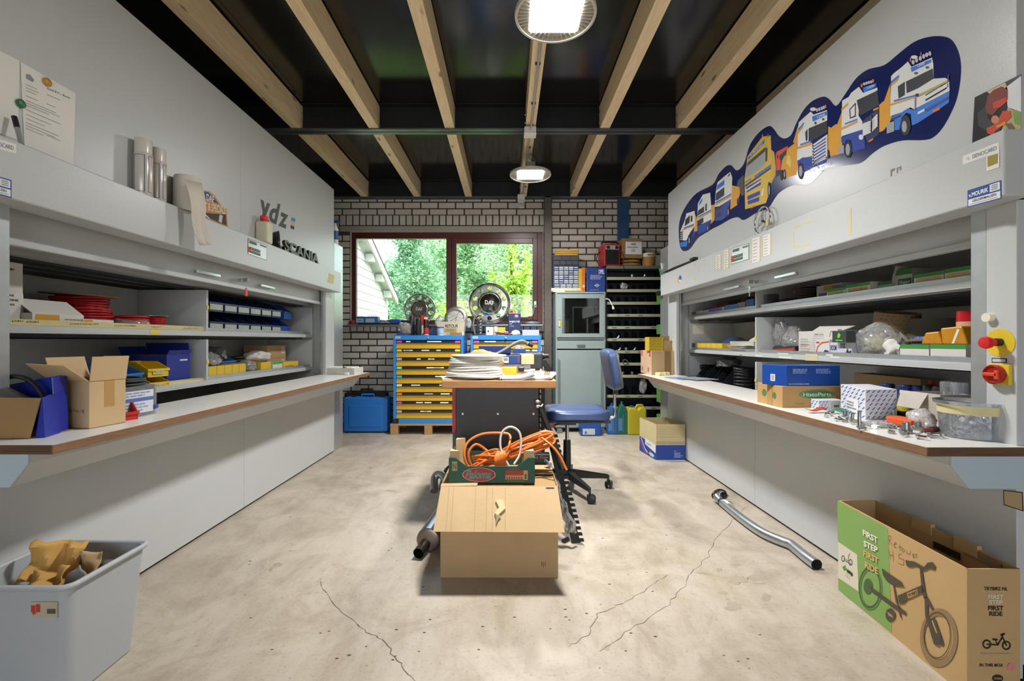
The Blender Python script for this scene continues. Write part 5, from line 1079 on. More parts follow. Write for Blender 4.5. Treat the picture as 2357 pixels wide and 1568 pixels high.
# on top of the rack
he = thing('fan_heater', 'red electric fan heater with black grille on top of the rack', 'heater', (wx(1403, 5.6), 5.62, rh + 0.001), 8)
RH = M('heater_red', 'b51f26', 0.35)
MB().box(-0.1, 0.1, -0.1, 0.12, 0, 0.27).o('body', RH, he, bevel=0.006); MB().box(-0.083, 0.083, -0.1025, -0.1, 0.02, 0.195).o('grille_back', BLACK, he)
for k in range(14): MB().box(-0.08 + k * 0.012, -0.077 + k * 0.012, -0.107, -0.1025, 0.02, 0.195).o('grille_bar', BLACK, he)
MB().box(-0.083, 0.083, -0.104, -0.1, 0.2, 0.25).o('control_panel', M('heater_panel', '9ea4a4', 0.4), he)
for k in (-1, 1): MB().lathe([(0.02, 0), (0.018, 0.015), (0, 0.016)], (k * 0.055, -0.104, 0.225), 18, X=rot(90, 'X')).o('knob', BLACK, he, smooth=40)
MB().tube(spline([(-0.1, -0.02, 0.27), (-0.09, -0.02, 0.3), (0.09, -0.02, 0.3), (0.1, -0.02, 0.27)], 4), 0.01, 8).o('carry_handle', BLACK, he, smooth=50)
MB().tube(spline([(-0.1, 0.05, 0.2), (-0.16, 0.0, 0.12), (-0.17, -0.05, 0.05), (-0.12, -0.09, 0.0), (-0.06, -0.12, 0.012)], 5), 0.005, 8).o('power_cord', BLACK, he, smooth=60)
MB().tube(spline([(0.1, -0.1, 0.2), (0.13, -0.13, 0.12), (0.125, -0.135, 0.03), (0.13, -0.14, -0.03), (0.115, -0.14, -0.06)], 5), 0.006, 8).o('hanging_cord', BLACK, he, smooth=60)
ex = crumple('paper_parcel', 'brown paper parcel under the cardboard box on the rack, lower one', (wx(1452, 5.6), 5.62, rh + 0.001), (0.14, 0.08, 0.03), M('kraft', '9c7a44', 0.75, 0, 0.15), 'parcel', 19, 0.12)
ex = crumple('paper_parcel', 'brown paper parcel directly beneath the cardboard box on the rack', (wx(1453, 5.6), 5.63, rh + 0.055), (0.13, 0.08, 0.024), M('kraft', '9c7a44', 0.75, 0, 0.15), 'parcel', 20, 0.1)
mx_ = carton('labelled_carton', 'brown carton with a white label on top of the rack', (wx(1451, 5.6), 5.64, rh + 0.1), 4, (0.25, 0.2, 0.24), M('carton_brown', '8f6f45', 0.85))
Print(faces_of(0.25, 0.2, 0.24)['f']).rect(0.16, 0.2, 0.97, 0.83, 'd9d9d8').ring(0.56, 0.71, 0.13, 0.07, 0.85, '2a2a2c', 1).rect(0.47, 0.69, 0.65, 0.73, '2a2a2c', 2).lines(0.25, 0.5, 0.87, 0.6, 1, '4a4a4c', 1).lines(0.45, 0.3, 0.65, 0.47, 3, '4a4a4c', 1, ragged=False).o('label', mx_)
pt_ = thing('paint_tub', 'cream and brown tub with lid beside the labelled carton', 'tub', (wx(1493, 5.6), 5.6, rh + 0.001)); MB().lathe([(0.075, 0), (0.082, 0.125), (0.083, 0.13)], seg=28).o('tub', M('tub_brown', 'a2763f', 0.5), pt_, smooth=40); MB().lathe([(0.084, 0.115), (0.088, 0.12), (0.088, 0.16), (0.08, 0.165), (0, 0.165)], seg=28).o('lid', M('lid_cream', 'd8cfb0', 0.5), pt_, smooth=40)
Print(Fr((-0.05, -0.0885, 0.12), (0.1, 0, 0), (0, 0, 0.035))).text('einzA', 0.1, 0.15, 0.9, 0.9, '38352c', 0, 0.02).o('print', pt_)
bq_ = thing('blue_jar', 'round blue jar behind the cream tub on the rack', 'jar', (wx(1481, 5.72), 5.74, rh + 0.001)); MB().lathe([(0.03, 0), (0.03, 0.2), (0.0, 0.2)], seg=18).o('body', BLUEB, bq_, smooth=40); MB().lathe([(0.032, 0.2), (0.032, 0.23), (0.0, 0.232)], seg=18).o('lid', BLUEB, bq_, smooth=40)
carton('white_box', 'small white box at the end of the rack top', (wx(1513, 5.6), 5.66, rh + 0.001), 0, (0.09, 0.1, 0.14), CARDW)
# hanging tools at the end of the right-hand unit
gt = thing('tool_bundle', 'bundle of green and white cable ties and tubes at the end of the right unit', 'tools', (wx(1526, 4.78), 4.8, 1.72))
for k, (dx, m_, h0, h1) in enumerate(((-0.02, M('tool_green', '3f9a72', 0.4), -0.1, 0.14), (0.0, WHITE, -0.08, 0.2), (0.02, BLACK, -0.05, 0.22), (0.035, REDB, 0.0, 0.3), (0.01, M('tool_green', '3f9a72', 0.4), -0.02, 0.16))):
 MB().tube(spline([(dx, 0.01 * k, h0), (dx + 0.01, 0.01 * k, (h0 + h1) / 2), (dx - 0.008, 0.01 * k, h1)], 4), 0.008 if k < 3 else 0.005, 8).o('rod', m_, gt, smooth=50)
MB().box(-0.05, 0.05, -0.02, 0.06, -0.14, -0.1).o('holder', BLACK, gt)
# green shelving between the rack and the right unit
GS = M('shelf_green', '5f9448', 0.45, 0, 0.06)
gs = thing('green_shelving', 'green metal shelving between the rack and the right unit', 'shelving', (1.825, 5.1, 0))
for z in (1.62, 1.28):
 MB().box(-0.12, 0.12, -0.1, 0.12, z - 0.11, z + 0.0).o('green_bin', GS, gs, bevel=0.004)
for z in (0.2, 0.5, 0.82): MB().box(-0.12, 0.12, -0.1, 0.12, z - 0.1, z + 0.06).o('green_bin', GS, gs, bevel=0.004)
for sx in (-0.125, 0.125): MB().box(sx - 0.008, sx + 0.008, -0.11, -0.095, 0, 1.66).o('upright', DARKST, gs)
tg = thing('hang_tag', 'white printed hang tag on the green shelving', 'tag', (1.755, 4.985, 1.1)); MB().slab([(-0.03, 0, 0), (0.03, 0, 0.005), (0.025, 0, 0.16), (-0.015, 0, 0.16)], 0.002).o('tag', PAPER, tg); Print(Fr((-0.03, -0.0005, 0), (0.06, 0, 0), (0, 0, 0.16))).lines(0.2, 0.3, 0.7, 0.7, 4, '6a6a6a').rect(0.2, 0.08, 0.5, 0.22, '2f2f30').o('print', tg); MB().tube([(0.005, 0, 0.15), (0.01, 0, 0.18), (0.015, 0, 0.15)], 0.002, 6).o('string', WHITE, tg)

# --- jerrycans on the floor
def jug(label, px, Y, w_, h_, m, capm, kind=0, rz=0):
 t = thing('jerrycan', label, 'jerrycan', (wx(px, Y), Y, 0), rz)
 x = w_ / 2; d = w_ * 0.36
 if kind == 0:      # bottle with sloped shoulders and a side handle
  MB().prism([(-x, 0.0), (x, 0.0), (x, h_ * 0.62), (x * 0.75, h_ * 0.8), (x * 0.2, h_ * 0.93), (-x * 0.25, h_ * 0.93), (-x * 0.9, h_ * 0.72), (-x, h_ * 0.6)], 'y', -d, d).o('body', m, t, bevel=0.012, bseg=3)
  MB().cyl((0, 0, h_ * 0.92), (0, 0, h_), x * 0.22, seg=14).o('cap', capm, t); MB().box(x * 0.05, x * 0.12, -d - 0.001, -d + 0.001, 0.03, h_ * 0.6).o('level_strip', CLEARP, t); MB().box(-x * 0.75, -x * 0.1, -d - 0.0012, -d, h_ * 0.12, h_ * 0.5).o('label', M('jug_label', '4b7fb0', 0.4), t)
 elif kind == 1:    # canister with big loop handle
  MB().prism([(-x, 0.0), (x, 0.0), (x, h_ * 0.5), (-x * 0.1, h_ * 0.55), (-x * 0.55, h_ * 0.85), (-x, h_ * 0.85)], 'y', -d, d).o('body', m, t, bevel=0.012, bseg=3)
  MB().tube(spline([(-x * 0.4, 0, h_ * 0.7), (-x * 0.1, 0, h_ * 0.95), (x * 0.5, 0, h_ * 0.95), (x * 0.88, 0, h_ * 0.75), (x * 0.9, 0, h_ * 0.45)], 5), 0.018, 10).o('handle', m, t, smooth=50)
  MB().cyl((-x * 0.8, 0, h_ * 0.84), (-x * 0.8, 0, h_), x * 0.18, seg=14).o('cap', m, t); Print(Fr((-x, -d - 0.001, 0), (w_, 0, 0), (0, 0, h_ * 0.5))).rect(0.1, 0.1, 0.7, 0.55, 'b9c3cc').rect(0.2, 0.15, 0.3, 0.35, '5a6a80', 1).o('label', t)
 else:              # square canister
  MB().prism([(-x, 0.0), (x, 0.0), (x, h_ * 0.88), (x * 0.8, h_ * 0.95), (x * 0.3, h_ * 0.95), (x * 0.1, h_ * 0.86), (-x * 0.2, h_ * 0.92), (-x * 0.9, h_ * 0.93), (-x, h_ * 0.84)], 'y', -d, d).o('body', m, t, bevel=0.02, bseg=3)
  MB().cyl((-x * 0.45, 0, h_ * 0.9), (-x * 0.45, 0, h_ * 0.98), x * 0.22, seg=14).o('cap', capm, t); MB().tube([(0.0, 0, h_ * 0.9), (x * 0.15, 0, h_ * 1.0), (x * 0.7, 0, h_ * 1.0), (x * 0.85, 0, h_ * 0.93)], 0.012, 8).o('handle', m, t, smooth=50)
 return t
jug('blue canister with loop handle on the floor behind the chair', 1357, 5.32, 0.235, 0.31, M('jug_blue', '124a9c', 0.35), BLUEB, 1)
jug('blue oil bottle standing beside the teal one', 1408, 5.36, 0.125, 0.36, M('jug_steelblue', '2f5c93', 0.35), BLUEB)
jug('teal green oil bottle between the blue bottle and yellow canister', 1431, 5.36, 0.125, 0.38, M('jug_teal', '1c6054', 0.35), M('jug_teal', '1c6054', 0.35))
jug('olive yellow canister with blue cap in front of the rack', 1463, 5.36, 0.215, 0.34, M('jug_yellow', 'b6a724', 0.45), BLUEB, 2)

# ================================================================ middle of the room
# --- workbench
ZTB = 0.872; bx0, bx1, by0, by1 = -0.376, 0.277, 2.585, 3.78
wb_ = thing('workbench', 'wood-topped workbench with a black panelled cabinet, centre of the room', 'workbench', ((bx0 + bx1) / 2, (by0 + by1) / 2, 0))
MB().box(bx0, bx1, by0, by1, ZTB - 0.044, ZTB).o('top', BEECH, wb_, True, bevel=0.004)
BP = M('bench_black', '232322', 0.42, 0, 0.06, 5)
MB().box(-0.3, 0.178, by0 + 0.035, by0 + 0.055, 0.03, ZTB - 0.045).o('end_panel', BP, wb_, True, bevel=0.002)
MB().box(-0.318, 0.1, by0 + 0.056, by1 - 0.05, 0.03, ZTB - 0.045).o('cabinet', M('bench_grey', '3a3b3d', 0.45), wb_, True, bevel=0.003)
MB().prism([(-0.318, 0.03), (-0.3005, 0.03), (-0.3005, 0.6), (-0.318, 0.62)], 'y', by0 + 0.034, by0 + 0.056).o('corner_post', M('bench_grey', '3a3b3d', 0.45), wb_, True)
MB().prism([(-0.32, 0.56), (-0.3, 0.59), (-0.3, ZTB - 0.046), (-0.32, ZTB - 0.046)], 'y', by0 + 0.03, by0 + 0.0335).o('red_strip', M('bench_red', 'a01a1c', 0.4), wb_, True)
for px in (1065, 1146, 1228):
 q = on_y(px, 953, by0 + 0.03); MB().cyl((q.x, by0 + 0.034, q.z), (q.x, by0 + 0.029, q.z), 0.006, seg=12).o('screw', STEEL, wb_, True)
b = MB()
for k in range(16): b.box(0.185, 0.192, by0 + 0.05, by0 + 0.09, 0.3 + k * 0.033, 0.322 + k * 0.033)
b.o('perforated_strip', M('pale_strip', 'a9a7a0', 0.5), wb_, True, kind='stuff')
MB().cyl((0.2, by0 + 0.1, 0), (0.2, by0 + 0.1, ZTB - 0.045), 0.018, seg=12).cyl((0.2, by1 - 0.1, 0), (0.2, by1 - 0.1, ZTB - 0.045), 0.018, seg=12).o('leg', DARKST, wb_, True)
# tubing coil
tc = thing('tubing_coil', 'stack of white plastic tubing coils on the bench corner', 'coil', (-0.2, 2.73, ZTB + 0.012))
WT = M('white_tubing', 'd6d2c8', 0.4, 0, 0.05); r = random.Random(6)
for k in range(9):
 z = 0.007 + k * 0.0125; R0 = 0.168 - 0.0035 * k + r.uniform(-0.004, 0.004); cxx = r.uniform(-0.006, 0.006)
 pts = [(cxx + R0 * math.cos(a), R0 * 0.8 * math.sin(a), z + 0.004 * math.sin(a * 2 + k)) for a in [2 * math.pi * i / 36 for i in range(36)]]
 MB().tube(pts, 0.0075, 8, True).o('coil_turn', WT, tc, smooth=60)
 if k % 3 == 0:
  pts = [(cxx + (R0 - 0.02) * math.cos(a), (R0 - 0.02) * 0.8 * math.sin(a), z + 0.006) for a in [2 * math.pi * i / 30 for i in range(30)]]; MB().tube(pts, 0.0075, 8, True).o('coil_turn', WT, tc, smooth=60)
sp_ = thing('cable_spool', 'white cable spool disc lying on the tubing coils', 'spool', (-0.175, 2.76, ZTB + 0.134))
MB().lathe([(0.0, 0), (0.165, 0.0), (0.168, 0.004), (0.165, 0.008), (0.05, 0.008), (0.045, 0.004), (0, 0.004)], seg=40).o('flange', WT, sp_, smooth=40); MB().lathe([(0.145, -0.02), (0.145, 0.0)], seg=36).o('core', WT, sp_, smooth=40)
# papers
def sheet(nm, label, p, rz, w_, d_, n=1, m=None, curl=0.0, cat='papers'):
 t = thing(nm, label, cat, p, rz)
 for k in range(n):
  b = MB(); nx = 8; a = random.Random(k + int(abs(p[0]) * 999)); dx, dy, dr = a.uniform(-0.006, 0.006), a.uniform(-0.006, 0.006), a.uniform(-3, 3)
  top = [(-w_ / 2 + w_ * i / nx, curl * (max(0, i / nx - 0.45) ** 2) * 0.25) for i in range(nx + 1)]
  pr = top + [(x_, z_ - 0.0012) for x_, z_ in top[::-1]]
  b.prism(pr, 'y', -d_ / 2, d_ / 2).xf(Matrix.Translation((dx, dy, 0.0015 + k * 0.0022)) @ rot(dr)); b.o('sheet', m or PAPER, t)
 return t
sheet('paper_stack', 'curled stack of white papers on the bench beside the coil', (0.055, 2.7, ZTB), 2, 0.19, 0.2, 7, None, 0.32)
sheet('paper_stack', 'white papers at the bench corner nearest the chair', (0.195, 2.72, ZTB), -8, 0.14, 0.2, 5, None, 0.12)
sheet('paper_stack', 'papers sticking out under the tubing coil', (-0.3, 2.76, ZTB), 15, 0.2, 0.24, 3)
sheet('paper_sheet', 'white sheet on the bench toward the tool case', (0.23, 3.0, ZTB), 5, 0.12, 0.16, 2)
pn = thing('paper_cone', 'small folded paper cone with brass plugs on the bench', 'paper', (0.2, 2.76, ZTB + 0.016)); MB().lathe([(0.02, 0), (0.003, 0.04)], seg=4).o('fold', PAPER, pn)
for k in range(3): MB().cyl((0.025 + k * 0.012, 0.02, 0.0), (0.03 + k * 0.012, 0.01, 0.022), 0.004, seg=8).o('brass_plug', M('brass', '9a7a3a', 0.35, 0.8), pn)
carton('yellow_block', 'yellow box on the bench beside the coil', (0.004, 2.97, ZTB), 0, (0.105, 0.09, 0.055), M('block_yellow', 'd2bd2f', 0.5), 'box')
# further objects on the bench
tb1 = carton('tool_carton', 'dark blue power tool carton with white label behind the coil', (-0.013, 3.3, ZTB + 0.06), 2, (0.2, 0.16, 0.06), M('carton_navy', '16407f', 0.4), 'box')
Print(faces_of(0.2, 0.16, 0.06)['f']).rect(0.03, 0.15, 0.58, 0.85, 'd6dade').lines(0.06, 0.3, 0.35, 0.75, 2, '6d7788').rect(0.4, 0.4, 0.55, 0.75, '8b919a', 1).text('BOSCH', 0.9, 0.2, 0.97, 0.85, 'c33a3f', 0, 0.02).o('label', tb1)
carton('clear_case', 'clear plastic case with a strip of masking tape under the navy carton', (0.03, 3.3, ZTB), 0, (0.26, 0.18, 0.058), CLEARP, 'case')
cs = carton('sorting_box', 'pale sorting box with yellow tape on the bench', (0.135, 3.28, ZTB + 0.06), 3, (0.09, 0.15, 0.07), M('pale_case', 'c3c9cc', 0.4), 'box'); Print(faces_of(0.09, 0.15, 0.07)['f']).rect(0.0, 0.1, 1.0, 0.9, MASK).o('tape', cs)
carton('blue_carton', 'long navy carton propped up at the back of the bench', (-0.1, 3.52, ZTB + 0.13), -3, (0.24, 0.1, 0.055), M('carton_royal', '17337f', 0.4), 'box')
crumple('paper_bag', 'crumpled kraft paper package behind the tubing coil', (-0.17, 3.2, ZTB), (0.13, 0.07, 0.09), M('kraft_light', 'b59a68', 0.8, 0, 0.1), 'package', 22, 0.22)
tcs = thing('power_tool_case', 'dark grey power tool case at the far end of the bench', 'tool case', (0.0, 3.6, ZTB))
DG = M('case_darkgrey', '3c3f42', 0.5); MB().box(-0.34, 0.27, -0.1, 0.12, 0.0, 0.1295).o('shell', DG, tcs, bevel=0.015, bseg=3); MB().box(0.14, 0.17, -0.106, -0.09, 0.03, 0.1).o('latch', BLACK, tcs, bevel=0.004); MB().cyl((0.27, -0.04, 0.105), (0.32, -0.04, 0.105), 0.016, seg=14).o('hinge_knob', BLACK, tcs)
MB().box(-0.02, 0.02, -0.03, 0.03, -0.05, 0.05, X=Matrix.Translation((0.30, -0.06, 0.03)) @ rot(-35, 'Y')).o('clip_arm', BLACK, tcs, bevel=0.005)
sb_ = carton('small_parts_box', 'small blue box of clear bags on the tool case', (0.09, 3.6, ZTB + 0.132), 0, (0.1, 0.1, 0.03), BLUEB, 'box', True); crumple('plastic_bag', 'clear bag in the small blue box on the tool case', (0.09, 3.6, ZTB + 0.14), (0.045, 0.035, 0.028), POLY, 'bag', 24)
wp = thing('water_pipe', 'grey bent coolant pipe with black end lying across the bench clutter', 'pipe', (0.1, 3.45, ZTB + 0.13))
HP = M('hose_pipe', '7d7a72', 0.45, 0.4, 0.08); pts = [on_y(1118, 826, 3.3), on_y(1150, 812, 3.36), on_y(1180, 794, 3.42), on_y(1196, 787, 3.45), on_y(1207, 787, 3.46), on_y(1219, 793, 3.46)]
MB().tube(spline(pts, 5), 0.013, 12).o('tube', HP, wp, True, smooth=60); MB().cyl(on_y(1216, 791, 3.455), on_y(1227, 796, 3.45), 0.017, seg=16).o('hose_end', BLACK, wp, True); MB().cyl(on_y(1213, 790, 3.456), on_y(1216, 791.5, 3.455), 0.019, seg=16).o('clamp', STEEL, wp, True)
drl = thing('drill_bit_holder', 'steel socket driver lying on the bench behind the yellow box', 'tool', (0.13, 3.05, ZTB)); MB().cyl((-0.04, 0, 0.02), (0.02, 0, 0.02), 0.012, seg=14).cyl((0.02, 0, 0.02), (0.05, 0, 0.02), 0.018, seg=14).o('socket', STEEL, drl, smooth=40); MB().box(-0.06, -0.02, -0.02, 0.02, 0.02, 0.05).o('grip', BLACK, drl, bevel=0.006); MB().box(0.05, 0.19, -0.04, 0.04, 0.0, 0.016).o('paper_pad', PAPER, drl)
scr = thing('loose_screws', 'loose dark screws scattered in front of the coil', 'screws', (-0.03, 2.64, ZTB)); b = MB()
def scw(b_, c_, r_): b_.box(-0.009, 0.009, -0.002, 0.002, 0, 0.004, X=Matrix.Translation(c_) @ rot(r_.uniform(0, 180)) @ rot(r_.uniform(-15, 15), 'Y'))
heap(b, (0, 0, 0.002), 0.06, 0.035, 40, scw, 3).o('screws', DARKST, scr, kind='stuff')

# --- office chair
ch = thing('swivel_chair', 'blue vinyl swivel chair on a dark star base beside the bench', 'chair', (0.437, 3.36, 0))
BV = M('blue_vinyl', '43557c', 0.33, 0, 0.08, 6); CBK = M('chair_black', '262626', 0.45);
sz = 0.535
def pad(nm, w_, d_, t_, X, m, par=ch):
 """rounded cushion"""
 bm = bmesh.new(); bmesh.ops.create_cube(bm, size=2.0); bmesh.ops.subdivide_edges(bm, edges=bm.edges[:], cuts=9, use_grid_fill=True)
 for v in bm.verts:
  x_, y_, z_ = v.co; n_ = 4.0
  l_ = (abs(x_) ** n_ + abs(y_) ** n_) ** (1 / n_); mx2 = max(abs(x_), abs(y_), 1e-6); k = mx2 / max(l_, 1e-6)
  x2, y2 = x_ * k, y_ * k; e = max(0, 1 - (max(abs(x2), abs(y2))) ** 6)
  v.co = Vector((x2 * w_ / 2, y2 * d_ / 2, (z_ * (0.45 + 0.55 * e)) * t_ / 2))
 for v in bm.verts: v.co = X @ v.co
 bm.verts.index_update(); q = MB().add([v.co.copy() for v in bm.verts], [[v.index for v in f.verts] for f in bm.faces]); bm.free()
 return q.o(nm, m, par, smooth=85)
pad('seat', 0.46, 0.44, 0.085, Matrix.Translation((0.065, 0, sz + 0.035)), BV)
MB().box(-0.15, 0.28, -0.2, 0.2, sz - 0.012, sz + 0.006).o('seat_pan', CBK, ch, bevel=0.006)
pad('backrest', 0.3, 0.37, 0.07, Matrix.Translation((0.32, 0, 0.89)) @ rot(-10, 'Y') @ rot(90, 'Y'), BV)
pad('backrest_shell', 0.27, 0.34, 0.03, Matrix.Translation((0.352, 0, 0.885)) @ rot(-10, 'Y') @ rot(90, 'Y'), M('shell_grey', '5f5d58', 0.5))
MB().tube(spline([(0.12, 0, sz - 0.012), (0.25, 0, sz - 0.012), (0.33, 0, sz - 0.005), (0.352, 0, sz + 0.03), (0.352, 0, sz + 0.16), (0.36, 0, sz + 0.26)], 5), 0.011, 10).o('back_bar', CHROME, ch, smooth=50)
MB().box(0.345, 0.375, -0.025, 0.025, sz + 0.17, sz + 0.26).o('bracket', CBK, ch, bevel=0.004); MB().box(-0.08, 0.06, -0.06, 0.06, sz - 0.05, sz - 0.012).o('mechanism', DARKST, ch, bevel=0.004); MB().tube([(-0.02, -0.05, sz - 0.03), (-0.1, -0.1, sz - 0.04)], 0.006, 8).o('lever', CBK, ch)
MB().cyl((0, 0, 0.36), (0, 0, sz - 0.04), 0.014, seg=18).o('gas_rod', CHROME, ch, smooth=40); MB().cyl((0, 0, 0.12), (0, 0, 0.365), 0.031, 0.027, 20).o('column', CBK, ch, smooth=40)
for k in range(5):
 a = 4 - 72 * k; X = rot(a)
 MB().add([X @ Vector(q) for q in ((0.0, -0.026, 0.09), (0.0, 0.026, 0.09), (0.0, 0.026, 0.155), (0.0, -0.026, 0.155), (0.31, -0.012, 0.075), (0.31, 0.012, 0.075), (0.31, 0.012, 0.105), (0.31, -0.012, 0.105))], [(0, 1, 2, 3), (4, 5, 6, 7), (0, 1, 5, 4), (2, 3, 7, 6), (1, 2, 6, 5), (0, 3, 7, 4)]).o('base_arm', CBK, ch, bevel=0.006)
 c = X @ Vector((0.31, 0, 0)); Xc = Matrix.Translation((c.x, c.y, 0)) @ rot(a + 55)
 cst_ = MB().cyl((c.x, c.y, 0.04), (c.x, c.y, 0.1), 0.008, seg=10).o('caster', CBK, ch)
 for yy in (-0.016, 0.016): MB().lathe([(0.0, -0.009), (0.022, -0.009), (0.029, -0.006), (0.029, 0.006), (0.022, 0.009), (0, 0.009)], seg=20, X=Xc @ Matrix.Translation((0.012, yy, 0.0295)) @ rot(90, 'X')).o('wheel', BLACK, cst_, smooth=40)
 MB().box(-0.02, 0.03, -0.006, 0.006, 0.03, 0.06, X=Xc).o('hood', CBK, cst_, bevel=0.004)

# --- cardboard box in front, crate with cables on top of it
fb = carton('cardboard_box', 'large plain cardboard box with its front flap hanging out, nearest the camera', (-0.04, 2.29, 0), 0, (0.546, 0.36, 0.424), CARD, 'box', True, {'b': (0.17, -89), 'l': (0.17, -89)})
MB().box(-0.268, 0.268, -0.17, 0.175, 0.408, 0.414).o('inner_flap', CARDIN, fb)
fl_ = MB().slab([(-0.27, -0.182, 0.424), (0.27, -0.182, 0.424), (0.288, -0.305, 0.262), (-0.286, -0.305, 0.266)], 0.004).o('front_flap', CARD2, fb)
fr_ = Fr((-0.27, -0.182 - 0.001, 0.4235), (0.54, 0, 0), (0, -0.123, -0.16))
fr_.n = -fr_.n
for u in (0.07, 0.11, 0.3, 0.395, 0.445, 0.55): Print(fr_, None, 0.0007).rect(u, 0.02, u + 0.0025, 0.98, '9a7d50').o('crease', fb)
Print(fr_, None, 0.0008).rect(0.9, 0.02, 0.97, 0.05, '2d2a26').o('tape_mark', fb)
mt = thing('tape_scrap', 'torn scrap of pale tape stuck on the front box flap', 'tape', (-0.05, 2.03, 0.33))
P_ = [fr_.uv(u, v) + Vector((-0.04, 2.29, 0)) for u, v in ((0.47, 0.32), (0.53, 0.3), (0.555, 0.5), (0.49, 0.66), (0.465, 0.6), (0.5, 0.48))]
MB().slab([p_ + Vector((0, -0.008, 0.006)) for p_ in P_], 0.006).o('scrap', M('pale_tape', 'cdbf92', 0.6), mt, True)
MB().slab([fr_.uv(u, v) + Vector((-0.04, 2.295, 0.0)) + Vector((0, -0.012, 0.006)) for u, v in ((0.47, 0.62), (0.52, 0.66), (0.5, 0.72), (0.48, 0.84), (0.478, 0.7))], 0.003).o('torn_end', M('pale_tape2', '8f8664', 0.6), mt, True)
Print(faces_of(0.546, 0.36, 0.424)['f']).line([(0.86, 0.13), (0.86, 0.17)], 0.003, '5b472d').line([(0.875, 0.12), (0.875, 0.17)], 0.003, '5b472d').line([(0.89, 0.13), (0.89, 0.17)], 0.003, '5b472d').o('stack_mark', fb)
GRN = M('crate_green', '2f5b4c', 0.7, 0, 0.06, 8)
cw, cd_, chh = 0.405, 0.3, 0.15; zc_ = 0.4255
cr = thing('fruit_crate', 'green printed fruit crate full of orange cable on the cardboard box', 'crate', (-0.076, 2.305, zc_))
def dip(y0): return [(-cw / 2, 0), (cw / 2, 0), (cw / 2, 0.118), (cw / 2 - 0.03, 0.118), (cw / 2 - 0.06, 0.095), (cw / 2 - 0.085, 0.078), (-cw / 2 + 0.085, 0.078), (-cw / 2 + 0.06, 0.095), (-cw / 2 + 0.03, 0.118), (-cw / 2, 0.118)]
MB().prism(dip(0), 'y', -cd_ / 2, -cd_ / 2 + 0.004).o('front_wall', GRN, cr); MB().prism(dip(0), 'y', cd_ / 2 - 0.004, cd_ / 2).o('back_wall', GRN, cr)
for sx in (-1, 1): MB().box(sx * cw / 2 - 0.002, sx * cw / 2 + 0.002, -cd_ / 2 + 0.005, cd_ / 2 - 0.005, 0, 0.115).o('side_wall', GRN, cr)
MB().box(-cw / 2 + 0.003, cw / 2 - 0.003, -cd_ / 2 + 0.005, cd_ / 2 - 0.005, 0, 0.004).o('bottom', CARDIN, cr)
for sx in (-1, 1):
 for sy in (-1, 1): MB().prism([(sx * (cw / 2 - 0.004), sy * (cd_ / 2 - 0.005)), (sx * (cw / 2 - 0.05), sy * (cd_ / 2 - 0.005)), (sx * (cw / 2 - 0.004), sy * (cd_ / 2 - 0.05))], 'z', 0.004, chh).o('corner_post', CARD2, cr)
pf_ = Print(Fr((-cw / 2, -cd_ / 2, 0), (cw, 0, 0), (0, 0, 0.118)))
pf_.ell(0.35, 0.33, 0.195, 0.28, 'd8cfb4').ell(0.35, 0.33, 0.188, 0.265, 'b22a2c', 1).text('Paloma', 0.2, 0.16, 0.5, 0.52, '5f8f86', 2, 0.035, 0.12)
pf_.rect(0.66, 0.3, 0.92, 0.5, 'a63c2c').rect(0.66, 0.14, 0.88, 0.3, 'c9a06a').rect(0.87, 0.12, 0.92, 0.5, 'c9a06a', 1).text('1', 0.885, 0.16, 0.905, 0.36, '2f5b4c', 2, 0.02)
for k in range(7): pf_.rect(0.67 + k * 0.028, 0.16, 0.688 + k * 0.028, 0.24, 'a63c2c', 1)
pf_.lines(0.7, 0.53, 0.88, 0.58, 1, '8a7c56', 1, 0.6).lines(0.68, 0.05, 0.9, 0.1, 1, '8a7c56', 1, 0.6).rect(0.035, 0.48, 0.095, 0.86, 'b99a66').text('N', 0.045, 0.54, 0.085, 0.78, '2f5b4c', 1, 0.02).o('print', cr)
ORC = M('orange_cable', 'd9722a', 0.4, 0, 0.06, 10)
oc = thing('cable_bundle', 'tangled orange cable bundle spilling over the fruit crate', 'cable', (-0.05, 2.3, zc_ + 0.006))
r = random.Random(12)
def loops(n, c0, c1, rw, rh, seed):
 r = random.Random(seed)
 for k in range(n):
  a = Vector(c0) + Vector((r.uniform(-.02, .02), r.uniform(-.05, .05), r.uniform(-.02, .025))); c = Vector(c1) + Vector((r.uniform(-.03, .03), r.uniform(-.04, .04), r.uniform(-.02, .03)))
  d = c - a; s_ = Vector((r.uniform(-0.2, 0.2), r.uniform(-1, 1), r.uniform(0.2, 1))).normalized() * rw * r.uniform(0.5, 1)
  pts = [a, a + d * 0.25 + s_ * 0.6, a + d * 0.7 + s_ * 0.8, c + s_ * 0.3, c - s_ * 0.4, a + d * 0.6 - s_ * 0.7, a + d * 0.2 - s_ * 0.4]
  pts = [Vector((q.x, min(max(q.y, -0.12), 0.12), max(q.z, 0.012))) for q in pts]
  MB().tube(spline(pts, 7, True), 0.0062, 8, True).o('cable_loop', ORC, oc, smooth=60)
loops(9, (-0.11, -0.02, 0.06), (0.03, -0.05, 0.085), 0.04, 0.03, 1); loops(12, (0.0, 0.0, 0.08), (0.25, 0.02, 0.165), 0.05, 0.03, 2)
MB().tube(spline([(-0.14, -0.06, 0.03), (-0.165, -0.06, 0.1), (-0.15, -0.03, 0.16), (-0.08, 0.0, 0.195), (0.02, 0.0, 0.2), (0.06, -0.01, 0.19), (0.055, -0.06, 0.15), (0.03, -0.07, 0.1)], 6), 0.0065, 8).o('cable_loop', ORC, oc, smooth=60)
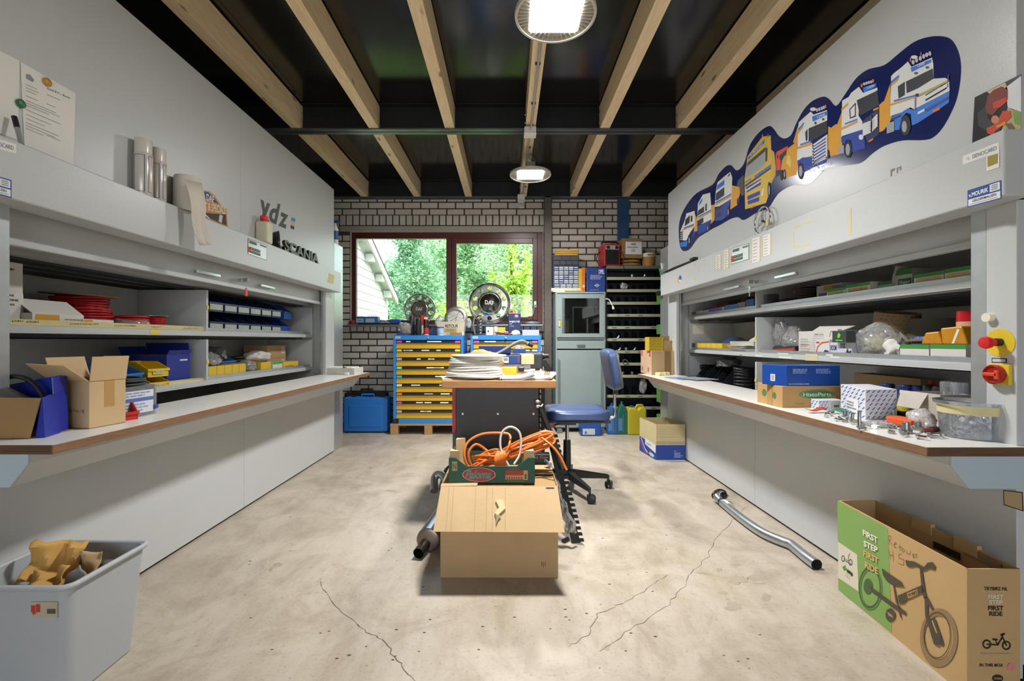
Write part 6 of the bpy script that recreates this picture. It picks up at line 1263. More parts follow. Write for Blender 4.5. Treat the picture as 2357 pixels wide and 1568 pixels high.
MB().tube(spline([(-0.13, -0.05, 0.04), (-0.145, -0.05, 0.11), (-0.11, -0.03, 0.15), (-0.06, -0.02, 0.12), (-0.04, -0.06, 0.1)], 6), 0.0062, 8).o('cable_loop', ORC, oc, smooth=60)
MB().tube(spline([(0.22, -0.02, 0.18), (0.265, -0.06, 0.15), (0.3, -0.08, 0.11), (0.325, -0.09, 0.06), (0.335, -0.095, 0.04)], 6), 0.0062, 8).o('cable_end', ORC, oc, smooth=60)
for k in range(7): MB().tube(spline([(0.0 + k * 0.007, -0.07 + k * 0.004, 0.03), (-0.012 + k * 0.008, -0.1 + k * 0.004, 0.085), (0.0 + k * 0.009, -0.06, 0.12), (0.012 + k * 0.008, 0.0, 0.1)], 5), 0.006, 8).o('binding_turn', ORC, oc, smooth=60)
gh = thing('clear_hose', 'loop of clear hose standing up among the orange cable', 'hose', (0.0, 2.28, zc_ + 0.01))
MB().tube(spline([(0.005, -0.06, 0.05), (-0.035, -0.04, 0.13), (-0.03, -0.02, 0.205), (0.015, -0.02, 0.235), (0.06, -0.02, 0.2), (0.06, -0.04, 0.11), (0.03, -0.06, 0.06)], 7), 0.006, 8).o('hose', M('hose_clear', 'cfc5b8', 0.15, 0, 0.05), gh, smooth=60)
bb_ = carton('dark_carton', 'black printed carton lying behind the cardboard box', (0.03, 2.52, 0.0), 0, (0.4, 0.06, 0.475), M('carton_black', '1e1f20', 0.5), 'box'); Print(faces_of(0.4, 0.06, 0.475)['f']).text('ker mit Gar', 0.62, 0.955, 0.98, 0.985, '8d8d8d').o('print', bb_)

# --- exhaust silencer on the floor, left of the box
ex_ = thing('exhaust_silencer', 'round steel exhaust silencer with bent pipe on the floor by the boxes', 'silencer', (-0.4, 2.6, 0))
A = on_y(985, 1237, 2.36); A.z = 0.064; B = Vector((-0.36, 2.86, 0.066)); d_ = (B - A).normalized()
SIL = M('silencer_steel', 'a9afb8', 0.22, 1.0, 0.08, 10)
MB().tube([A, A + d_ * 0.004, B - d_ * 0.004, B], [0.056, 0.061, 0.061, 0.056], 32).o('drum', SIL, ex_, True, smooth=50)
MB().tube([A + d_ * 0.0, A - d_ * 0.003], [0.0605, 0.056], 32).tube([A - d_ * 0.003, A - d_ * 0.007], [0.05, 0.028], 32).o('end_cap', M('silencer_end', '84786c', 0.35, 0.9, 0.15, 14), ex_, True, smooth=50)
Q = A - d_ * 0.0 + Vector((-0.012, 0, -0.018)); E_ = Q - d_ * 0.085 + Vector((-0.012, 0, -0.012))
b = MB(); b.tube([Q, E_], [0.0275, 0.0275], 24, caps=False); b.tube([Q, E_], [0.025, 0.025], 24, caps=False)
b.o('outlet_pipe', M('outlet_steel', '57524d', 0.3, 0.9), ex_, True, smooth=50)
MB().tube(spline([B, B + Vector((0.0, 0.08, 0.03)), (-0.41, 3.03, 0.16), (-0.46, 3.1, 0.19), (-0.5, 3.1, 0.16), (-0.49, 3.02, 0.1)], 6), 0.026, 18).o('inlet_pipe', ALU, ex_, True, smooth=60)
MB().tube(spline([(-0.46, 3.2, 0.05), (-0.44, 3.18, 0.14), (-0.42, 3.16, 0.19), (-0.38, 3.14, 0.23)], 5), 0.026, 16).o('pipe_bend', DARKST, ex_, True, smooth=60)
# --- black slotted trim strip with clear wrapping, leaning on the bench
st = thing('slotted_strip', 'long black slotted bumper strip leaning against the bench, partly in clear film', 'car part', (0.36, 2.6, 0))
T0 = on_y(1325, 1250, 2.46); T0.z = 0.004; T1 = on_y(1264, 1000, 2.72); dd = T1 - T0; dn = dd.normalized(); sd_ = Vector((0.9, -0.35, 0.2)).normalized()
MB().slab([T0 - sd_ * 0.02, T0 + sd_ * 0.028, T1 + sd_ * 0.02, T1 - sd_ * 0.015], 0.006).o('strip', BLACK, st, True)
for k in range(20):
 c = T0 + dd * ((k + 0.5) / 20); MB().slab([c + sd_ * 0.018 - dn * 0.008, c + sd_ * 0.05 - dn * 0.01, c + sd_ * 0.05 + dn * 0.008, c + sd_ * 0.018 + dn * 0.01], 0.008).o('tooth', BLACK, st, True)
tp = on_y(1240, 930, 2.56); bt = on_y(1296, 1080, 2.46)
MB().tube([bt, bt.lerp(tp, 0.5) + Vector((0.004, 0, 0)), tp], [0.02, 0.017, 0.013], 12).o('black_tube', BLACK, st, True, smooth=50)
MB().lathe([(0.0, -0.012), (0.011, -0.006), (0.012, 0.004), (0.0, 0.012)], tp + Vector((-0.006, 0, 0.012)), 14).lathe([(0.0, -0.01), (0.01, -0.005), (0.01, 0.005), (0, 0.01)], on_y(1238, 936, 2.55), 14).o('end_ball', LG, st, True, smooth=60)
MB().tube([on_y(1238, 934, 2.545), on_y(1246, 936, 2.54), on_y(1249, 931, 2.56)], 0.004, 8).o('retaining_ring', LG, st, True)
MB().tube([(0.3, 2.47, 0.01), (0.33, 2.5, 0.01)], 0.012, 10).o('rubber_foot', BLACK, st, True)
fm = thing('clear_film', 'long crumpled clear film draped along the slotted strip', 'film', (0.3, 2.45, 0))
b = MB(); r = random.Random(2); rows = []
for k in range(15):
 t_ = k / 14; px = 1258 + (1318 - 1258) * t_ + 4 * math.sin(k * 1.7); py = 1060 + (1228 - 1060) * t_; wdt = 10 + 16 * t_ + r.uniform(-3, 3)
 rows.append([on_y(px - wdt * 0.5 + wdt * j / 4, py + r.uniform(-3, 3), 2.41 + 0.02 * math.sin(j * 2 + k)) for j in range(5)])
vs = [p_ for rw_ in rows for p_ in rw_]; b.add(vs, [(i * 5 + j, i * 5 + j + 1, (i + 1) * 5 + j + 1, (i + 1) * 5 + j) for i in range(14) for j in range(4)])
b.o('film', clear('film', 'f2f2f2', 0.08, 0.15, 0.22), fm, True, smooth=60, solid=0.002)

# --- carton on the floor by the right unit
cb2 = thing('open_carton', 'open carton with blue and cream sides on the floor by the right unit', 'box', (1.465, 4.35, 0))
q0 = Vector((1.355, 4.158, 0)); q1 = Vector((1.622, 4.16, 0)); q3 = Vector((1.312, 4.53, 0)); q2 = q1 + (q3 - q0); hb = 0.333
CRM = M('carton_cream', 'c3b489', 0.8, 0, 0.06, 12); CBL2 = M('carton_blue', '23408c', 0.5, 0, 0.05)
def wallq(a, c, m, z0, z1): return MB().slab([a + Vector((0, 0, z0)), c + Vector((0, 0, z0)), c + Vector((0, 0, z1)), a + Vector((0, 0, z1))], 0.004)
for a, c in ((q1, q0), (q2, q1), (q3, q2), (q0, q3)):
 MB().slab([a + Vector((0, 0, 0.0)), c, c + Vector((0, 0, hb)), a + Vector((0, 0, hb))], 0.004).o('side', CRM, cb2, True)
MB().poly([q0 + Vector((0, 0, 0.004)), q1 + Vector((0, 0, 0.004)), q2 + Vector((0, 0, 0.004)), q3 + Vector((0, 0, 0.004))]).o('bottom', CARDIN, cb2, True)
fA = Fr(q0, q1 - q0, (0, 0, hb)); fB = Fr(q3, q0 - q3, (0, 0, hb))
Print(fA).rect(0, 0.0, 1, 0.02, 'dadada').rect(0, 0.02, 1, 0.43, '1f3f92').rect(0, 0.45, 0.38, 0.53, 'a39a80').rect(0.4, 0.45, 1, 0.53, 'a39a80').rect(0.62, 0.25, 0.73, 0.275, 'e3e6ee').rect(0.75, 0.25, 0.82, 0.275, 'e3e6ee').lines(0.62, 0.08, 0.95, 0.23, 4, 'aab6d8').lines(0.05, 0.62, 0.95, 0.9, 4, 'b3a67e', 1, 0.12).o('print', cb2, True)
pB = Print(fB); pB.rect(0, 0.02, 1, 0.36, '1f3f92').poly([(0, 0.36), (1, 0.36), (1, 0.4), (0, 0.45)], '1f3f92').line([(0.0, 0.34), (0.3, 0.1), (0.5, 0.06), (0.7, 0.18)], 0.008, 'c9473f', 1).line([(0.1, 0.42), (0.35, 0.16), (0.5, 0.1)], 0.01, 'e2e5ea', 1).poly([(0.36, 0.3), (0.98, 0.2), (0.98, 0.42), (0.36, 0.48)], 'd8dade', 1).lines(0.45, 0.32, 0.8, 0.38, 1, '6d7488', 2).ell(0.75, 0.1, 0.15, 0.05, 'b9c8e6', 1).o('print', cb2, True)

# --- exhaust pipe on the floor
ep = thing('exhaust_pipe', 'bent aluminised exhaust pipe with flange on the floor by the right unit', 'exhaust pipe', (1.3, 2.7, 0))
cr8 = lambda x_, y_: (1440 + x_ / 3.919, 940 + y_ / 3.919)
zr = 0.027
pts = [on_z(*cr8(x_, y_), z_) for x_, y_, z_ in ((885, 790, 0.055), (850, 775, 0.05), (826, 800, 0.04), (862, 840, zr), (920, 890, zr), (1050, 995, zr), (1190, 1095, zr), (1290, 1150, zr), (1400, 1195, zr), (1490, 1230, zr), (1560, 1285, zr), (1640, 1350, zr), (1724, 1412, zr))]
cv = spline(pts, 6)
b = MB(); b.tube(cv, 0.0262, 20, caps=False); b.tube(cv, 0.0245, 20, caps=False); b.o('pipe', ALU, ep, True, smooth=60)
fp = on_z(*cr8(852, 775), 0.055);
MB().prism([(0.0 + 0.062 * math.cos(a) * (1 if abs(math.cos(a)) > 0.5 else 0.8), 0.04 * math.sin(a)) for a in [2 * math.pi * k / 16 for k in range(16)]], 'y', -0.006, 0.006).xf(Matrix.Translation(fp + Vector((0.0, 0.012, -0.008))) @ rot(18)).o('flange', M('flange_dark', '4a443c', 0.35, 0.9), ep, True, bevel=0.003)
for sx in (-1, 1): MB().cyl(fp + Vector((sx * 0.046, 0.0, -0.008)), fp + Vector((sx * 0.046, -0.012, -0.008)), 0.009, seg=6).o('bolt', STEEL, ep, True)
a_, c_ = on_z(*cr8(890, 860), zr), on_z(*cr8(930, 895), zr); MB().cyl(a_, c_, 0.0272, seg=20).o('paper_label', PAPER, ep, True, smooth=50)
MB().cyl(on_z(*cr8(868, 846), zr), on_z(*cr8(874, 851), zr), 0.028, seg=20).o('weld_ring', DARKST, ep, True, smooth=50)

# --- bicycle box
fc = Vector((1.457, 2.005, 0)); nc = Vector((1.414, 1.401, 0)); hz_ = 0.396; off = Vector((0.164, -0.0, 0))
bkx = thing('bicycle_box', 'open balance bike carton, green and brown, standing by the right unit', 'box', (1.52, 1.7, 0))
a, c, e, g_ = fc, nc, nc + off, fc + off; U = Vector((0, 0, hz_))
KR = M('bike_card', 'bd9c6b', 0.75, 0, 0.04, 6, 0.04, 90); KRI = M('bike_card_inside', '8f7a62', 0.9, 0, 0.05)
for nm, p0, p1, m in (('front_side', c, a, KR), ('near_end', e, c, KR), ('back_side', g_, e, KR), ('far_end', a, g_, KR)):
 MB().slab([p0, p1, p1 + U, p0 + U], 0.005).o(nm, m, bkx, True)
MB().poly([q_ + Vector((0, 0, 0.004)) for q_ in (a, c, e, g_)]).o('bottom', KRI, bkx, True)
MB().slab([e + U * 0.6 + Vector((-0.008, 0.05, 0.12)), g_ + U * 0.6 + Vector((-0.008, -0.2, 0.12)), g_ + U * 0.99 + Vector((-0.008, -0.2, 0)), e + U * 0.99 + Vector((-0.008, 0.05, 0))], 0.003).o('inner_flap', KRI, bkx, True)
for v0 in (0.42, 0.72):
 k_ = g_.lerp(e, v0); MB().box(-0.012, 0.004, -0.04, 0.04, -0.03, 0.012, X=Matrix.Translation(k_ + U)).o('tuck_tab', KR, bkx, True)
k_ = g_.lerp(e, 0.62); MB().slab([k_ + Vector((-0.0125, 0.06, 0.33)), k_ + Vector((-0.0125, -0.04, 0.33)), k_ + Vector((-0.0125, -0.04, 0.355)), k_ + Vector((-0.0125, 0.06, 0.355))], 0.002).o('hand_hole', BLACK, bkx, True)
FC = Fr(fc, nc - fc, U)
cr7 = (1900, 1120, 3.501)
p = Print(FC, cr7); GR = '7da055'
p.poly([(96, 113), (502, 337), (537, 1178), (105, 838)], M('bike_green', '7fa257', 0.7, 0, 0.04)).poly([(103, 444), (258, 550), (270, 848), (105, 736)], 'd5cdb9', 1)
for tx, q_ in (('FIRST', ((310, 395), (430, 462), (306, 345))), ('STEP', ((315, 480), (428, 540), (315, 432))), ):
 p.text(tx, 0, 0, 0, 0, 'e8e2d0', 5, 0.035, quad=q_)
p.text('FIRST', 0, 0, 0, 0, 'd3b06f', 5, 0.035, quad=((312, 560), (434, 627), (312, 510))); p.text('RIDE', 0, 0, 0, 0, 'd3b06f', 5, 0.035, quad=((326, 652), (430, 712), (326, 600)))
p.o('green_print', bkx, True)
p = Print(FC, cr7)
for (x_, y_) in ((145, 582), (205, 612)): p.ring(x_, y_, 14 if x_ < 160 else 16, 26, 0.7, '3f3f48', 2, 18)
p.line([(150, 580), (185, 600), (190, 560), (200, 540)], 0.002, '3f3f48', 2).line([(160, 600), (210, 625)], 0.003, '3f3f48', 2).poly([(138, 650), (165, 635), (165, 655), (215, 692), (215, 712), (160, 672), (158, 688)], '5c8a4a', 2).poly([(180, 668), (222, 700), (226, 720), (212, 726), (205, 712), (175, 690)], '2f3d33', 2).line([(170, 700), (205, 730)], 0.0015, '6f6a5c', 2).line([(165, 715), (200, 750)], 0.0015, '6f6a5c', 2).o('pictogram', bkx, True)
p = Print(FC, cr7); DK = '4b4434'; DG_ = '4f6a3c'; MDB = '8f7650'
# rear wheel (over green), saddle, frame, fork, front wheel
p.ring(366, 820, 95, 178, 0.8, '5d8046', 2).ring(360, 815, 88, 165, 0.93, '3f5a34', 3).ell(348, 805, 36, 62, '45603a', 3)
p.poly([(355, 795), (400, 830), (540, 930), (660, 1015), (655, 1035), (600, 1010), (380, 850)], DK, 4)
p.poly([(460, 660), (500, 690), (560, 730), (620, 770), (642, 810), (560, 800), (500, 760), (470, 715)], DK, 4)
p.poly([(552, 800), (562, 800), (590, 940), (620, 990), (600, 985), (572, 930)], DK, 4).poly([(590, 880), (660, 850), (785, 795), (805, 850), (670, 905), (640, 940), (600, 945)], DK, 4).poly([(665, 860), (750, 828), (755, 868), (675, 905)], 'b58f58', 5).text('TRYBIKE', 0, 0, 0, 0, DK, 6, 0.02, quad=((675, 893), (748, 862), (674, 868)))
p.poly([(650, 592), (680, 600), (720, 605), (745, 618), (800, 650), (830, 615), (870, 610), (895, 640), (885, 672), (840, 660), (800, 682), (740, 640), (690, 650), (660, 640)], DK, 4).poly([(766, 660), (785, 665), (812, 850), (830, 900), (800, 905), (785, 850)], DK, 4)
p.ring(918, 1220, 152, 236, 0.76, MDB, 2, 48).ring(905, 1200, 110, 190, 0.94, '5c4a34', 3, 48).poly([(805, 890), (830, 890), (880, 985), (865, 1000), (835, 950), (832, 1010), (860, 1100), (905, 1220), (900, 1280), (880, 1270), (850, 1170), (810, 1040)], DK, 4).poly([(865, 1060), (890, 1060), (960, 1260), (950, 1285), (930, 1270), (920, 1210)], DK, 4).ell(912, 1232, 30, 50, DK, 5)
p.ell(530, 1035, 40, 52, DK, 4).poly([(505, 1010), (545, 1035), (555, 1062), (515, 1040)], 'a08a68', 5).poly([(590, 990), (605, 1000), (622, 1062), (610, 1058)], DK, 4)
p.o('bicycle_print', bkx, True)
p = Print(FC, cr7)
for st_ in ([(512, 395), (516, 470)], [(512, 395), (530, 400), (528, 428), (514, 432), (545, 478)], [(552, 470), (572, 462), (568, 450), (555, 462), (556, 488), (575, 492)], [(600, 465), (604, 520)], [(590, 485), (620, 492)], [(628, 500), (615, 515), (628, 530), (640, 515), (628, 500)], [(655, 515), (660, 545), (685, 545), (688, 515)], [(705, 540), (712, 580), (705, 550), (738, 545), (735, 575), (712, 565)], [(516, 515), (524, 585)], [(545, 520), (548, 605)], [(518, 550), (548, 560)], [(620, 545), (595, 545), (592, 575), (635, 590), (630, 635), (590, 620)]):
 p.line(st_, 0.0014, '6b5636', 1)
p.o('handwriting', bkx, True)
FE = Fr(nc, e - nc, U); p = Print(FE, cr7); BK = '2b241a'
p.text('TRYBIKE NL', 0, 0, 0, 0, BK, 1, 0.02, quad=((1275, 836), (1465, 838), (1275, 808))); p.text('FIRST', 0, 0, 0, 0, 'd8cdb8', 1, 0.04, quad=((1308, 905), (1432, 907), (1308, 868))); p.text('STEP', 0, 0, 0, 0, 'd8cdb8', 1, 0.04, quad=((1315, 948), (1425, 950), (1315, 912))); p.text('FIRST', 0, 0, 0, 0, BK, 1, 0.03, quad=((1308, 997), (1432, 999), (1308, 960))); p.text('RIDE', 0, 0, 0, 0, BK, 1, 0.03, quad=((1318, 1042), (1424, 1044), (1318, 1006)))
p.ring(1298, 1270, 36, 38, 0.65, BK, 1).ring(1455, 1280, 36, 38, 0.65, BK, 1).line([(1298, 1270), (1385, 1275), (1415, 1225), (1430, 1185)], 0.004, BK, 2).line([(1345, 1230), (1380, 1232)], 0.005, BK, 2).line([(1362, 1230), (1385, 1275)], 0.003, BK, 2).line([(1425, 1215), (1455, 1280)], 0.004, BK, 2).line([(1410, 1195), (1440, 1185)], 0.004, BK, 2)
p.lines(1250, 1360, 1510, 1335, 1, 'a9977a').text('IN THIS BOX', 0, 0, 0, 0, BK, 1, 0.03, quad=((1240, 1450), (1430, 1452), (1240, 1425))).ell(1495, 1452, 32, 32, 'd67f86', 1).ell(1385, 1545, 45, 30, BK, 1).text('TRYBIKE', 0, 0, 0, 0, 'b9a585', 2, 0.02, quad=((1352, 1553), (1418, 1553), (1352, 1537)))
p.o('end_print', bkx, True)

# --- grey waste bin, front left
bn = thing('waste_bin', 'large grey plastic bin with paper waste, front left', 'bin', (-1.478, 1.505, 0))
GB = M('bin_grey', 'a9adb0', 0.5, 0, 0.03, 4, 0.04, 150)
def ringpts(w_, d_, z, rr=0.03):
 o = []
 for cx_, cy_, a0 in ((w_ / 2 - rr, d_ / 2 - rr, 0), (-w_ / 2 + rr, d_ / 2 - rr, 90), (-w_ / 2 + rr, -d_ / 2 + rr, 180), (w_ / 2 - rr, -d_ / 2 + rr, 270)):
  for k in range(6): o.append(Vector((cx_ + rr * math.cos(R(a0 + k * 18)), cy_ + rr * math.sin(R(a0 + k * 18)), z)))
 return o
W1, D1 = 0.335, 0.3; rings = [ringpts(W1 * 0.84, D1 * 0.84, 0.004), ringpts(W1, D1, 0.366), ringpts(W1 - 0.008, D1 - 0.008, 0.366), ringpts(W1 * 0.84 - 0.008, D1 * 0.84 - 0.008, 0.01)]
b = MB(); n_ = 24; b.add([q_ for rg in rings for q_ in rg], [(i * n_ + k, i * n_ + (k + 1) % n_, (i + 1) * n_ + (k + 1) % n_, (i + 1) * n_ + k) for i in range(3) for k in range(n_)] + [list(range(n_))[::-1], [3 * n_ + k for k in range(n_)]])
b.o('body', GB, bn, smooth=40); MB().tube(ringpts(W1 + 0.008, D1 + 0.008, 0.363), 0.009, 10, True).o('rim', GB, bn, smooth=60)
fbn = Fr(Vector((-1.478, 1.505 - 0.1275, 0.0)), (1, 0, 0), Vector((0, -0.024, 0.366)).normalized())
Print(fbn, (0, 1180, 4.04)).poly([(290, 832), (538, 832), (538, 978), (300, 975)], 'b3a98f').poly([(292, 862), (330, 862), (330, 925), (292, 925)], 'b33a35', 1).poly([(335, 852), (378, 850), (376, 925), (336, 925)], 'b33a35', 1).poly([(305, 925), (340, 925), (335, 945), (305, 945)], 'b33a35', 1).poly([(440, 895), (520, 895), (520, 940), (440, 940)], '55524a', 1).o('sticker', bn, True)
def scrap(nm, label, c, size, X, m, cat='scrap'):
 t = thing(nm, label, cat, c); w_, d_ = size; b = MB(); nx, ny = 14, 10; vs = []
 for i in range(nx + 1):
  for j in range(ny + 1):
   q_ = Vector((-w_ / 2 + w_ * i / nx, -d_ / 2 + d_ * j / ny, 0)); q_.z = noise.noise(q_ * 20 + Vector(c) * 9) * 0.045; q_ *= 1 + 0.25 * noise.noise(q_ * 30 + Vector(c)); vs.append(X @ q_)
 b.add(vs, [(i * (ny + 1) + j, (i + 1) * (ny + 1) + j, (i + 1) * (ny + 1) + j + 1, i * (ny + 1) + j + 1) for i in range(nx) for j in range(ny)])
 b.o('scrap', m, t, solid=0.0025, smooth=25); return t
KP = M('kraft_scrap', 'c0954f', 0.8, 0, 0.08)
scrap('kraft_paper', 'crumpled kraft paper sticking up in the waste bin', (-1.52, 1.52, 0.36), (0.14, 0.13), rot(62, 'X') @ rot(14, 'Y'), KP, 'paper')
scrap('kraft_paper', 'lower fold of kraft paper at the near side of the waste bin', (-1.49, 1.45, 0.325), (0.13, 0.09), rot(35, 'X') @ rot(-12, 'Y'), KP, 'paper')
scrap('card_scrap', 'brown cardboard piece in the middle of the waste bin', (-1.42, 1.53, 0.35), (0.085, 0.07), rot(70, 'X') @ rot(4, 'Y'), CARD, 'cardboard')
scrap('card_scrap', 'grey card corner pointing up in the waste bin', (-1.4, 1.46, 0.325), (0.07, 0.06), rot(50, 'X') @ rot(45, 'Z'), M('grey_card', '8d8d8b', 0.7), 'cardboard')
scrap('paper_scrap', 'dark printed paper crumpled at the back of the bin', (-1.37, 1.55, 0.31), (0.1, 0.08), rot(30, 'X'), M('print_dark', '57534c', 0.6, 0, 0.5, 30), 'paper')
scrap('paper_scrap', 'white paper scrap at the near edge of the bin', (-1.435, 1.4, 0.31), (0.08, 0.06), rot(30, 'X') @ rot(20), PAPER, 'paper')
crumple('waste_paper', 'brown crumpled waste filling the bin', (-1.478, 1.5, 0.19), (0.115, 0.1, 0.07), M('waste_mix', '9a7f55', 0.8, 0, 0.4, 25), 'waste', 31, 0.2)

# ================================================================ things on the left unit
ZH = 1.7605                                             # top of the left hood
# papers with magnets on the upper panel
XPL = -1.7155
def wall_sheet(nm, label, pts, crop, m, fr=ufl, th=0.0012, cat='paper'):
 q = [fr.px(crop[0] + a / crop[2], crop[1] + c / crop[2]) for a, c in pts]; c0 = sum(q, Vector()) / len(q); lo = min(p_.z for p_ in q)
 t = thing(nm, label, cat, (c0.x + fr.n.x * 0.001, c0.y, lo)); b = MB()
 q = [p_ + fr.n * 0.0008 for p_ in q]; b.add(q + [p_ + fr.n * th for p_ in q], [list(range(len(q)))[::-1], list(range(len(q), 2 * len(q)))] + [(i, (i + 1) % len(q), len(q) + (i + 1) % len(q), len(q) + i) for i in range(len(q))])
 b.o('sheet', m, t, True); return t
k3 = (0, 80, 3.733)
s1 = wall_sheet('letter_sheet', 'typed white letter held by a yellow magnet on the left upper panel', [(172, 233), (645, 503), (628, 1118), (205, 945)], k3, PAPER)
fp_ = Fr(ufl.o + Vector((0.0022, 0, 0)), ufl.u, ufl.v); p = Print(fp_, k3, 0.0003)
p.poly([(222, 340), (255, 340), (295, 390), (280, 408), (225, 375)], '8a8a90', 0)
p.text('Zand B.V. - Buren', 0, 0, 0, 0, '4a4a52', 0, 0.01, quad=((400, 465), (600, 552), (402, 448)))
for k, (x0, y0, L_) in enumerate(((222, 425, 95), (222, 450, 110), (222, 475, 90), (400, 510, 120), (222, 520, 100), (400, 590, 75), (222, 560, 260), (222, 580, 290), (222, 600, 200), (222, 640, 300), (222, 680, 215), (222, 715, 160), (222, 750, 280), (222, 775, 250), (222, 800, 150), (400, 860, 120))):
 p.poly([(x0, y0), (x0 + L_, y0 + L_ * 0.42), (x0 + L_, y0 + 6 + L_ * 0.42), (x0, y0 + 6)], '9a9aa0', 0)
p.o('typing', s1, True)
s2 = wall_sheet('letter_sheet', 'second typed sheet beside the first, cut by the picture edge', [(-260, 10), (165, 225), (150, 850), (150, 905), (-260, 760)], k3, PAPER)
def magnet(px, py, m, label):
 c = ufl.px(k3[0] + px / k3[2], k3[1] + py / k3[2]); t = thing('magnet', label, 'magnet', (XPL + 0.003, c.y, c.z - 0.014), group='round magnets'); MB().lathe([(0.015, 0), (0.015, 0.006), (0.011, 0.009), (0, 0.009)], (0, 0, 0.014), 20, X=rot(90, 'Y')).o('magnet', m, t, smooth=40)
magnet(393, 407, M('magnet_yellow', 'b8862a', 0.4), 'round ochre magnet at the top of the typed letter'); magnet(165, 592, M('magnet_green', '2f6a50', 0.4), 'round green magnet between the two sheets')
mk = thing('marker_pen', 'grey marker pen with black cap leaning on the left hood', 'pen', (-1.69, 1.7, ZH))
a_, c_ = ufl.px(72 / 3.733, 80 + 705 / 3.733) + Vector((0.02, 0, 0)), Vector((-1.66, ly(50, 1.66), ZH + 0.008))
MB().cyl(c_, c_.lerp(a_, 0.6), 0.0075, seg=12).o('barrel', M('pen_grey', '8f9396', 0.4), mk, True, smooth=40); MB().cyl(c_.lerp(a_, 0.6), a_, 0.0082, seg=12).o('cap', BLACK, mk, True, smooth=40)
# spray cans and roll on the hood
CW = M('can_cream', 'cdc8c0', 0.22, 0.15, 0.03)
def tall_can(px, X, label, h_, r_):
 Y = ly(px, X); t = thing('spray_can', label, 'spray can', (-X, Y, ZH + 0.0005), 0, 'tall cans on the left hood')
 MB().lathe([(r_ * 0.95, 0), (r_, 0.005), (r_, h_ * 0.74), (r_ * 0.97, h_ * 0.75)], seg=28).o('body', CW, t, smooth=40); MB().lathe([(r_ * 0.93, h_ * 0.75), (r_ * 0.94, h_ * 0.985), (r_ * 0.9, h_), (0, h_)], seg=28).o('cap', M('cap_cream', 'cfc9bf', 0.22), t, smooth=40)
 for a0, a1 in ((-115, -45), (-20, 50), (75, 150)):
  b = MB(); N = 10
  ring = [(r_ * 1.006 * math.cos(R(a0 + (a1 - a0) * k / N)), r_ * 1.006 * math.sin(R(a0 + (a1 - a0) * k / N))) for k in range(N + 1)]
  for z0, z1 in ((0.06, 0.068), (0.69, 0.698)): b.add([(x_, y_, h_ * z) for z in (z0, z1) for x_, y_ in ring], [(k, k + 1, N + 2 + k, N + 1 + k) for k in range(N)])
  for a in (a0, a1): b.box(r_, r_ * 1.012, -0.0012, 0.0012, h_ * 0.06, h_ * 0.698, X=rot(a))
  b.o('label_outline', M('outline_blue', '38407c', 0.5), t)
 return t
tall_can(330, 1.675, 'tall cream spray can, nearer of two on the left hood', 0.262, 0.036); tall_can(364, 1.678, 'tall cream spray can, farther of two beside the paper roll', 0.257, 0.033)
rp = thing('paper_towel', 'roll of paper towel with a torn sheet hanging over the left hood', 'paper towel', (-1.652, ly(432, 1.652), ZH + 0.0005))
PT = M('towel_paper', 'cfc7bb', 0.9, 0, 0.04, 12, 0.15, 200); hR = 0.18
MB().lathe([(0.02, 0.0), (0.063, 0.0), (0.064, 0.005), (0.062, hR * 0.6), (0.06, hR - 0.004), (0.058, hR), (0.02, hR), (0.02, 0.0)], seg=32, cap=False).o('roll', PT, rp, smooth=40)
b = MB(); rows = []; r = random.Random(2)
prof = [(0.066, 0.13), (0.082, 0.06), (0.088, 0.0), (0.0835, -0.05), (0.087, -0.1), (0.1, -0.15), (0.115, -0.19)]
for i, (x_, z_) in enumerate(prof):
 wv = 0.062 - 0.002 * i; rows.append([Vector((x_ + 0.012 * math.cos(j * 1.9) * (i / 6), -0.115 + (2 * wv) * j / 6 + 0.01 * i * 0.4, z_ + 0.004 * j)) for j in range(7)])
b.add([q for rw_ in rows for q in rw_], [(i * 7 + j, i * 7 + j + 1, (i + 1) * 7 + j + 1, (i + 1) * 7 + j) for i in range(len(prof) - 1) for j in range(6)]); b.o('hanging_sheet', PT, rp, smooth=60, solid=0.001)
# rally plate
pl = wall_sheet('rally_plate', 'arched blue and orange truck rally plate standing on the left hood', [(720, 895), (730, 640), (755, 590), (790, 572), (830, 580), (880, 620), (930, 700), (945, 740), (990, 745), (1003, 915), (870, 860)], (280, 300, 4.127), M('plate_orange', 'c8862c', 0.35, 0, 0.12, 12), th=0.003, cat='plate')
p = Print(Fr(ufl.o + Vector((0.0045, 0, 0)), ufl.u, ufl.v), (280, 300, 4.127), 0.0003)
p.poly([(738, 640), (760, 600), (790, 582), (825, 590), (872, 630), (920, 700), (745, 625)], '2f4a86', 0).text('DAF', 0, 0, 0, 0, 'e2e0d6', 1, 0.03, quad=((806, 665), (878, 690), (806, 600))).text('ART & SPECIALS', 0, 0, 0, 0, 'e4d9bc', 1, 0.03, quad=((738, 745), (985, 800), (738, 665)))
p.poly([(730, 770), (850, 790), (990, 800), (998, 905), (870, 850), (728, 800)], '3a3230', 0).poly([(760, 790), (800, 800), (850, 848), (825, 838)], 'd8d3c8', 1).poly([(930, 800), (960, 810), (950, 880), (920, 866)], 'cfcac0', 1).o('print', pl, True)
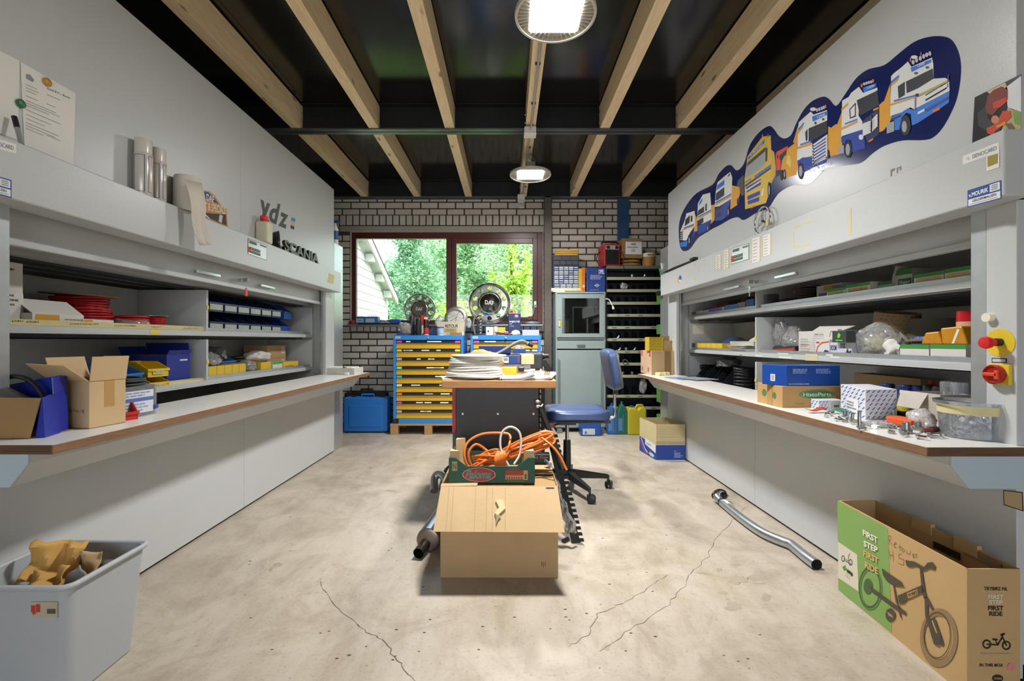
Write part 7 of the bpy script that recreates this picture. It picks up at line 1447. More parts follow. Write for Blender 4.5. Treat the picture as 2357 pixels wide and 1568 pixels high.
# canister, funnel, letters
cn = thing('fuel_bottle', 'yellowed white canister with red cap on the left hood', 'canister', (-1.668, ly(608, 1.668), ZH + 0.0005))
MB().box(-0.045, 0.045, -0.035, 0.035, 0, 0.15).o('body', M('canister', 'cbc8ae', 0.45, 0, 0.05), cn, bevel=0.014, bseg=3); MB().lathe([(0.022, 0.148), (0.022, 0.16), (0.026, 0.16), (0.026, 0.188), (0.014, 0.192), (0.01, 0.205), (0.0, 0.206)], seg=18).o('cap', REDB, cn, smooth=40); MB().tube(spline([(0.0, 0.02, 0.17), (0, 0.05, 0.18), (0, 0.055, 0.16), (0, 0.026, 0.155)], 4), 0.004, 6).o('cap_strap', REDB, cn)
fu = thing('black_funnel', 'black plastic funnel lying on the left hood behind the canister', 'funnel', (-1.65, ly(642, 1.65), ZH + 0.0005)); b = MB(); b.lathe([(0.065, 0), (0.062, 0.004), (0.03, 0.09), (0.018, 0.12), (0.016, 0.12), (0.028, 0.088), (0.058, 0.006)], (0, 0, 0.065), 28, X=rot(90, 'Y') @ rot(160, 'X'), cap=False); b.o('funnel', BLACK, fu, smooth=40)
lt = thing('chrome_lettering', 'grey raised letters SCANIA standing along the left hood', 'lettering', (-1.64, ly(698, 1.64), ZH))
vs, fs = glyphs('SCANIA', 0.03); x0 = min(v[0] for v in vs); x1 = max(v[0] for v in vs); y0 = min(v[1] for v in vs); y1 = max(v[1] for v in vs)
ya, yb = ly(662, 1.64), ly(739, 1.64); cyl = (ya + yb) / 2
for dpt, nm, m in ((0.0, 'letter_face', M('letter_face', '64635d', 0.45, 0.3)), (-0.02, 'letter_back', M('letter_side', '4a4a46', 0.4, 0.6))):
 b = MB(); b.add([(dpt, (x - x0) / (x1 - x0) * (yb - ya) - (yb - ya) / 2, (y - y0) / (y1 - y0) * 0.085) for x, y in vs], fs); b.o(nm, m, lt, solid=0.018)

# ---- upper shelf of the left unit (floor 1.138)
zf1, zf2 = 1.138, 0.826
def LX(px, X): return ly(px, X)
tb = carton('tall_white_box', 'tall narrow white box at the near end of the left upper shelf', (-2.070, 1.763, zf1), 0, (0.18, 0.19, 0.275), CARDW); Print(faces_of(0.18, 0.19, 0.275)['r']).lines(0.55, 0.86, 0.98, 0.93, 1, '3d3d3a').rect(0.0, 0.0, 1, 0.55, 'e2e0da').lines(0.6, 0.35, 0.9, 0.55, 3, '6a6a66').o('print', tb)
ob = carton('wire_carton', 'open white carton of red wire with a yellow label on the left shelf', (-2.035, 1.963, zf1), 0, (0.2, 0.225, 0.075), CARDW, 'box', True, {'r': (0.1, -52)})
Print(faces_of(0.2, 0.225, 0.075)['r']).rect(0.05, 0.45, 0.5, 0.95, 'cf9a28').lines(0.6, 0.5, 0.95, 0.8, 2, '8a8a86').o('label', ob)
def coil(nm, label, c, R0, n, rw, m, cat='cable coil', lay=1):
 t = thing(nm, label, cat, c); r = random.Random(int(c[1] * 1000))
 for k in range(n):
  a0 = r.uniform(-0.003, 0.003); rr = R0 - rw * 1.8 * (k % lay); z = rw + (k // lay) * rw * 1.9
  pts = [(a0 + rr * math.cos(a), rr * math.sin(a), z + rw * 0.4 * math.sin(a + k)) for a in [2 * math.pi * i / 28 for i in range(28)]]
  MB().tube(pts, rw, 8, True).o('turn', m, t, smooth=60)
 return t
coil('red_wire_coil', 'coil of red wire lying inside the open white carton', (-2.035, 1.948, zf1 + 0.006), 0.075, 6, 0.006, REDW, lay=2)
sp2 = thing('wire_spool', 'large spool of red wire with cardboard flanges on the left shelf', 'spool', (-2.140, LX(185, 2.140), zf1))
MB().lathe([(0.15, 0), (0.15, 0.005), (0, 0.005)], seg=36).o('flange', CARDIN, sp2); fl2 = MB().lathe([(0, 0), (0.15, 0), (0.15, 0.006), (0, 0.006)], (0, 0, 0.185), 36, X=rot(3, 'Y')).o('flange', CARDIN, sp2); MB().cyl((0, 0, 0.005), (0, 0, 0.185), 0.09, seg=28).o('core', REDW, sp2)
r = random.Random(9)
for k in range(15):
 R0 = 0.118 + r.uniform(-0.006, 0.006) - (0.012 if k > 9 else 0); pts = [(R0 * math.cos(a), R0 * math.sin(a), 0.012 + k * 0.0115 + 0.003 * math.sin(2 * a + k)) for a in [2 * math.pi * i / 32 for i in range(32)]]
 MB().tube(pts, 0.0068, 8, True).o('wire_turn', REDW, sp2, smooth=60)
ob2 = carton('low_white_carton', 'low white carton with yellow corner beside the red spool', (-2.010, (LX(186, 1.925) + LX(266, 1.925)) / 2, zf1), 0, (0.17, 0.16, 0.06), CARDW, 'box', True); Print(faces_of(0.17, 0.16, 0.06)['r']).rect(0.02, 0.3, 0.3, 0.95, 'cf9a28').o('label', ob2)
coil('bagged_wire_coil', 'bagged coil of red wire with a white tie on the left shelf', (-2.030, LX(300, 2.030), zf1 + 0.001), 0.075, 16, 0.006, REDW, lay=2); crumple('clear_wrap', 'clear film around the bagged red coil', (-2.030, LX(300, 2.030), zf1 + 0.001), (0.095, 0.095, 0.055), POLY, 'film', 33, 0.1)
sp3 = thing('wire_spool', 'small spool of red wire near the divider of the left shelf', 'spool', (-2.030, LX(352, 2.030), zf1)); MB().lathe([(0.07, 0), (0.07, 0.003), (0, 0.003)], seg=28).lathe([(0, 0.1), (0.075, 0.1), (0.075, 0.103), (0, 0.103)], seg=28).o('flange', clear('spool_flange', 'e8e0d0', 0.05, 0.1, 0.3), sp3)
for k in range(9): MB().tube([((0.056) * math.cos(a), 0.056 * math.sin(a), 0.009 + k * 0.0105) for a in [2 * math.pi * i / 26 for i in range(26)]], 0.006, 8, True).o('wire_turn', REDW, sp3, smooth=60)
# blue stacking bins
LBL = M('bin_label_clear', 'a9b0a4', 0.3, 0, 0.1, 20)
y0_, y1_ = 2.925, 3.86; n6 = 6; wbin = (y1_ - y0_) / n6
for row in range(2):
 for k in range(n6):
  binbox('stacking_bin', ('upper', 'lower')[1 - row] + ' row navy stacking bin, ' + ('first', 'second', 'third', 'fourth', 'fifth', 'sixth')[k] + ' from the divider', (-2.070, y0_ + (k + 0.5) * wbin, zf1 + 0.024 + row * 0.128), 90, (wbin - 0.008, 0.29, 0.124), NAVYB, 'bin', 'navy bins on the left shelf', 0.5, LBL)
for k, (yy, zz, lb) in enumerate(((3.965, zf1 + 0.02, 'bright blue bin at the far end of the left shelf, lower one'), (4.0, zf1 + 0.15, 'bright blue bin stacked on top at the far end of the left shelf'))):
 binbox('stacking_bin', lb, (-2.07, yy, zz), 90 if k == 0 else 96, (0.18, 0.26, 0.128), BLUEB if k else M('bin_royal', '2046a0', 0.4), 'bin', None, 0.5)
# ---- lower shelf, far compartment (floor 0.834)
YB = M('carton_yellow', 'dcb93a', 0.6, 0, 0.04)
for k in range(5):
 ya, yb = 2.94 + k * 0.084, 2.94 + (k + 1) * 0.084; carton('yellow_carton', 'small yellow carton in a row of five on the lower left shelf, ' + ('nearest', 'second', 'middle', 'fourth', 'farthest')[k], (-2.020, (ya + yb) / 2, zf2), 0, (0.17, 0.079, 0.105), YB, 'box', True, group='yellow cartons on lower left shelf')
LB2 = M('bin_lightblue', '3c6ba6', 0.45)
binbox('stacking_bin', 'mid blue bin of bagged parts behind the yellow cartons, nearer one', (-2.180, 3.091, zf2 + 0.075), 90, (0.2, 0.26, 0.11), LB2, 'bin', None, 0.5); binbox('stacking_bin', 'mid blue bin behind the yellow cartons, farther one', (-2.180, 3.337, zf2 + 0.075), 90, (0.18, 0.26, 0.1), LB2, 'bin', None, 0.5)
MB().box(-2.32, -2.12, 2.97, 3.49, zf2, zf2 + 0.073).o('card_riser', CARDIN, label='brown card block under the mid blue bins', cat='box')
crumple('parts_bag', 'clear bag of grey parts heaped in the nearer mid blue bin', (-2.150, 3.092, zf2 + 0.12), (0.1, 0.09, 0.09), clear('parts_film', 'dfe0e2', 0.08, 0.12, 0.4, 'd6d6d8'), 'bag', 35); crumple('parts_bag', 'clear bag of parts in the farther mid blue bin', (-2.150, 3.348, zf2 + 0.12), (0.08, 0.07, 0.065), MATS['parts_film'], 'bag', 36)
crumple('parts_bag', 'clear bag lying on the first yellow cartons', (-2.000, 3.036, zf2 + 0.105), (0.07, 0.08, 0.05), MATS['parts_film'], 'bag', 37); crumple('parts_bag', 'clear bag with silver fittings beside the yellow cartons', (-2.010, 3.487, zf2), (0.085, 0.075, 0.07), MATS['parts_film'], 'bag', 38)
carton('yellow_carton', 'wider yellow carton beside the bag of fittings', (-2.050, 3.669, zf2), 0, (0.2, 0.15, 0.1), YB, 'box', True); g1 = carton('green_white_box', 'green and white box on the lower left shelf', (-2.050, 3.854, zf2), 0, (0.2, 0.16, 0.095), CARDW, 'box', True); Print(faces_of(0.2, 0.16, 0.095)['r']).rect(0, 0.78, 1, 1, '4aa53c').o('green_band', g1)
yb3 = carton('yellow_carton', 'long yellow carton below the brown cartons', (-2.000, 4.092, zf2), 0, (0.1, 0.28, 0.085), YB); Print(faces_of(0.1, 0.28, 0.085)['r']).lines(0.1, 0.3, 0.9, 0.7, 1, '8a7426').o('print', yb3)
for k in range(2):
 c8 = carton('brown_carton', ('lower', 'upper')[k] + ' of two brown cartons stacked at the far end of the left shelf', (-2.170, 4.074, zf2 + 0.001 + k * 0.116), 0, (0.2, 0.33, 0.115), CARD); Print(faces_of(0.2, 0.33, 0.115)['r']).rect(0.75, 0.35, 0.92, 0.85, 'd8d5cc').lines(0.77, 0.4, 0.9, 0.8, 3, '6a6a66').o('label', c8)
crumple('white_rag', 'white crumpled paper on the cartons of the lower left shelf', (-2.100, 3.811, zf2 + 0.1), (0.09, 0.12, 0.05), PAPER, 'paper', 39, 0.3); coil('black_hose', 'black hose piece behind the white paper', (-2.150, 3.583, zf2 + 0.11), 0.06, 2, 0.01, BLACK, 'hose')
# ---- lower shelf, near compartment
dk = carton('navy_carton', 'torn navy carton near the divider of the lower left shelf', (-2.080, 2.695, zf2), 0, (0.26, 0.19, 0.19), M('carton_ultra', '1f2f8c', 0.45), 'box', True, {'r': (0.03, 30), 'b': (0.07, -10), 'l': (0.05, 20)}, CARDIN, 0.004); Print(faces_of(0.26, 0.19, 0.19)['r']).lines(0.55, 0.8, 0.95, 0.86, 1, 'e6e6ea', 0, 0.8).o('print', dk)
for k, (x_, yy, zz, rz_, lb) in enumerate(((-2.020, 2.522, zf2 + 0.075, 78, 'yellow stacking bin labelled on its front, upper one'), (-2.020, 2.522, zf2, 84, 'yellow stacking bin under the upper yellow bin'))):
 q = binbox('yellow_bin', lb, (x_, yy, zz), rz_, (0.12, 0.2, 0.082), YELB, 'bin', None, 0.55); Print(Fr((-0.045, -0.1065, 0.012), (0.09, 0, 0), (0, 0, 0.03))).rect(0.1, 0.1, 0.8, 0.9, 'd9cf8a').text('PG 13,5', 0.15, 0.25, 0.75, 0.75, '3a372a', 1).o('label', q)
binbox('blue_bin', 'blue stacking bin left of the yellow bins on the lower shelf', (-2.050, 2.337, zf2 + 0.06), 96, (0.13, 0.24, 0.09), M('bin_sky', '2a6ab4', 0.45), 'bin', None, 0.5); carton('blue_bin_box', 'dark box carrying the blue bin on the lower left shelf', (-2.070, 2.326, zf2), 0, (0.2, 0.15, 0.058), NAVYB)

# ---- on the left worktop
ZWL = 0.7775
bc = thing('brown_carton', 'open brown carton with raised flaps on the left worktop', 'box', (-1.598, 1.736, ZWL))
X0, X1, Y0_, Y1__, hh = -0.08, 0.085, -0.067, 0.067, 0.174
b = MB()
for q in ((X0, X1, Y0_, Y0_ + .003), (X0, X1, Y1__ - .003, Y1__), (X0, X0 + .003, Y0_ + .003, Y1__ - .003), (X1 - .003, X1, Y0_ + .003, Y1__ - .003)): b.box(*q, 0.0, hh)
b.box(X0, X1, Y0_, Y1__, 0, 0.003).xf(rot(-9)).o('body', CARD2, bc)
RZ = rot(-9)
def flapq(pts, m=CARD2): MB().slab([RZ @ Vector(q) for q in pts], 0.003).o('flap', m, bc)
flapq([(X1, Y0_, hh), (X1, Y1__, hh), (X1 + 0.012, Y1__, hh + 0.089), (X1 + 0.012, Y0_, hh + 0.089)]); flapq([(X0, Y1__, hh), (X1, Y1__, hh), (X1 - .0, Y1__ + 0.015, hh + 0.087), (X0 + .05, Y1__ + 0.015, hh + 0.087)])
flapq([(X0, Y0_, hh), (X0, Y1__, hh), (X0 - 0.03, Y1__, hh + 0.084), (X0 - 0.03, Y0_, hh + 0.084)]); flapq([(X0, Y0_, hh), (X1, Y0_, hh), (X1 - 0.012, Y0_ - 0.07, hh + 0.061), (X0 - 0.012, Y0_ - 0.07, hh + 0.067)])
fR = Fr(RZ @ Vector((X1, Y0_, 0)), RZ.to_3x3() @ Vector((0, Y1__ - Y0_, 0)), (0, 0, hh)); Print(fR).rect(0.4, 0.42, 0.68, 1.0, TAPE).o('tape', bc)
fF = Fr(RZ @ Vector((X0, Y0_, 0)), RZ.to_3x3() @ Vector((X1 - X0, 0, 0)), (0, 0, hh)); p = Print(fF)
for st_ in ([(0.48, 0.46), (0.5, 0.34), (0.54, 0.36), (0.52, 0.4)], [(0.58, 0.39), (0.6, 0.35), (0.63, 0.39), (0.6, 0.41)], [(0.66, 0.4), (0.67, 0.34), (0.7, 0.39), (0.72, 0.34)], [(0.76, 0.39), (0.76, 0.34)], [(0.8, 0.4), (0.83, 0.34), (0.86, 0.41), (0.85, 0.3)]): p.line(st_, 0.0016, '2e261a')
p.o('handwriting', bc)
bl_ = thing('blue_carton', 'royal blue carton with brown inside holding a black pump on the left worktop', 'box', (-1.71, 1.565, ZWL))
RB = M('carton_royalblue', '1d2f9c', 0.35, 0, 0.04);
def WP(x, y, z): return Vector((x, y, ZWL + z))
MB().slab([WP(-1.539, 1.511, 0), WP(-1.585, 1.637, 0), WP(-1.590, 1.637, 0.151), WP(-1.545, 1.511, 0.134)], 0.003).o('side', RB, bl_, True)
MB().slab([WP(-1.539, 1.511, 0.000), WP(-1.545, 1.511, 0.134), WP(-1.565, 1.509, 0.000)], 0.003).o('side', RB, bl_, True)
MB().slab([WP(-1.585, 1.638, 0), WP(-1.956, 1.638, 0), WP(-1.956, 1.638, 0.134), WP(-1.591, 1.638, 0.201)], 0.003).o('side', RB, bl_, True)
MB().slab([WP(-1.549, 1.548, 0.140), WP(-1.591, 1.637, 0.151), WP(-1.595, 1.637, 0.196), WP(-1.553, 1.548, 0.196)], 0.003).o('flap', RB, bl_, True)
MB().slab([WP(-1.956, 1.492, 0.002), WP(-1.570, 1.492, 0.002), WP(-1.549, 1.509, 0.132), WP(-1.956, 1.520, 0.134)], -0.003).o('front_flap', CARDIN, bl_, True)
MB().box(-1.95, -1.565, 1.512, 1.637, ZWL, ZWL + 0.003).o('bottom', CARDIN, bl_, True)
fS = Fr(WP(-1.539, 1.511, 0), Vector((-0.046, 0.126, 0)), Vector((-0.0055, 0, 0.145))); Print(fS).lines(0.6, 0.82, 0.98, 0.9, 1, 'e8e8ee', 0, 0.8, False).lines(0.72, 0.15, 0.95, 0.2, 1, 'e8e8ee', 0, 0.8, False).o('print', bl_, True)
pm = thing('black_pump', 'black cast pump part with hose in the blue carton', 'pump', (-1.74, 1.585, ZWL + 0.004))
MB().lathe([(0.03, 0), (0.05, 0.02), (0.055, 0.08), (0.04, 0.12), (0.02, 0.14)], (-0.03, 0, 0), 22).o('body', M('cast_black', '2d2b2a', 0.35, 0.4), pm, smooth=50); MB().cyl((0.01, -0.03, 0.13), (0.1, -0.02, 0.09), 0.032, 0.026, 20).o('motor', M('motor_grey', '5a5856', 0.35, 0.5), pm, smooth=50); MB().tube(spline([(-0.04, 0.0, 0.13), (0.0, 0.0, 0.19), (0.06, 0.01, 0.18), (0.11, 0.01, 0.12), (0.13, 0.0, 0.06)], 6), 0.008, 10).o('hose', BLACK, pm, smooth=60); MB().lathe([(0.022, 0), (0.026, 0.01), (0.012, 0.012), (0.012, 0.03), (0, 0.03)], (-0.05, -0.01, 0.15), 16).o('fitting', DARKST, pm, smooth=40)
MB().cyl((0.102, -0.02, 0.089), (0.106, -0.02, 0.087), 0.027, seg=20).o('chrome_end', STEEL, pm)
# clear tub, red bin, cable coil
ct = carton('clear_tub', 'clear plastic tub with blue printed label on the left worktop', (-1.632, 1.933, ZWL), -4, (0.145, 0.168, 0.13), CLEARP, 'tub', True); Print(faces_of(0.145, 0.168, 0.13)['r']).rect(0.05, 0.12, 0.9, 0.85, 'd2d6de').rect(0.05, 0.5, 0.9, 0.62, '5a6da8', 1).lines(0.1, 0.65, 0.85, 0.82, 2, '7f8cb8', 1).lines(0.1, 0.16, 0.85, 0.46, 3, '8f9ac0', 1).o('label', ct); MB().cyl((0.074, 0.067, 0.033), (0.074, 0.084, 0.033), 0.009, seg=12).o('blue_peg', BLUEB, ct)
binbox('red_bin', 'small red stacking bin beside the brown carton on the left worktop', (-1.57, 1.85, ZWL), 68, (0.073, 0.078, 0.067), REDB, 'bin', None, 0.5)
coil('green_cable_coil', 'dark green cable coil on top of the clear tub', (-1.643, 1.939, ZWL + 0.1305), 0.076, 6, 0.006, M('cable_darkgreen', '22302a', 0.5), lay=2)
wbx = carton('flat_white_box', 'flat white boxes at the far end of the left worktop', (-1.6, 4.4, ZWL), -6, (0.33, 0.2, 0.06), M('white_box_print', 'c9c7bf', 0.6, 0, 0.15, 25), 'box'); MB().box(-0.13, 0.13, -0.08, 0.09, 0.0605, 0.067).o('manual', PAPER, wbx); MB().cyl((0.06, -0.1, 0.07), (0.06, -0.06, 0.073), 0.01, seg=10).o('brass_fitting', M('brass', '9a7a3a', 0.35, 0.8), wbx)
carton('small_white_block', 'tiny white block before the flat white boxes', (-1.5, 4.24, ZWL), 0, (0.035, 0.03, 0.025), WHITE, 'block')

# ================================================================ things on the right unit
zr2, zr1, zr0 = 1.3145, 0.989, 0.663
def rbox(nm, label, pa, pb, X, z, h_, depth, m, cat='box', open_=False, group=None, flaps=None):
 """carton on a right-hand shelf whose face spans picture columns pa..pb"""
 y1, y0 = ry(pa, X), ry(pb, X); w_ = y1 - y0
 return carton(nm, label, (X + depth / 2, (y0 + y1) / 2, z), 0, (depth, w_ - 0.003, h_), m, cat, open_, flaps, group=group), (depth, w_ - 0.003, h_)
BRN = M('box_brown2', '7d6246', 0.7)
for k, (pa, pb, h_, m, nm) in enumerate(((1587, 1600, .065, BRN, 'small brown box'), (1600.5, 1617, .07, M('box_white_lilac', 'c6c2cf', 0.5, 0, 0.1, 30), 'white and lilac box'), (1617.5, 1631, .068, M('box_grey_white', 'b9b9bd', 0.5, 0, 0.15, 30), 'grey and white box'), (1631.5, 1660, .075, M('box_purple', '7a55b0', 0.5, 0, 0.1, 20), 'purple box'), (1660.5, 1667, .075, M('box_silver', 'a9adb4', 0.4), 'thin silver box'), (1667.5, 1698, .082, M('box_bluedots', '3a7fc2', 0.5, 0, 0.5, 70), 'blue speckled box'), (1698.5, 1715, .088, M('box_taupe', '8f8378', 0.6, 0, 0.2, 20), 'taupe box'), (1717, 1735, .1, M('box_blue3', '2f62a8', 0.5), 'plain blue box'))):
 rbox('small_box', nm + ' in the row on the far upper right shelf', pa, pb, 1.837, zr2, h_, 0.2, m, group='row of small boxes, far upper right shelf')
for k, (pa, pb, h_, lb) in enumerate(((1622, 1640, .13, 'brown box behind the purple one'), (1652, 1674, .15, 'light brown box behind the blue speckled box'), (1680, 1703, .15, 'dark brown box behind the taupe one'), (1704, 1722, .16, 'dark box marked N behind the plain blue box'))):
 q, sz_ = rbox('back_box', lb + ' on the far upper right shelf', pa, pb, 2.05, zr2, h_, 0.15, (BRN, CARDIN, M('box_dark', '4b3f36', 0.7), M('box_grey4', '6a6660', 0.7))[k])
def discs(label, px, X, n, r_, m):
 t = thing('sanding_discs', label, 'sanding discs', (X, ry(px, X), zr2));
 for k in range(n):
  rr = random.Random(k + px); MB().lathe([(0.012, 0.0), (r_, 0.0), (r_ * 1.01, 0.004), (0.012, 0.006)], (rr.uniform(-.004, .004), rr.uniform(-.004, .004), 0.001 + k * 0.0095), 30, X=rot(rr.uniform(-2, 2), 'X')).o('disc', m, t)
AB = M('abrasive', '5f554d', 0.85, 0, 0.2, 30)
discs('stack of grey sanding discs nearest the divider', 1771, 1.92, 13, 0.062, AB); discs('low stack of rusty red sanding discs', 1818, 1.93, 8, 0.062, M('abrasive_red', '7a4636', 0.85, 0, 0.2, 30)); discs('tall stack of grey sanding discs beside the lilac box', 1858, 1.94, 15, 0.078, AB)
lb_, sz_ = rbox('abrasive_box', 'white and lilac printed box beside the disc stack', 1879, 1938, 1.91, zr2, 0.12, 0.16, M('box_pinkwhite', 'd3ccd2', 0.5)); f = faces_of(*sz_)['l']; Print(f).rect(0.1, 0.1, 0.7, 0.6, '8b6fae').rect(0.3, 0.72, 0.7, 0.95, 'c9b52e').text('CUBITRON II', 0.62, 0.74, 0.99, 0.9, '3a3a3e', 1, 0.02).o('print', lb_)
GW = M('box_greenwhite', 'd6d5cf', 0.6)
def gbox(label, pa, pb, h_, tag_, X=1.84, z=zr2, fl=None, lbl='c3a26c'):
 q, sz_ = rbox('abrasive_carton', label, pa, pb, X, z, h_, 0.17, GW, 'box', True, 'green and white cartons', fl); f = faces_of(*sz_)['l']; p = Print(f); p.rect(0, 0.8, 1, 1, '3f8f3a')
 if tag_ is not None:
  p.rect(0.08, 0.12 + 0.2, 0.92, 0.76, lbl)
  if tag_: p.text(tag_, 0.14, 0.45, 0.86, 0.65, '55452a', 1)
 p.o('print', q); return q
gbox('green and white carton with handwritten kraft label, first from the lilac box', 1903, 1946.5, 0.078, 'Vlakrondel P35621'); gbox('green and white carton with kraft label, second from the lilac box', 1947.5, 2003, 0.086, 'Rondrondel P35112')
gbox('green and white carton with raised white lid', 2010, 2054, 0.08, None, 1.88, fl={'f': (0.07, 20)}); bq = gbox('white open carton with green logo and a slanted lid', 2055, 2101, 0.125, None, 1.89);
Print(Fr((1.889, ry(2055, 1.890), zr2), (0, ry(2101, 1.890) - ry(2055, 1.890), 0), (0, 0, 0.125))).rect(0.3, 0.35, 0.95, 0.65, '2f7a48', 1).text('Klingspor', 0.36, 0.42, 0.9, 0.58, 'e6e9e4', 2, 0.03).o('logo', bq, True)
gbox('green and white carton with plain kraft label, next to the end one', 2103, 2173, 0.082, '', 1.84, lbl='cdb483'); gbox('green and white carton at the near end of the upper right shelf', 2174, 2240, 0.085, '', 1.84, lbl='cdb483')
# ---- middle shelf, far compartment
rbox('blue_box', 'small bright blue box at the far end of the middle right shelf', 1587, 1599, 1.837, zr1, 0.085, 0.1, BLUEB)
for k in range(5): rbox('yellow_carton', 'small yellow carton on the middle right shelf, ' + ('farthest', 'fourth', 'middle', 'second', 'nearest')[k] + ' of five', 1599.5 + k * 12.6, 1611.8 + k * 12.6, 1.837, zr1, 0.085, 0.16, YB, group='yellow cartons on middle right shelf')
for k in range(4): sheet('paper_stack', ('lowest', 'second', 'third', 'topmost')[k] + ' of the loose printed sheets lying on the middle right shelf', (1.93, 3.6 + 0.02 * k, zr1 + 0.03 + 0.012 * k if k else zr1 + 0.0), 80 + 9 * k, 0.2, 0.22, 3)
rbox('clear_case', 'ivory plastic case on the middle right shelf near the divider', 1680, 1735, 1.91, zr1 + 0.064, 0.04, 0.2, M('ivory_case', 'cfcabb', 0.4), 'case')
rbox('dark_case', 'thin black case lying on the ivory case', 1682, 1725, 1.98, zr1 + 0.105, 0.016, 0.15, BLACK, 'case'); crumple('blue_packs', 'blue foil packs behind the yellow cartons', (2.03, 4.06, zr1), (0.1, 0.2, 0.075), M('foil_blue', '2f4a86', 0.35, 0, 0.3, 20), 'packs', 41, 0.2); crumple('white_packs', 'white crumpled packs in the middle of the far right compartment', (2.05, 3.7, zr1 + 0.055), (0.08, 0.1, 0.045), PAPER, 'packs', 42, 0.25)
nt_ = thing('taped_note', 'white note taped to the far side of the right compartment', 'note', (1.9, 4.541, 1.165)); MB().box(-0.06, 0.06, -0.0012, 0, 0, 0.09).o('note', PAPER, nt_); MB().box(-0.068, -0.055, -0.0022, -0.0013, -0.005, 0.095).o('tape_strip', MASK, nt_); MB().box(0.055, 0.068, -0.0022, -0.0013, -0.005, 0.095).o('tape_strip', MASK, nt_)
# ---- lower shelf, far compartment
for k, (px, lb) in enumerate(((1640, 'black parts bin with blue edge in the lower far compartment, first'), (1663, 'black parts bin in the lower far compartment, second'), (1690, 'black parts bin in the lower far compartment, third'))): binbox('black_bin', lb, (1.980, ry(px, 1.980), zr0), -90, (0.15, 0.26, 0.2), M('bin_black', '1f2226', 0.4), 'bin', 'black bins', 0.4, None)
crumple('grey_bag', 'dark grey bag hanging over the black bins', (1.950, ry(1676, 1.950), zr0 + 0.2), (0.1, 0.12, 0.05), M('grey_film', '5d5c5a', 0.35), 'bag', 43); coil('black_hose', 'black corrugated hose coil in the lower far compartment', (1.950, ry(1710, 1.950), zr0 + 0.04), 0.06, 7, 0.013, BLACK, 'hose'); coil('black_cable', 'black cable loop at the far end of the lower right compartment', (1.950, ry(1612, 1.950), zr0 + 0.15), 0.07, 3, 0.008, BLACK, 'cable')
# ---- middle shelf, near compartment
crumple('parts_bag', 'tall clear bag knotted at the top, near the divider', (1.950, ry(1800, 1.950), zr1 + 0.045), (0.05, 0.06, 0.12), MATS['parts_film'], 'bag', 44, 0.35); crumple('parts_bag', 'shiny clear bag beside the white carton', (1.930, ry(1826, 1.930), zr1 + 0.04), (0.06, 0.07, 0.09), POLY, 'bag', 45, 0.3)
tr = thing('tool_rolls', 'rolled brown and black tool straps on the middle right shelf', 'straps', (1.890, ry(1808, 1.890), zr1))
for k in range(4): MB().cyl((-0.02 + 0.01 * k, -0.11, 0.018 + 0.014 * k), (0.0, 0.12, 0.02 + 0.012 * k), 0.016, seg=12).o('strap_roll', (BLACK, M('leather', '6a5138', 0.7), REDB, BLACK)[k], tr, smooth=40)
wc, sz_ = rbox('mask_carton', 'white printed carton with its flap up on the middle right shelf', 1838, 1940, 1.90, zr1, 0.17, 0.2, CARDW, 'box', True, None, {'f': (0.0, 0)} and None); f = faces_of(*sz_)['l']; p = Print(f)
p.rect(0.33, 0.0, 0.335, 1, 'b9b7b0', 1)
p2 = Print(faces_of(*sz_)['l']); p2.lines(0.36, 0.2, 0.75, 0.85, 8, 'a9a7a4', 0, 0.18).text('8000 series', 0.4, 0.85, 0.6, 0.9, '55565a').lines(0.05, 0.1, 0.3, 0.2, 2, '9a9894').lines(0.05, 0.3, 0.3, 0.75, 5, 'bdb9b2')
p2.rect(0.05, 0.48, 0.28, 0.495, 'b33a35', 1).rect(0.05, 0.25, 0.28, 0.262, 'b33a35', 1); p2.o('print', wc)
wf = MB().slab([(1.900, ry(1940, 1.900), zr1 + 0.17), (1.900, ry(1870, 1.900), zr1 + 0.17), (1.940, ry(1872, 1.900), zr1 + 0.2), (1.950, ry(1948, 1.900), zr1 + 0.195)], 0.003).o('raised_flap', CARDW, wc, True)
wg, sz_ = rbox('white_box', 'small white box with a screw picture before the printed carton', 1895, 1928, 1.87, zr1 + 0.116, 0.06, 0.025, CARDW); f = faces_of(*sz_)['l']; Print(f).line([(0.45, 0.3), (0.55, 0.8)], 0.004, '8a6a4a').lines(0.55, 0.7, 0.9, 0.9, 1, '8a8a86').o('print', wg)
dg_, sz_ = rbox('green_leaf_box', 'dark grey box with a green leaf emblem on the middle right shelf', 1915, 1948, 1.805, zr1 + 0.101, 0.062, 0.05, M('box_charcoal', '3a4440', 0.45)); f = faces_of(*sz_)['l']; Print(f).poly([(0.4, 0.35), (0.38, 0.65), (0.5, 0.85), (0.62, 0.65), (0.55, 0.42)], '6fd23a').rect(0.25, 0.12, 0.75, 0.22, '6fd23a').o('emblem', dg_)
g1_, sz_ = rbox('glove_box', 'glove box with a red swoosh on the middle right shelf', 1876, 1909.5, 1.84, zr1, 0.115, 0.11, M('glove_white', 'd9d8d8', 0.5)); f = faces_of(*sz_)['l']; p = Print(f); p.line([(0.05, 0.3), (0.2, 0.65), (0.5, 0.85), (0.95, 0.9)], 0.008, 'd9502c').poly([(0.5, 0.25), (0.7, 0.5), (0.95, 0.45), (0.95, 0.15), (0.6, 0.12)], '2a3a7c', 1).rect(0.08, 0.82, 0.32, 0.9, 'c9432c', 1); p.o('print', g1_)
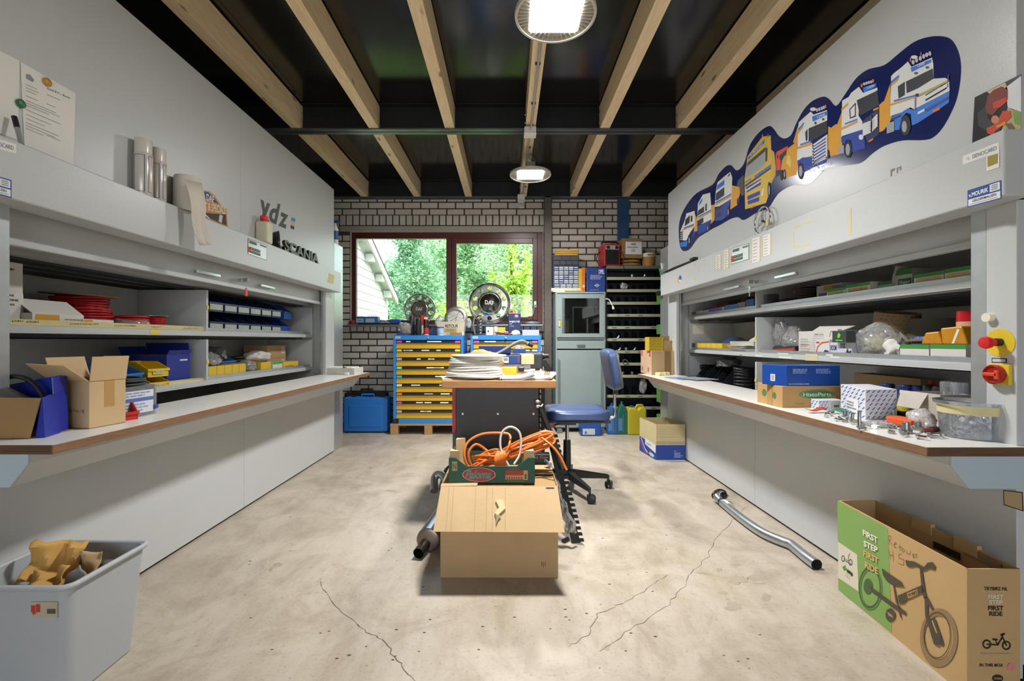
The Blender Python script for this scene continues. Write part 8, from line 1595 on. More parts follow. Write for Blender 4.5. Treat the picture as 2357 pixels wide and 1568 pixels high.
g2_, sz_ = rbox('glove_box', 'glove box lettered ROOM with glove pictures', 1910, 1961, 1.84, zr1, 0.1, 0.11, M('glove_lilac', 'cfd2dc', 0.5)); f = faces_of(*sz_)['l']; p = Print(f); p.text('ROOM', 0.04, 0.55, 0.32, 0.85, '2a3a7c', 1, 0.02).text('OOS', 0.48, 0.7, 0.72, 0.95, '1d2440', 1, 0.02).poly([(0.7, 0.0), (0.75, 0.45), (0.82, 0.7), (0.88, 0.5), (0.98, 0.6), (0.98, 0.0)], '20264a', 1); p.o('print', g2_)
crumple('mask_bag', 'large clear bag with an olive dust mask inside, middle right shelf', (1.9, ry(2006, 1.88), zr1 + 0.02), (0.06, 0.13, 0.1), POLY, 'bag', 46, 0.25); crumple('dust_mask', 'olive green dust mask inside the large clear bag', (1.9, ry(2006, 1.88), zr1 + 0.03), (0.035, 0.075, 0.06), M('mask_olive', '8f8d50', 0.7), 'mask', 47, 0.1)
ro_ = thing('abrasive_roll', 'brown roll of abrasive paper with printed back standing askew', 'roll', (2.03, ry(2043, 2.03), zr1 + 0.02)); RM = M('abrasive_back', '9a8463', 0.8, 0, 0.05, 10)
b = MB(); X = rot(10, 'X'); b.lathe([(0.095, 0.02), (0.095, 0.24), (0.08, 0.24), (0.08, 0.02), (0.095, 0.02)], (0, -0.02, 0), 32, X=X, cap=False); b.o('roll', RM, ro_, smooth=40)
b = MB()
for i in range(10):
 for k in range(9):
  a = R(150 + k * 14 + i * 5); z = 0.04 + i * 0.021; cpt = Vector((0.0957 * math.cos(a), 0.0957 * math.sin(a), z)); tt = Vector((-math.sin(a), math.cos(a), -0.25)) * 0.005; u_ = Vector((0, 0, 0.0012)); b.poly([Vector((0, -0.02, 0)) + X @ q for q in (cpt - tt - u_, cpt + tt - u_, cpt + tt + u_, cpt - tt + u_)])
b.o('back_print', ink('4a3d2a'), ro_, kind='stuff'); MB().lathe([(0.1, 0.0), (0.1, 0.03), (0.097, 0.03)], seg=32).o('base_ring', BLACK, ro_)
rl2 = thing('grey_roll', 'wide grey abrasive roll standing at the back of the shelf', 'roll', (2.130, ry(2136, 2.130), zr1)); MB().lathe([(0.125, 0), (0.118, 0.22), (0.1, 0.22), (0.1, 0.0)], seg=36, cap=False).o('roll', M('roll_grey', '7b7a6e', 0.7), rl2, smooth=40)
crumple('white_rag', 'white paper rag beside the mask bag', (1.9, ry(2053, 1.9), zr1 + 0.02), (0.035, 0.05, 0.06), PAPER, 'rag', 48, 0.3); crumple('white_rag', 'grey cloth rag next to the white one', (1.99, ry(2066, 1.99), zr1), (0.045, 0.06, 0.085), M('rag_grey', 'a9a9a3', 0.9), 'rag', 49, 0.3)
gbox('green and white carton on the middle shelf, farther of two', 2071, 2139, 0.092, None, 1.84, zr1); gbox('green and white carton on the middle shelf, nearer of two', 2141, 2224, 0.095, None, 1.84, zr1)
bs = thing('wooden_brush', 'long wooden-backed brush lying across the green and white cartons', 'brush', (1.91, 2.03, zr1 + 0.096)); MB().prism([(-0.12, 0.008), (-0.06, 0.026), (0.1, 0.024), (0.16, 0.008), (0.1, 0.01), (-0.05, 0.012)], 'x', -0.02, 0.03).o('back', M('brush_wood', '8a6f50', 0.7), bs, bevel=0.003)
yb_ = thing('sanding_block', 'amber transparent block with a white stripe on the near right shelf', 'block', (1.870, ry(2212, 1.870), zr1 + 0.0955)); AM = M('amber', 'c98a1e', 0.3, 0, 0.12, 40)
MB().prism([(-0.055, 0), (0.05, 0), (0.06, 0.068), (-0.03, 0.075)], 'x', -0.03, 0.05).o('block', AM, yb_, bevel=0.006); Print(Fr((-0.0302, 0.05, 0), (0, -0.1, 0), (0, 0, 0.07))).poly([(0.42, 0.05), (0.52, 0.05), (0.75, 0.85), (0.65, 0.9)], 'e9e8e2').o('white_stripe', yb_)
MB().prism([(-0.05, 0), (0.05, 0), (0.03, 0.05), (-0.03, 0.055)], 'x', -0.03, 0.05).o('second_wedge', AM, yb_, bevel=0.006).location = (0, 0.1, 0)
rt = thing('red_tape_roll', 'red tin with cream band on the near right shelf', 'tin', (1.950, ry(2235, 1.950), zr1 + 0.0955)); MB().cyl((0, 0, 0), (0, 0, 0.14), 0.045, seg=28).o('body', M('tin_red', 'c8141f', 0.3), rt, smooth=40); MB().lathe([(0.0455, 0.06), (0.0455, 0.095)], seg=28, cap=False).o('band', M('tin_cream', 'd8b493', 0.5), rt, smooth=60)
for k, (px, lb) in enumerate(((2122, 'blue sanding pad on the cartons, middle right shelf'), (2135, 'blue cup beside the sanding pad'))): MB().lathe([(0.04, 0), (0.042, 0.015), (0.03, 0.035), (0, 0.036)], seg=22).o('sanding_pad', BLUEB if k == 0 else M('pad_bright', '2a57c0', 0.4), label=lb, cat='pad', smooth=40).location = (1.980, ry(px, 1.980), zr1 + 0.0955)
# ---- lower shelf, near compartment
CN = M('can_navy', '1c2c62', 0.35); CK = M('can_blk', '232528', 0.3); YS = M('can_yellowband', 'd8bf2a', 0.4)
bxb, sz_ = rbox('brown_carton', 'open brown carton behind the spray cans on the lower right shelf', 1965, 2120, 2.11, zr0, 0.24, 0.12, CARD, 'box', True)
def rcan(label, px, X, r_, h_, m, cap, bands=(), noz=None): return can('spray_can', label, (X, ry(px, X), zr0), r_, h_, m, cap, 'spray can', 'cans on lower right shelf', bands, noz)
rcan('spray can with blue trigger top and yellow label', 2003, 1.9, 0.033, 0.19, M('can_wht', 'dadbd6', 0.3), BLUEB, [(0.4, 0.62, YS), (0.1, 0.3, BLUEB)])
rcan('navy capped spray can with yellow band beside the blue trigger can', 2042, 1.91, 0.034, 0.22, CN, CN, [(0.45, 0.58, YS)])
rcan('navy capped spray can next to the white open box', 2084, 1.9, 0.035, 0.225, CK, CN, [(0.5, 0.62, YS), (0.25, 0.4, YS)]); rcan('black and yellow spray can behind the striped box', 2078, 1.84, 0.034, 0.185, YS, CN, [(0.35, 0.6, CK), (0.05, 0.15, CK)])
rcan('navy spray can at the back of the lower right shelf', 2118, 1.93, 0.035, 0.225, CN, CN); rcan('dark spray can with red nozzle at the back', 2145, 1.93, 0.034, 0.235, CK, None, [(0.6, 0.7, REDB)], REDB); rcan('dark spray can with red nozzle nearer the post', 2168, 1.92, 0.034, 0.235, CK, None, (), REDB)
tr2 = thing('trigger_straw', 'thin blue spray straw sticking out over the brown carton', 'straw', (1.950, ry(1985, 1.950), zr0 + 0.18)); MB().tube([(0, -0.05, 0.004), (0, 0.07, 0.002)], 0.0025, 6).o('straw', M('straw_blue', '2a62e0', 0.4), tr2)
wo_, sz_ = rbox('white_carton', 'white open carton with orange and clear parts on the right worktop', 2098, 2165, 1.69, 0.7625, 0.125, 0.13, M('carton_whitegrey', 'b9b3a8', 0.7), 'box', True)
cap_ = MB().slab([(1.69, ry(2098, 1.740), 0.7625 + 0.125), (1.69, ry(2165, 1.740), 0.7625 + 0.125), (1.655, ry(2162, 1.740), 0.7625 + 0.06), (1.655, ry(2106, 1.740), 0.7625 + 0.06)], 0.003).o('front_lid', M('carton_whitegrey', 'b9b3a8', 0.7), wo_, True)
crumple('clear_cups', 'clear plastic cups spilling from the white open carton', (1.6, ry(2150, 1.650), 0.7625), (0.04, 0.05, 0.04), MATS['milky_bag'], 'cups', 51, 0.2); MB().box(-0.03, 0.03, -0.06, 0.06, 0, 0.03).o('orange_part', M('part_orange', 'd8521c', 0.5), label='orange plastic part before the white open carton', cat='part', bevel=0.008).location = (1.58, ry(2112, 1.630), 0.7625)
for k, (px, lb) in enumerate(((2188, 'clear capped printed tub by the post, farther'), (2212, 'clear capped printed tub by the post, nearer'))):
 can('printed_tub', lb, (1.810, ry(px, 1.810), zr0 + 0.0), 0.036, 0.27, M('tub_print', 'a9a5a0', 0.35, 0, 0.5, 40), CLEARP, 'tub', 'printed tubs')

# ---- on the right worktop
ZWR = 0.7625
def onw(px, py): return on_z(px, py, ZWR)
A_, B_, C_ = onw(1801, 939), onw(1942, 918), onw(1743, 925)     # front corner, far corners of the brown carton
def box4(nm, label, P0, P1, P3, h_, m, cat='box', z=None):
 t = thing(nm, label, cat, tuple((P1 + P3) / 2)); P2 = P1 + (P3 - P0); b = MB(); U_ = Vector((0, 0, h_))
 b.add([P0, P1, P2, P3, P0 + U_, P1 + U_, P2 + U_, P3 + U_], [(3, 2, 1, 0), (4, 5, 6, 7), (0, 1, 5, 4), (1, 2, 6, 5), (2, 3, 7, 6), (3, 0, 4, 7)]); b.o('body', m, t, True, bevel=0.0015); return t
hB = (939 - 890) / F * A_.y
E_ = Vector((A_.x + 0.33, A_.y + 0.03, ZWR)); L_ = onw(1743, 925)
cb3 = box4('brown_carton', 'brown carton with green oval print on the right worktop', Vector((A_.x, A_.y, ZWR)), E_, L_, hB, M('carton_tan', 'b8925c', 0.8, 0, 0.05, 8))
fF = Fr(Vector((A_.x, A_.y, ZWR)), E_ - Vector((A_.x, A_.y, ZWR)), (0, 0, hB)); fL = Fr(L_, Vector((A_.x, A_.y, ZWR)) - L_, (0, 0, hB))
Print(fF).ell(0.56, 0.62, 0.29, 0.22, '4a7a46').ring(0.56, 0.62, 0.27, 0.2, 0.97, 'b9cfa2', 1).text('HistoParts', 0.33, 0.52, 0.79, 0.7, 'c3d6b0', 2, 0.03).text('WWW.', 0.2, 0.14, 0.36, 0.22, '5d7a4a', 1).o('print', cb3, True)
Print(fL).ell(0.3, 0.55, 0.09, 0.18, '4a7a46').rect(0.42, 0.05, 0.62, 1.0, TAPE, 1).ell(0.7, 0.5, 0.07, 0.16, '4a7a46').o('print', cb3, True)
zb5 = ZWR + hB + 0.001; hB5 = 0.103
def lift5(v): return Vector((v.x, v.y, zb5))
c0 = on_z(1810, 889, zb5); c1 = Vector((c0.x + 0.285, c0.y + 0.02, zb5)); c3 = on_z(1754, 884, zb5)
bb5 = box4('blue_carton', 'blue spare parts carton stacked on the brown carton', c0, c1, c3, hB5, M('carton_blue5', '15479a', 0.35, 0, 0.04, 8))
fF = Fr(c0, c1 - c0, (0, 0, hB5)); fL = Fr(c3, c0 - c3, (0, 0, hB5)); Print(fF).lines(0.12, 0.6, 0.45, 0.85, 4, 'c3cfe6', 0, 0.35).lines(0.55, 0.6, 0.88, 0.85, 4, 'c3cfe6', 0, 0.35).text('Volvo Parts AB, Göteborg, Sweden', 0.04, 0.06, 0.42, 0.13, 'dfe6f2', 0, 0.02).o('print', bb5, True); Print(fL).rect(0.36, 0.2, 0.55, 0.55, 'dcdcd8').rect(0.4, 0.25, 0.51, 0.5, 'a9aaa8', 1).o('label', bb5, True)
# striped filter boxes
ST = M('box_stripe_white', 'd8dae2', 0.5)
def stripes(fr, nm, par, n=6, m=7):
 p = Print(fr)
 for i in range(n):
  for k in range(m):
   u = (i + 0.15) / n + (0.5 / n if k % 2 else 0); v = (k + 0.2) / m; du, dv = 0.62 / n, 0.62 / m
   q = [(u, v), (u + 0.42 * du, v), (u + 1.25 * du, v + dv), (u + 0.83 * du, v + dv)]
   if max(a for a, c in q) < 1: p.poly(q, '3f62a8')
 p.o(nm, par, True)
s0 = onw(1992, 966); s1_ = onw(2072, 964); s3 = onw(1935, 946); hS = (966 - 897) / F * s0.y; s1_ = Vector((s0.x + 0.145, s0.y + 0.012, ZWR))
sb5 = box4('striped_box', 'white box with blue diagonal print, larger, amid the bolts', s0, s1_, s3, hS, ST)
stripes(Fr(s0, s1_ - s0, (0, 0, hS)), 'stripe_print', sb5); stripes(Fr(s3, s0 - s3, (0, 0, hS)), 'stripe_print', sb5); Print(Fr(s3, s0 - s3, (0, 0, hS)), None, 0.0015).rect(0.25, 0.12, 0.75, 0.6, 'e2e3e6').lines(0.3, 0.2, 0.7, 0.5, 3, '8a8c92').o('label', sb5, True)
t0 = onw(1884, 943); t1 = Vector((t0.x + 0.132, t0.y + 0.012, ZWR)); t3 = onw(1862, 937)
sb6 = box4('striped_box', 'small white box with blue diagonal print and barcode', t0, t1, t3, 0.044, ST); stripes(Fr(t3, t0 - t3, (0, 0, 0.044)), 'stripe_print', sb6, 3, 3); stripes(Fr(t0, (t1 - t0) * 0.4, (0, 0, 0.044)), 'stripe_print', sb6, 3, 3); Print(Fr(t0, t1 - t0, (0, 0, 0.044))).rect(0.5, 0.15, 0.95, 0.8, 'c9c7c3').lines(0.6, 0.2, 0.9, 0.5, 1, '55565a', 1, 0.9).o('label', sb6, True)
# far end of the right worktop
f0 = onw(1500, 863.5); f1 = onw(1577, 858); f3 = onw(1475, 857.5); hF = (863.5 - 808) / F * f0.y
f1 = Vector((f0.x + 0.31, f0.y + 0.03, ZWR))
cb6 = box4('brown_carton', 'brown taped carton at the far end of the right worktop', f0, f1, f3, hF, CARD2)
Print(Fr(f0, f1 - f0, (0, 0, hF))).rect(0.42, 0.0, 0.64, 1.0, '8f6f47').o('tape', cb6, True); Print(Fr(f3, f0 - f3, (0, 0, hF))).rect(0, 0.0, 1.0, 1.0, 'cfae92').rect(0.05, 0.75, 0.18, 1, 'd0542c', 1).rect(0.78, 0.75, 0.92, 1, 'd0542c', 1).rect(0.1, 0.1, 0.22, 0.3, '9a7a58', 1).rect(0.65, 0.1, 0.78, 0.3, '9a7a58', 1).o('print', cb6, True)
yp = carton('patterned_carton', 'yellow patterned carton on top of the far brown carton', (f0.x + 0.055, f0.y + 0.1, ZWR + hF + 0.001), 6, (0.145, 0.1, 0.135), M('carton_lime', 'c3a92a', 0.5), 'box', True); p = Print(faces_of(0.145, 0.1, 0.135)['f'])
for i in range(5):
 for k in range(5): p.ring((i + 0.6 + (0.3 if k % 2 else 0)) / 5.8, (k + 0.5) / 5, 0.055, 0.05, 0.5, '8a7418', 0, 12)
p.o('print', yp)
oc5 = carton('small_carton', 'small brown carton with printed number on the far brown carton', (f0.x + 0.205, f0.y + 0.12, ZWR + hF + 0.001), 4, (0.14, 0.1, 0.1), CARD, 'box', True, {'b': (0.05, -15)}); Print(faces_of(0.14, 0.1, 0.1)['f']).text('5703 00', 0.5, 0.75, 0.95, 0.9, '3a2f1e').rect(0.3, 0.1, 0.9, 0.6, 'a3904a').o('print', oc5)
for k in range(4):
 q = onw(1513 + k * 13, 865 - k * 1.2); carton('bulb_carton', 'small yellow-white carton on the worktop before the far brown carton, ' + ('first', 'second', 'third', 'fourth')[k] + ' from the aisle', (q.x + 0.03, q.y + 0.02, ZWR), 8, (0.05, 0.09, 0.03 if k < 2 else 0.04), M('bulb_box', 'd8cf9a', 0.6, 0, 0.3, 30), 'box')
for k, (x_, y_, m) in enumerate(((1560, 872, M('mag_blue', '7f9ac4', 0.4, 0, 0.4, 20)), (1590, 874, M('mag_grey', '9a9fa6', 0.4, 0, 0.3, 20)), (1578, 868, M('mag_dark', '4a5866', 0.4, 0, 0.3, 20)))):
 q = onw(x_, y_); sheet('brochure', ('blue brochure lying on the far part of the right worktop', 'grey brochure overlapping the blue one', 'dark slim brochure on top of the pile')[k], (q.x + 0.06, q.y + 0.02, ZWR + 0.006 * k), 10 + 8 * k, 0.22 if k < 2 else 0.16, 0.28 if k < 2 else 0.09, 2, m)
# bolts, nuts and small parts
r = random.Random(21)
spots = [(1902, 962), (1915, 958), (1930, 966), (1945, 972), (1935, 958), (1960, 977), (1985, 985), (2000, 975), (2018, 978), (2030, 985), (2045, 990), (2060, 982), (2075, 1000), (2090, 1005), (2105, 990), (2120, 985), (2135, 995), (2150, 990), (2165, 1000), (2180, 985), (2110, 1010), (2140, 1008), (2170, 1008), (2190, 1000), (1908, 953), (1922, 970), (1952, 966), (1970, 972), (1992, 990), (2012, 988), (2036, 976), (2052, 998), (2068, 990), (2098, 996), (2128, 1004), (2155, 1004), (2176, 994)]
for k, (x_, y_) in enumerate(spots):
 q = onw(x_, y_); wh = 'before the small striped box' if x_ < 1965 else ('before the larger striped box' if x_ < 2070 else 'beside the clear bucket')
 if k % 4 == 3: nut('loose steel nut on the worktop ' + wh, (q.x, q.y, ZWR), r.uniform(0, 60), 0.011, 0.01, 'loose nuts ' + wh)
 else: hexbolt('loose steel bolt lying on the worktop ' + wh, (q.x, q.y, ZWR), r.uniform(0, 360), r.uniform(0.022, 0.045), r.uniform(0.0035, 0.006), CHROME if k % 3 else STEEL, group='loose bolts ' + wh)
for x_, y_, L, lb in ((1978, 985, 0.065, 'tall bolt standing on its head beside the striped box'), (1944, 962, 0.03, 'short upright bolt beside the green scrap'), (1951, 963, 0.032, 'short upright bolt second from the green scrap'), (1962, 970, 0.035, 'upright bolt among lying ones near the tall bolt'), (2057, 968, 0.04, 'upright bolt at the corner of the striped box'), (2085, 997, 0.04, 'thick upright bolt nearest the clear tray'), (2112, 990, 0.03, 'thick upright bolt near the worktop tub')):
 q = onw(x_, y_); hexbolt(lb, (q.x, q.y, ZWR), 10, L, 0.006 if L > 0.05 or y_ < 972 else 0.011, upright=True)
q = onw(1940, 952); scrap('green_scrap', 'dark green plastic scrap among the bolts', (q.x, q.y, ZWR + 0.016), (0.09, 0.04), rot(20) @ Matrix.Diagonal((1, 1, 0.35, 1)), M('scrap_green', '2a7a5c', 0.5), 'scrap'); q = onw(1880, 950); scrap('red_scrap', 'rust red plastic scrap beside the small striped box', (q.x, q.y, ZWR + 0.014), (0.1, 0.03), rot(15) @ Matrix.Diagonal((1, 1, 0.3, 1)), M('scrap_red', 'b5432a', 0.5), 'scrap')
q = onw(2035, 985); crumple('clear_bag', 'flat clear bag under the bolts', (q.x, q.y + 0.03, ZWR), (0.06, 0.05, 0.012), POLY, 'bag', 53, 0.2); sc_ = thing('screwdriver', 'short screwdriver with red and black grip among the bolts', 'screwdriver', (onw(2145, 1000).x, onw(2145, 1000).y, ZWR), 25); MB().cyl((-0.05, 0, 0.018), (0.0, 0, 0.016), 0.008, seg=12).o('grip', M('grip_red', '8a2a20', 0.4), sc_, smooth=40); MB().cyl((0.0, 0, 0.016), (0.03, 0, 0.016), 0.011, seg=12).o('collar', BLACK, sc_, smooth=40); MB().cyl((-0.05, 0, 0.018), (-0.08, 0, 0.012), 0.004, seg=8).o('blade', STEEL, sc_)
tub = thing('clear_bucket', 'clear plastic bucket of nuts and bolts at the near end of the right worktop', 'bucket', (on_z(2264, 1012, ZWR).x, on_z(2264, 1012, ZWR).y + 0.045, ZWR))
rr0 = 57 / F * tub.location.y; hb5 = (1010 - 930) / F * tub.location.y + 0.005
MB().lathe([(rr0 * 0.9, 0.0), (rr0, hb5 * 0.9), (rr0 * 1.12, hb5 * 0.92), (rr0 * 1.14, hb5), (rr0 * 1.03, hb5), (rr0 * 0.97, hb5 * 0.9), (rr0 * 0.87, 0.003), (0, 0.003)], seg=36).o('bucket', CLEARP, tub, smooth=40); MB().lathe([(rr0 * 0.985, hb5 * 0.66), (rr0 * 1.005, hb5 * 0.9)], seg=36, cap=False).o('tape_band', MASK, tub, smooth=60)
b = MB(); r = random.Random(3)
for k in range(110):
 a = r.uniform(0, 6.28); q = math.sqrt(r.random()) * rr0 * 0.72; X = Matrix.Translation((q * math.cos(a), q * math.sin(a), r.uniform(0.012, hb5 * 0.72))) @ rot(r.uniform(0, 360)) @ rot(r.uniform(0, 180), 'X')
 if k % 2: b.lathe([(0.004, -0.012), (0.004, 0.012)], seg=6, X=X, m=(DARKST, STEEL, CHROME)[k % 3])
 else: b.lathe([(0.009, -0.004), (0.009, 0.004), (0.005, 0.004), (0.005, -0.004), (0.009, -0.004)], seg=6, X=X, m=(M('bolt_blue', '4a5878', 0.3, 0.8), STEEL, WHITE)[k % 3], cap=False)
b.o('bolts_inside', None, tub, kind='stuff')

# ---- on and above the right hood
ZHR = 1.7605
wbl = thing('wiper_blades', 'black wiper blades and strips lying on the far end of the right hood', 'wiper', (1.585, 4.3, ZHR))
for k, (dx, m) in enumerate(((-0.03, BLACK), (0.0, DARKST), (0.03, M('strip_grey', '77746c', 0.5)))): MB().tube([(dx, -0.45, 0.012), (dx + 0.01, 0.0, 0.02 + 0.01 * k), (dx - 0.005, 0.22, 0.014)], [0.008, 0.012, 0.006], 8).o('blade', m, wbl, smooth=40)
MB().box(-0.02, 0.02, -0.46, -0.38, 0.02, 0.045).o('clip', BLACK, wbl)
# star emblem
em = thing('star_emblem', 'chrome three-pointed star in a ring leaning on the right upper panel', 'emblem', (1.605, ry(1755, 1.605), ZHR + 0.001))
rE = 0.092; cE = Vector((0, 0, rE)); XE = rot(-90, 'Y') @ Matrix()
tor = [(-0.004 + 0.02 * math.cos(0), rE * 0.95 * math.cos(a), rE + rE * 0.95 * math.sin(a)) for a in [2 * math.pi * k / 48 for k in range(48)]]
MB().tube([(0, y_, z_) for _, y_, z_ in tor], 0.0055, 10, True).o('ring', CHROME, em, smooth=60)
for a in (90, 210, 330):
 d = Vector((0, math.cos(R(a)), math.sin(R(a)))); n_ = Vector((0, -d.z, d.y)); c = cE
 MB().add([c + d * rE * 0.93, c + n_ * rE * 0.13, c - n_ * rE * 0.13, c + Vector((-0.014, 0, 0)), c + Vector((0.01, 0, 0))], [(0, 1, 3), (0, 3, 2), (0, 4, 1), (0, 2, 4)]).o('star_arm', CHROME, em)
MB().box(-0.006, 0.004, -0.045, -0.07, rE * 0.5, rE * 0.5 + 0.04, X=rot(0)).o('tape_bit', MASK, em)

# ---- truck mural and photo print on the upper panel
mu = thing('truck_mural', 'long dark blue cut-out mural of tow trucks on the right upper panel', 'mural', (1.631, 2.7, 1.55))
out = [(125, 1410), (128, 1310), (165, 1215), (240, 1120), (350, 1060), (390, 990), (440, 938), (475, 932), (513, 966), (560, 918), (600, 795), (660, 712), (725, 669), (760, 690), (790, 732), (830, 752), (875, 728), (910, 650), (960, 560), (1020, 500), (1090, 472), (1130, 490), (1178, 533), (1240, 450), (1310, 350), (1390, 290), (1500, 260), (1600, 180), (1700, 105), (1800, 72), (1890, 69), (1950, 95), (1992, 170), (2010, 270), (2000, 400), (1970, 520), (1900, 660), (1830, 740), (1760, 762), (1620, 765), (1500, 800), (1420, 850), (1340, 914), (1230, 932), (1110, 952), (1060, 1000), (1010, 1048), (950, 1065), (880, 1065), (800, 1110), (760, 1160), (720, 1218), (640, 1250), (560, 1297), (520, 1278), (470, 1290), (400, 1330), (350, 1355), (300, 1385), (250, 1420), (200, 1488), (160, 1505), (135, 1480)]
sm = [(v.x, v.y) for v in spline([(a, c, 0) for a, c in out], 4, True)]
qv = [ufr.px(1520 + a / 2.904, 60 + c / 2.904) + ufr.n * 0.0003 for a, c in sm]; N = len(qv)
b = MB(); b.add(qv + [q + ufr.n * 0.0012 for q in qv], [list(range(N, 2 * N))] + [(i, (i + 1) % N, N + (i + 1) % N, N + i) for i in range(N)]); b.o('backing', M('mural_navy', '16245c', 0.16, 0, 0.12, 3), mu, True)
FRM = Fr(ufr.o + ufr.n * 0.0016, ufr.u, ufr.v)
cA, cB, cC = (1540, 260, 4.75), (1770, 180, 5.6), (1990, 70, 5.6)
WHT, CRY, SKB, DKB, GLS, WHL, ORG = 'd9dbda', 'd69a2c', '2f74d0', '1f3f9c', '2b2f38', '1b1c20', 'd8702a'
def truck(crop, polys, ells=(), lines=(), texts=(), nm='truck_print'):
 p = Print(FRM, crop, 0.00025)
 for i, (m, pts) in enumerate(polys): p.poly(pts, m, i * 0.5)
 L = len(polys) * 0.5 + 1
 for (a, c, ra, rb, m) in ells: p.ell(a, c, ra, rb, m, L); L += 0.3
 for (pts, wd, m) in lines: p.line(pts, wd, m, L)
 for (tx, quad, m) in texts: p.text(tx, 0, 0, 0, 0, m, L + 1, 0.02, quad=quad)
 p.o(nm, mu, True)
truck(cA, [(CRY, [(270, 1330), (280, 1100), (310, 1160), (310, 1290)]), (WHT, [(122, 1395), (125, 1290), (170, 1180), (190, 1100), (280, 1070), (285, 1230), (230, 1310), (190, 1395)]), (GLS, [(170, 1240), (180, 1165), (230, 1115), (225, 1200)]), (GLS, [(236, 1195), (238, 1130), (258, 1120), (256, 1185)]), (SKB, [(118, 1420), (205, 1400), (195, 1460), (130, 1466)]), (DKB, [(240, 1390), (270, 1300), (310, 1290), (240, 1380)]), (SKB, [(160, 1255), (275, 1210), (275, 1225), (160, 1268)]), (CRY, [(140, 1275), (275, 1226), (275, 1240), (140, 1290)])], [(220, 1390, 15, 58, WHL), (222, 1395, 7, 32, '9aa0a8')], [([(122, 1310 + k * 22), (150, 1302 + k * 22)], 0.012, '2b2f38') for k in range(5)])
truck(cA, [(CRY, [(458, 1215), (455, 1010), (500, 1000), (498, 1170)]), (WHT, [(308, 1200), (316, 990), (368, 895), (450, 872), (470, 1165), (385, 1220)]), (SKB, [(330, 985), (365, 930), (366, 960), (330, 1015)]), (GLS, [(310, 1125), (322, 1065), (384, 1020), (384, 1085)]), (GLS, [(395, 1075), (398, 1000), (415, 985), (414, 1065)]), (DKB, [(308, 1240), (462, 1165), (452, 1250), (410, 1290), (320, 1330)]), (CRY, [(320, 1150), (462, 1070), (462, 1085), (320, 1168)]), (SKB, [(320, 1130), (462, 1055), (462, 1068), (320, 1146)])], [(423, 1260, 10, 45, WHL), (446, 1230, 9, 40, WHL), (424, 1262, 5, 24, '9aa0a8')], [([(312, 1185 + k * 14), (375, 1150 + k * 14)], 0.01, '2b2f38') for k in range(4)])
truck(cA, [('3b4252', [(740, 800), (750, 740), (815, 680), (822, 900), (792, 905)]), (CRY, [(668, 1060), (685, 790), (770, 812), (776, 880), (748, 1005)]), (WHT, [(500, 1030), (510, 870), (530, 760), (610, 690), (670, 645), (692, 705), (682, 960), (600, 1010)]), (GLS, [(642, 690), (664, 655), (668, 680), (645, 700)]), (SKB, [(520, 845), (530, 790), (606, 728), (606, 785)]), (GLS, [(508, 960), (515, 880), (605, 810), (605, 900), (530, 955)]), (DKB, [(503, 1050), (680, 940), (664, 1000), (632, 1130), (580, 1172), (505, 1182)]), (GLS, [(505, 1060), (578, 1000), (578, 1040), (510, 1080)]), (GLS, [(515, 1110), (565, 1080), (570, 1125), (520, 1150)]), (SKB, [(510, 975), (680, 880), (680, 895), (510, 992)]), (CRY, [(510, 994), (680, 898), (680, 915), (510, 1012)])], [(648, 1080, 12, 56, WHL), (650, 1085, 6, 32, '9aa0a8'), (752, 970, 8, 38, WHL), (768, 950, 7, 34, WHL)])
truck(cA, [('c9a44a', [(1100, 760), (1120, 400), (1150, 430), (1168, 600), (1162, 680), (1120, 770)]), ('d3b23e', [(832, 1055), (825, 720), (850, 560), (855, 480), (1020, 260), (1112, 245), (1122, 500), (1110, 700), (1088, 900), (1060, 985)]), ('4a4038', [(850, 590), (860, 540), (1058, 370), (1052, 420)]), ('9aa3a6', [(838, 715), (850, 590), (1052, 425), (1050, 560), (980, 625)]), (SKB, [(860, 490), (1045, 290), (1045, 330), (866, 515)]), (DKB, [(845, 812), (1005, 720), (1005, 785), (850, 872)]), (DKB, [(855, 912), (995, 850), (995, 895), (860, 955)]), (DKB, [(860, 965), (990, 915), (985, 965), (866, 1003)]), (SKB, [(832, 755), (900, 710), (900, 725), (832, 770)]), (SKB, [(935, 690), (1115, 560), (1115, 585), (935, 712)]), ('2a2f4c', [(832, 790), (1115, 590), (1115, 610), (832, 812)]), ('3a3a3e', [(1055, 540), (1058, 390), (1078, 375), (1074, 520)]), ('e8e6dc', [(1010, 900), (1030, 820), (1040, 830), (1028, 910)]), (ORG, [(895, 1030), (945, 1005), (945, 1025), (895, 1045)])], [(1096, 840, 15, 88, WHL), (1098, 845, 8, 52, '9aa0a8'), (1085, 245, 12, 14, '4a4a50'), (1025, 245, 6, 16, ORG)], [([(845, 850), (1005, 745)], 0.012, 'c9ccd0')], [("'t ZAND", ((890, 480), (1030, 345), (888, 462)), 'e2e6ea')])
truck(cB, [('d84a22', [(85, 1000), (100, 950), (240, 875), (245, 910), (150, 1050), (152, 1180), (98, 1192)]), (GLS, [(135, 1000), (230, 915), (225, 985), (140, 1060)]), ('2f2f36', [(95, 1280), (90, 1190), (150, 1180), (150, 1240)])], [(115, 1015, 10, 25, GLS)])
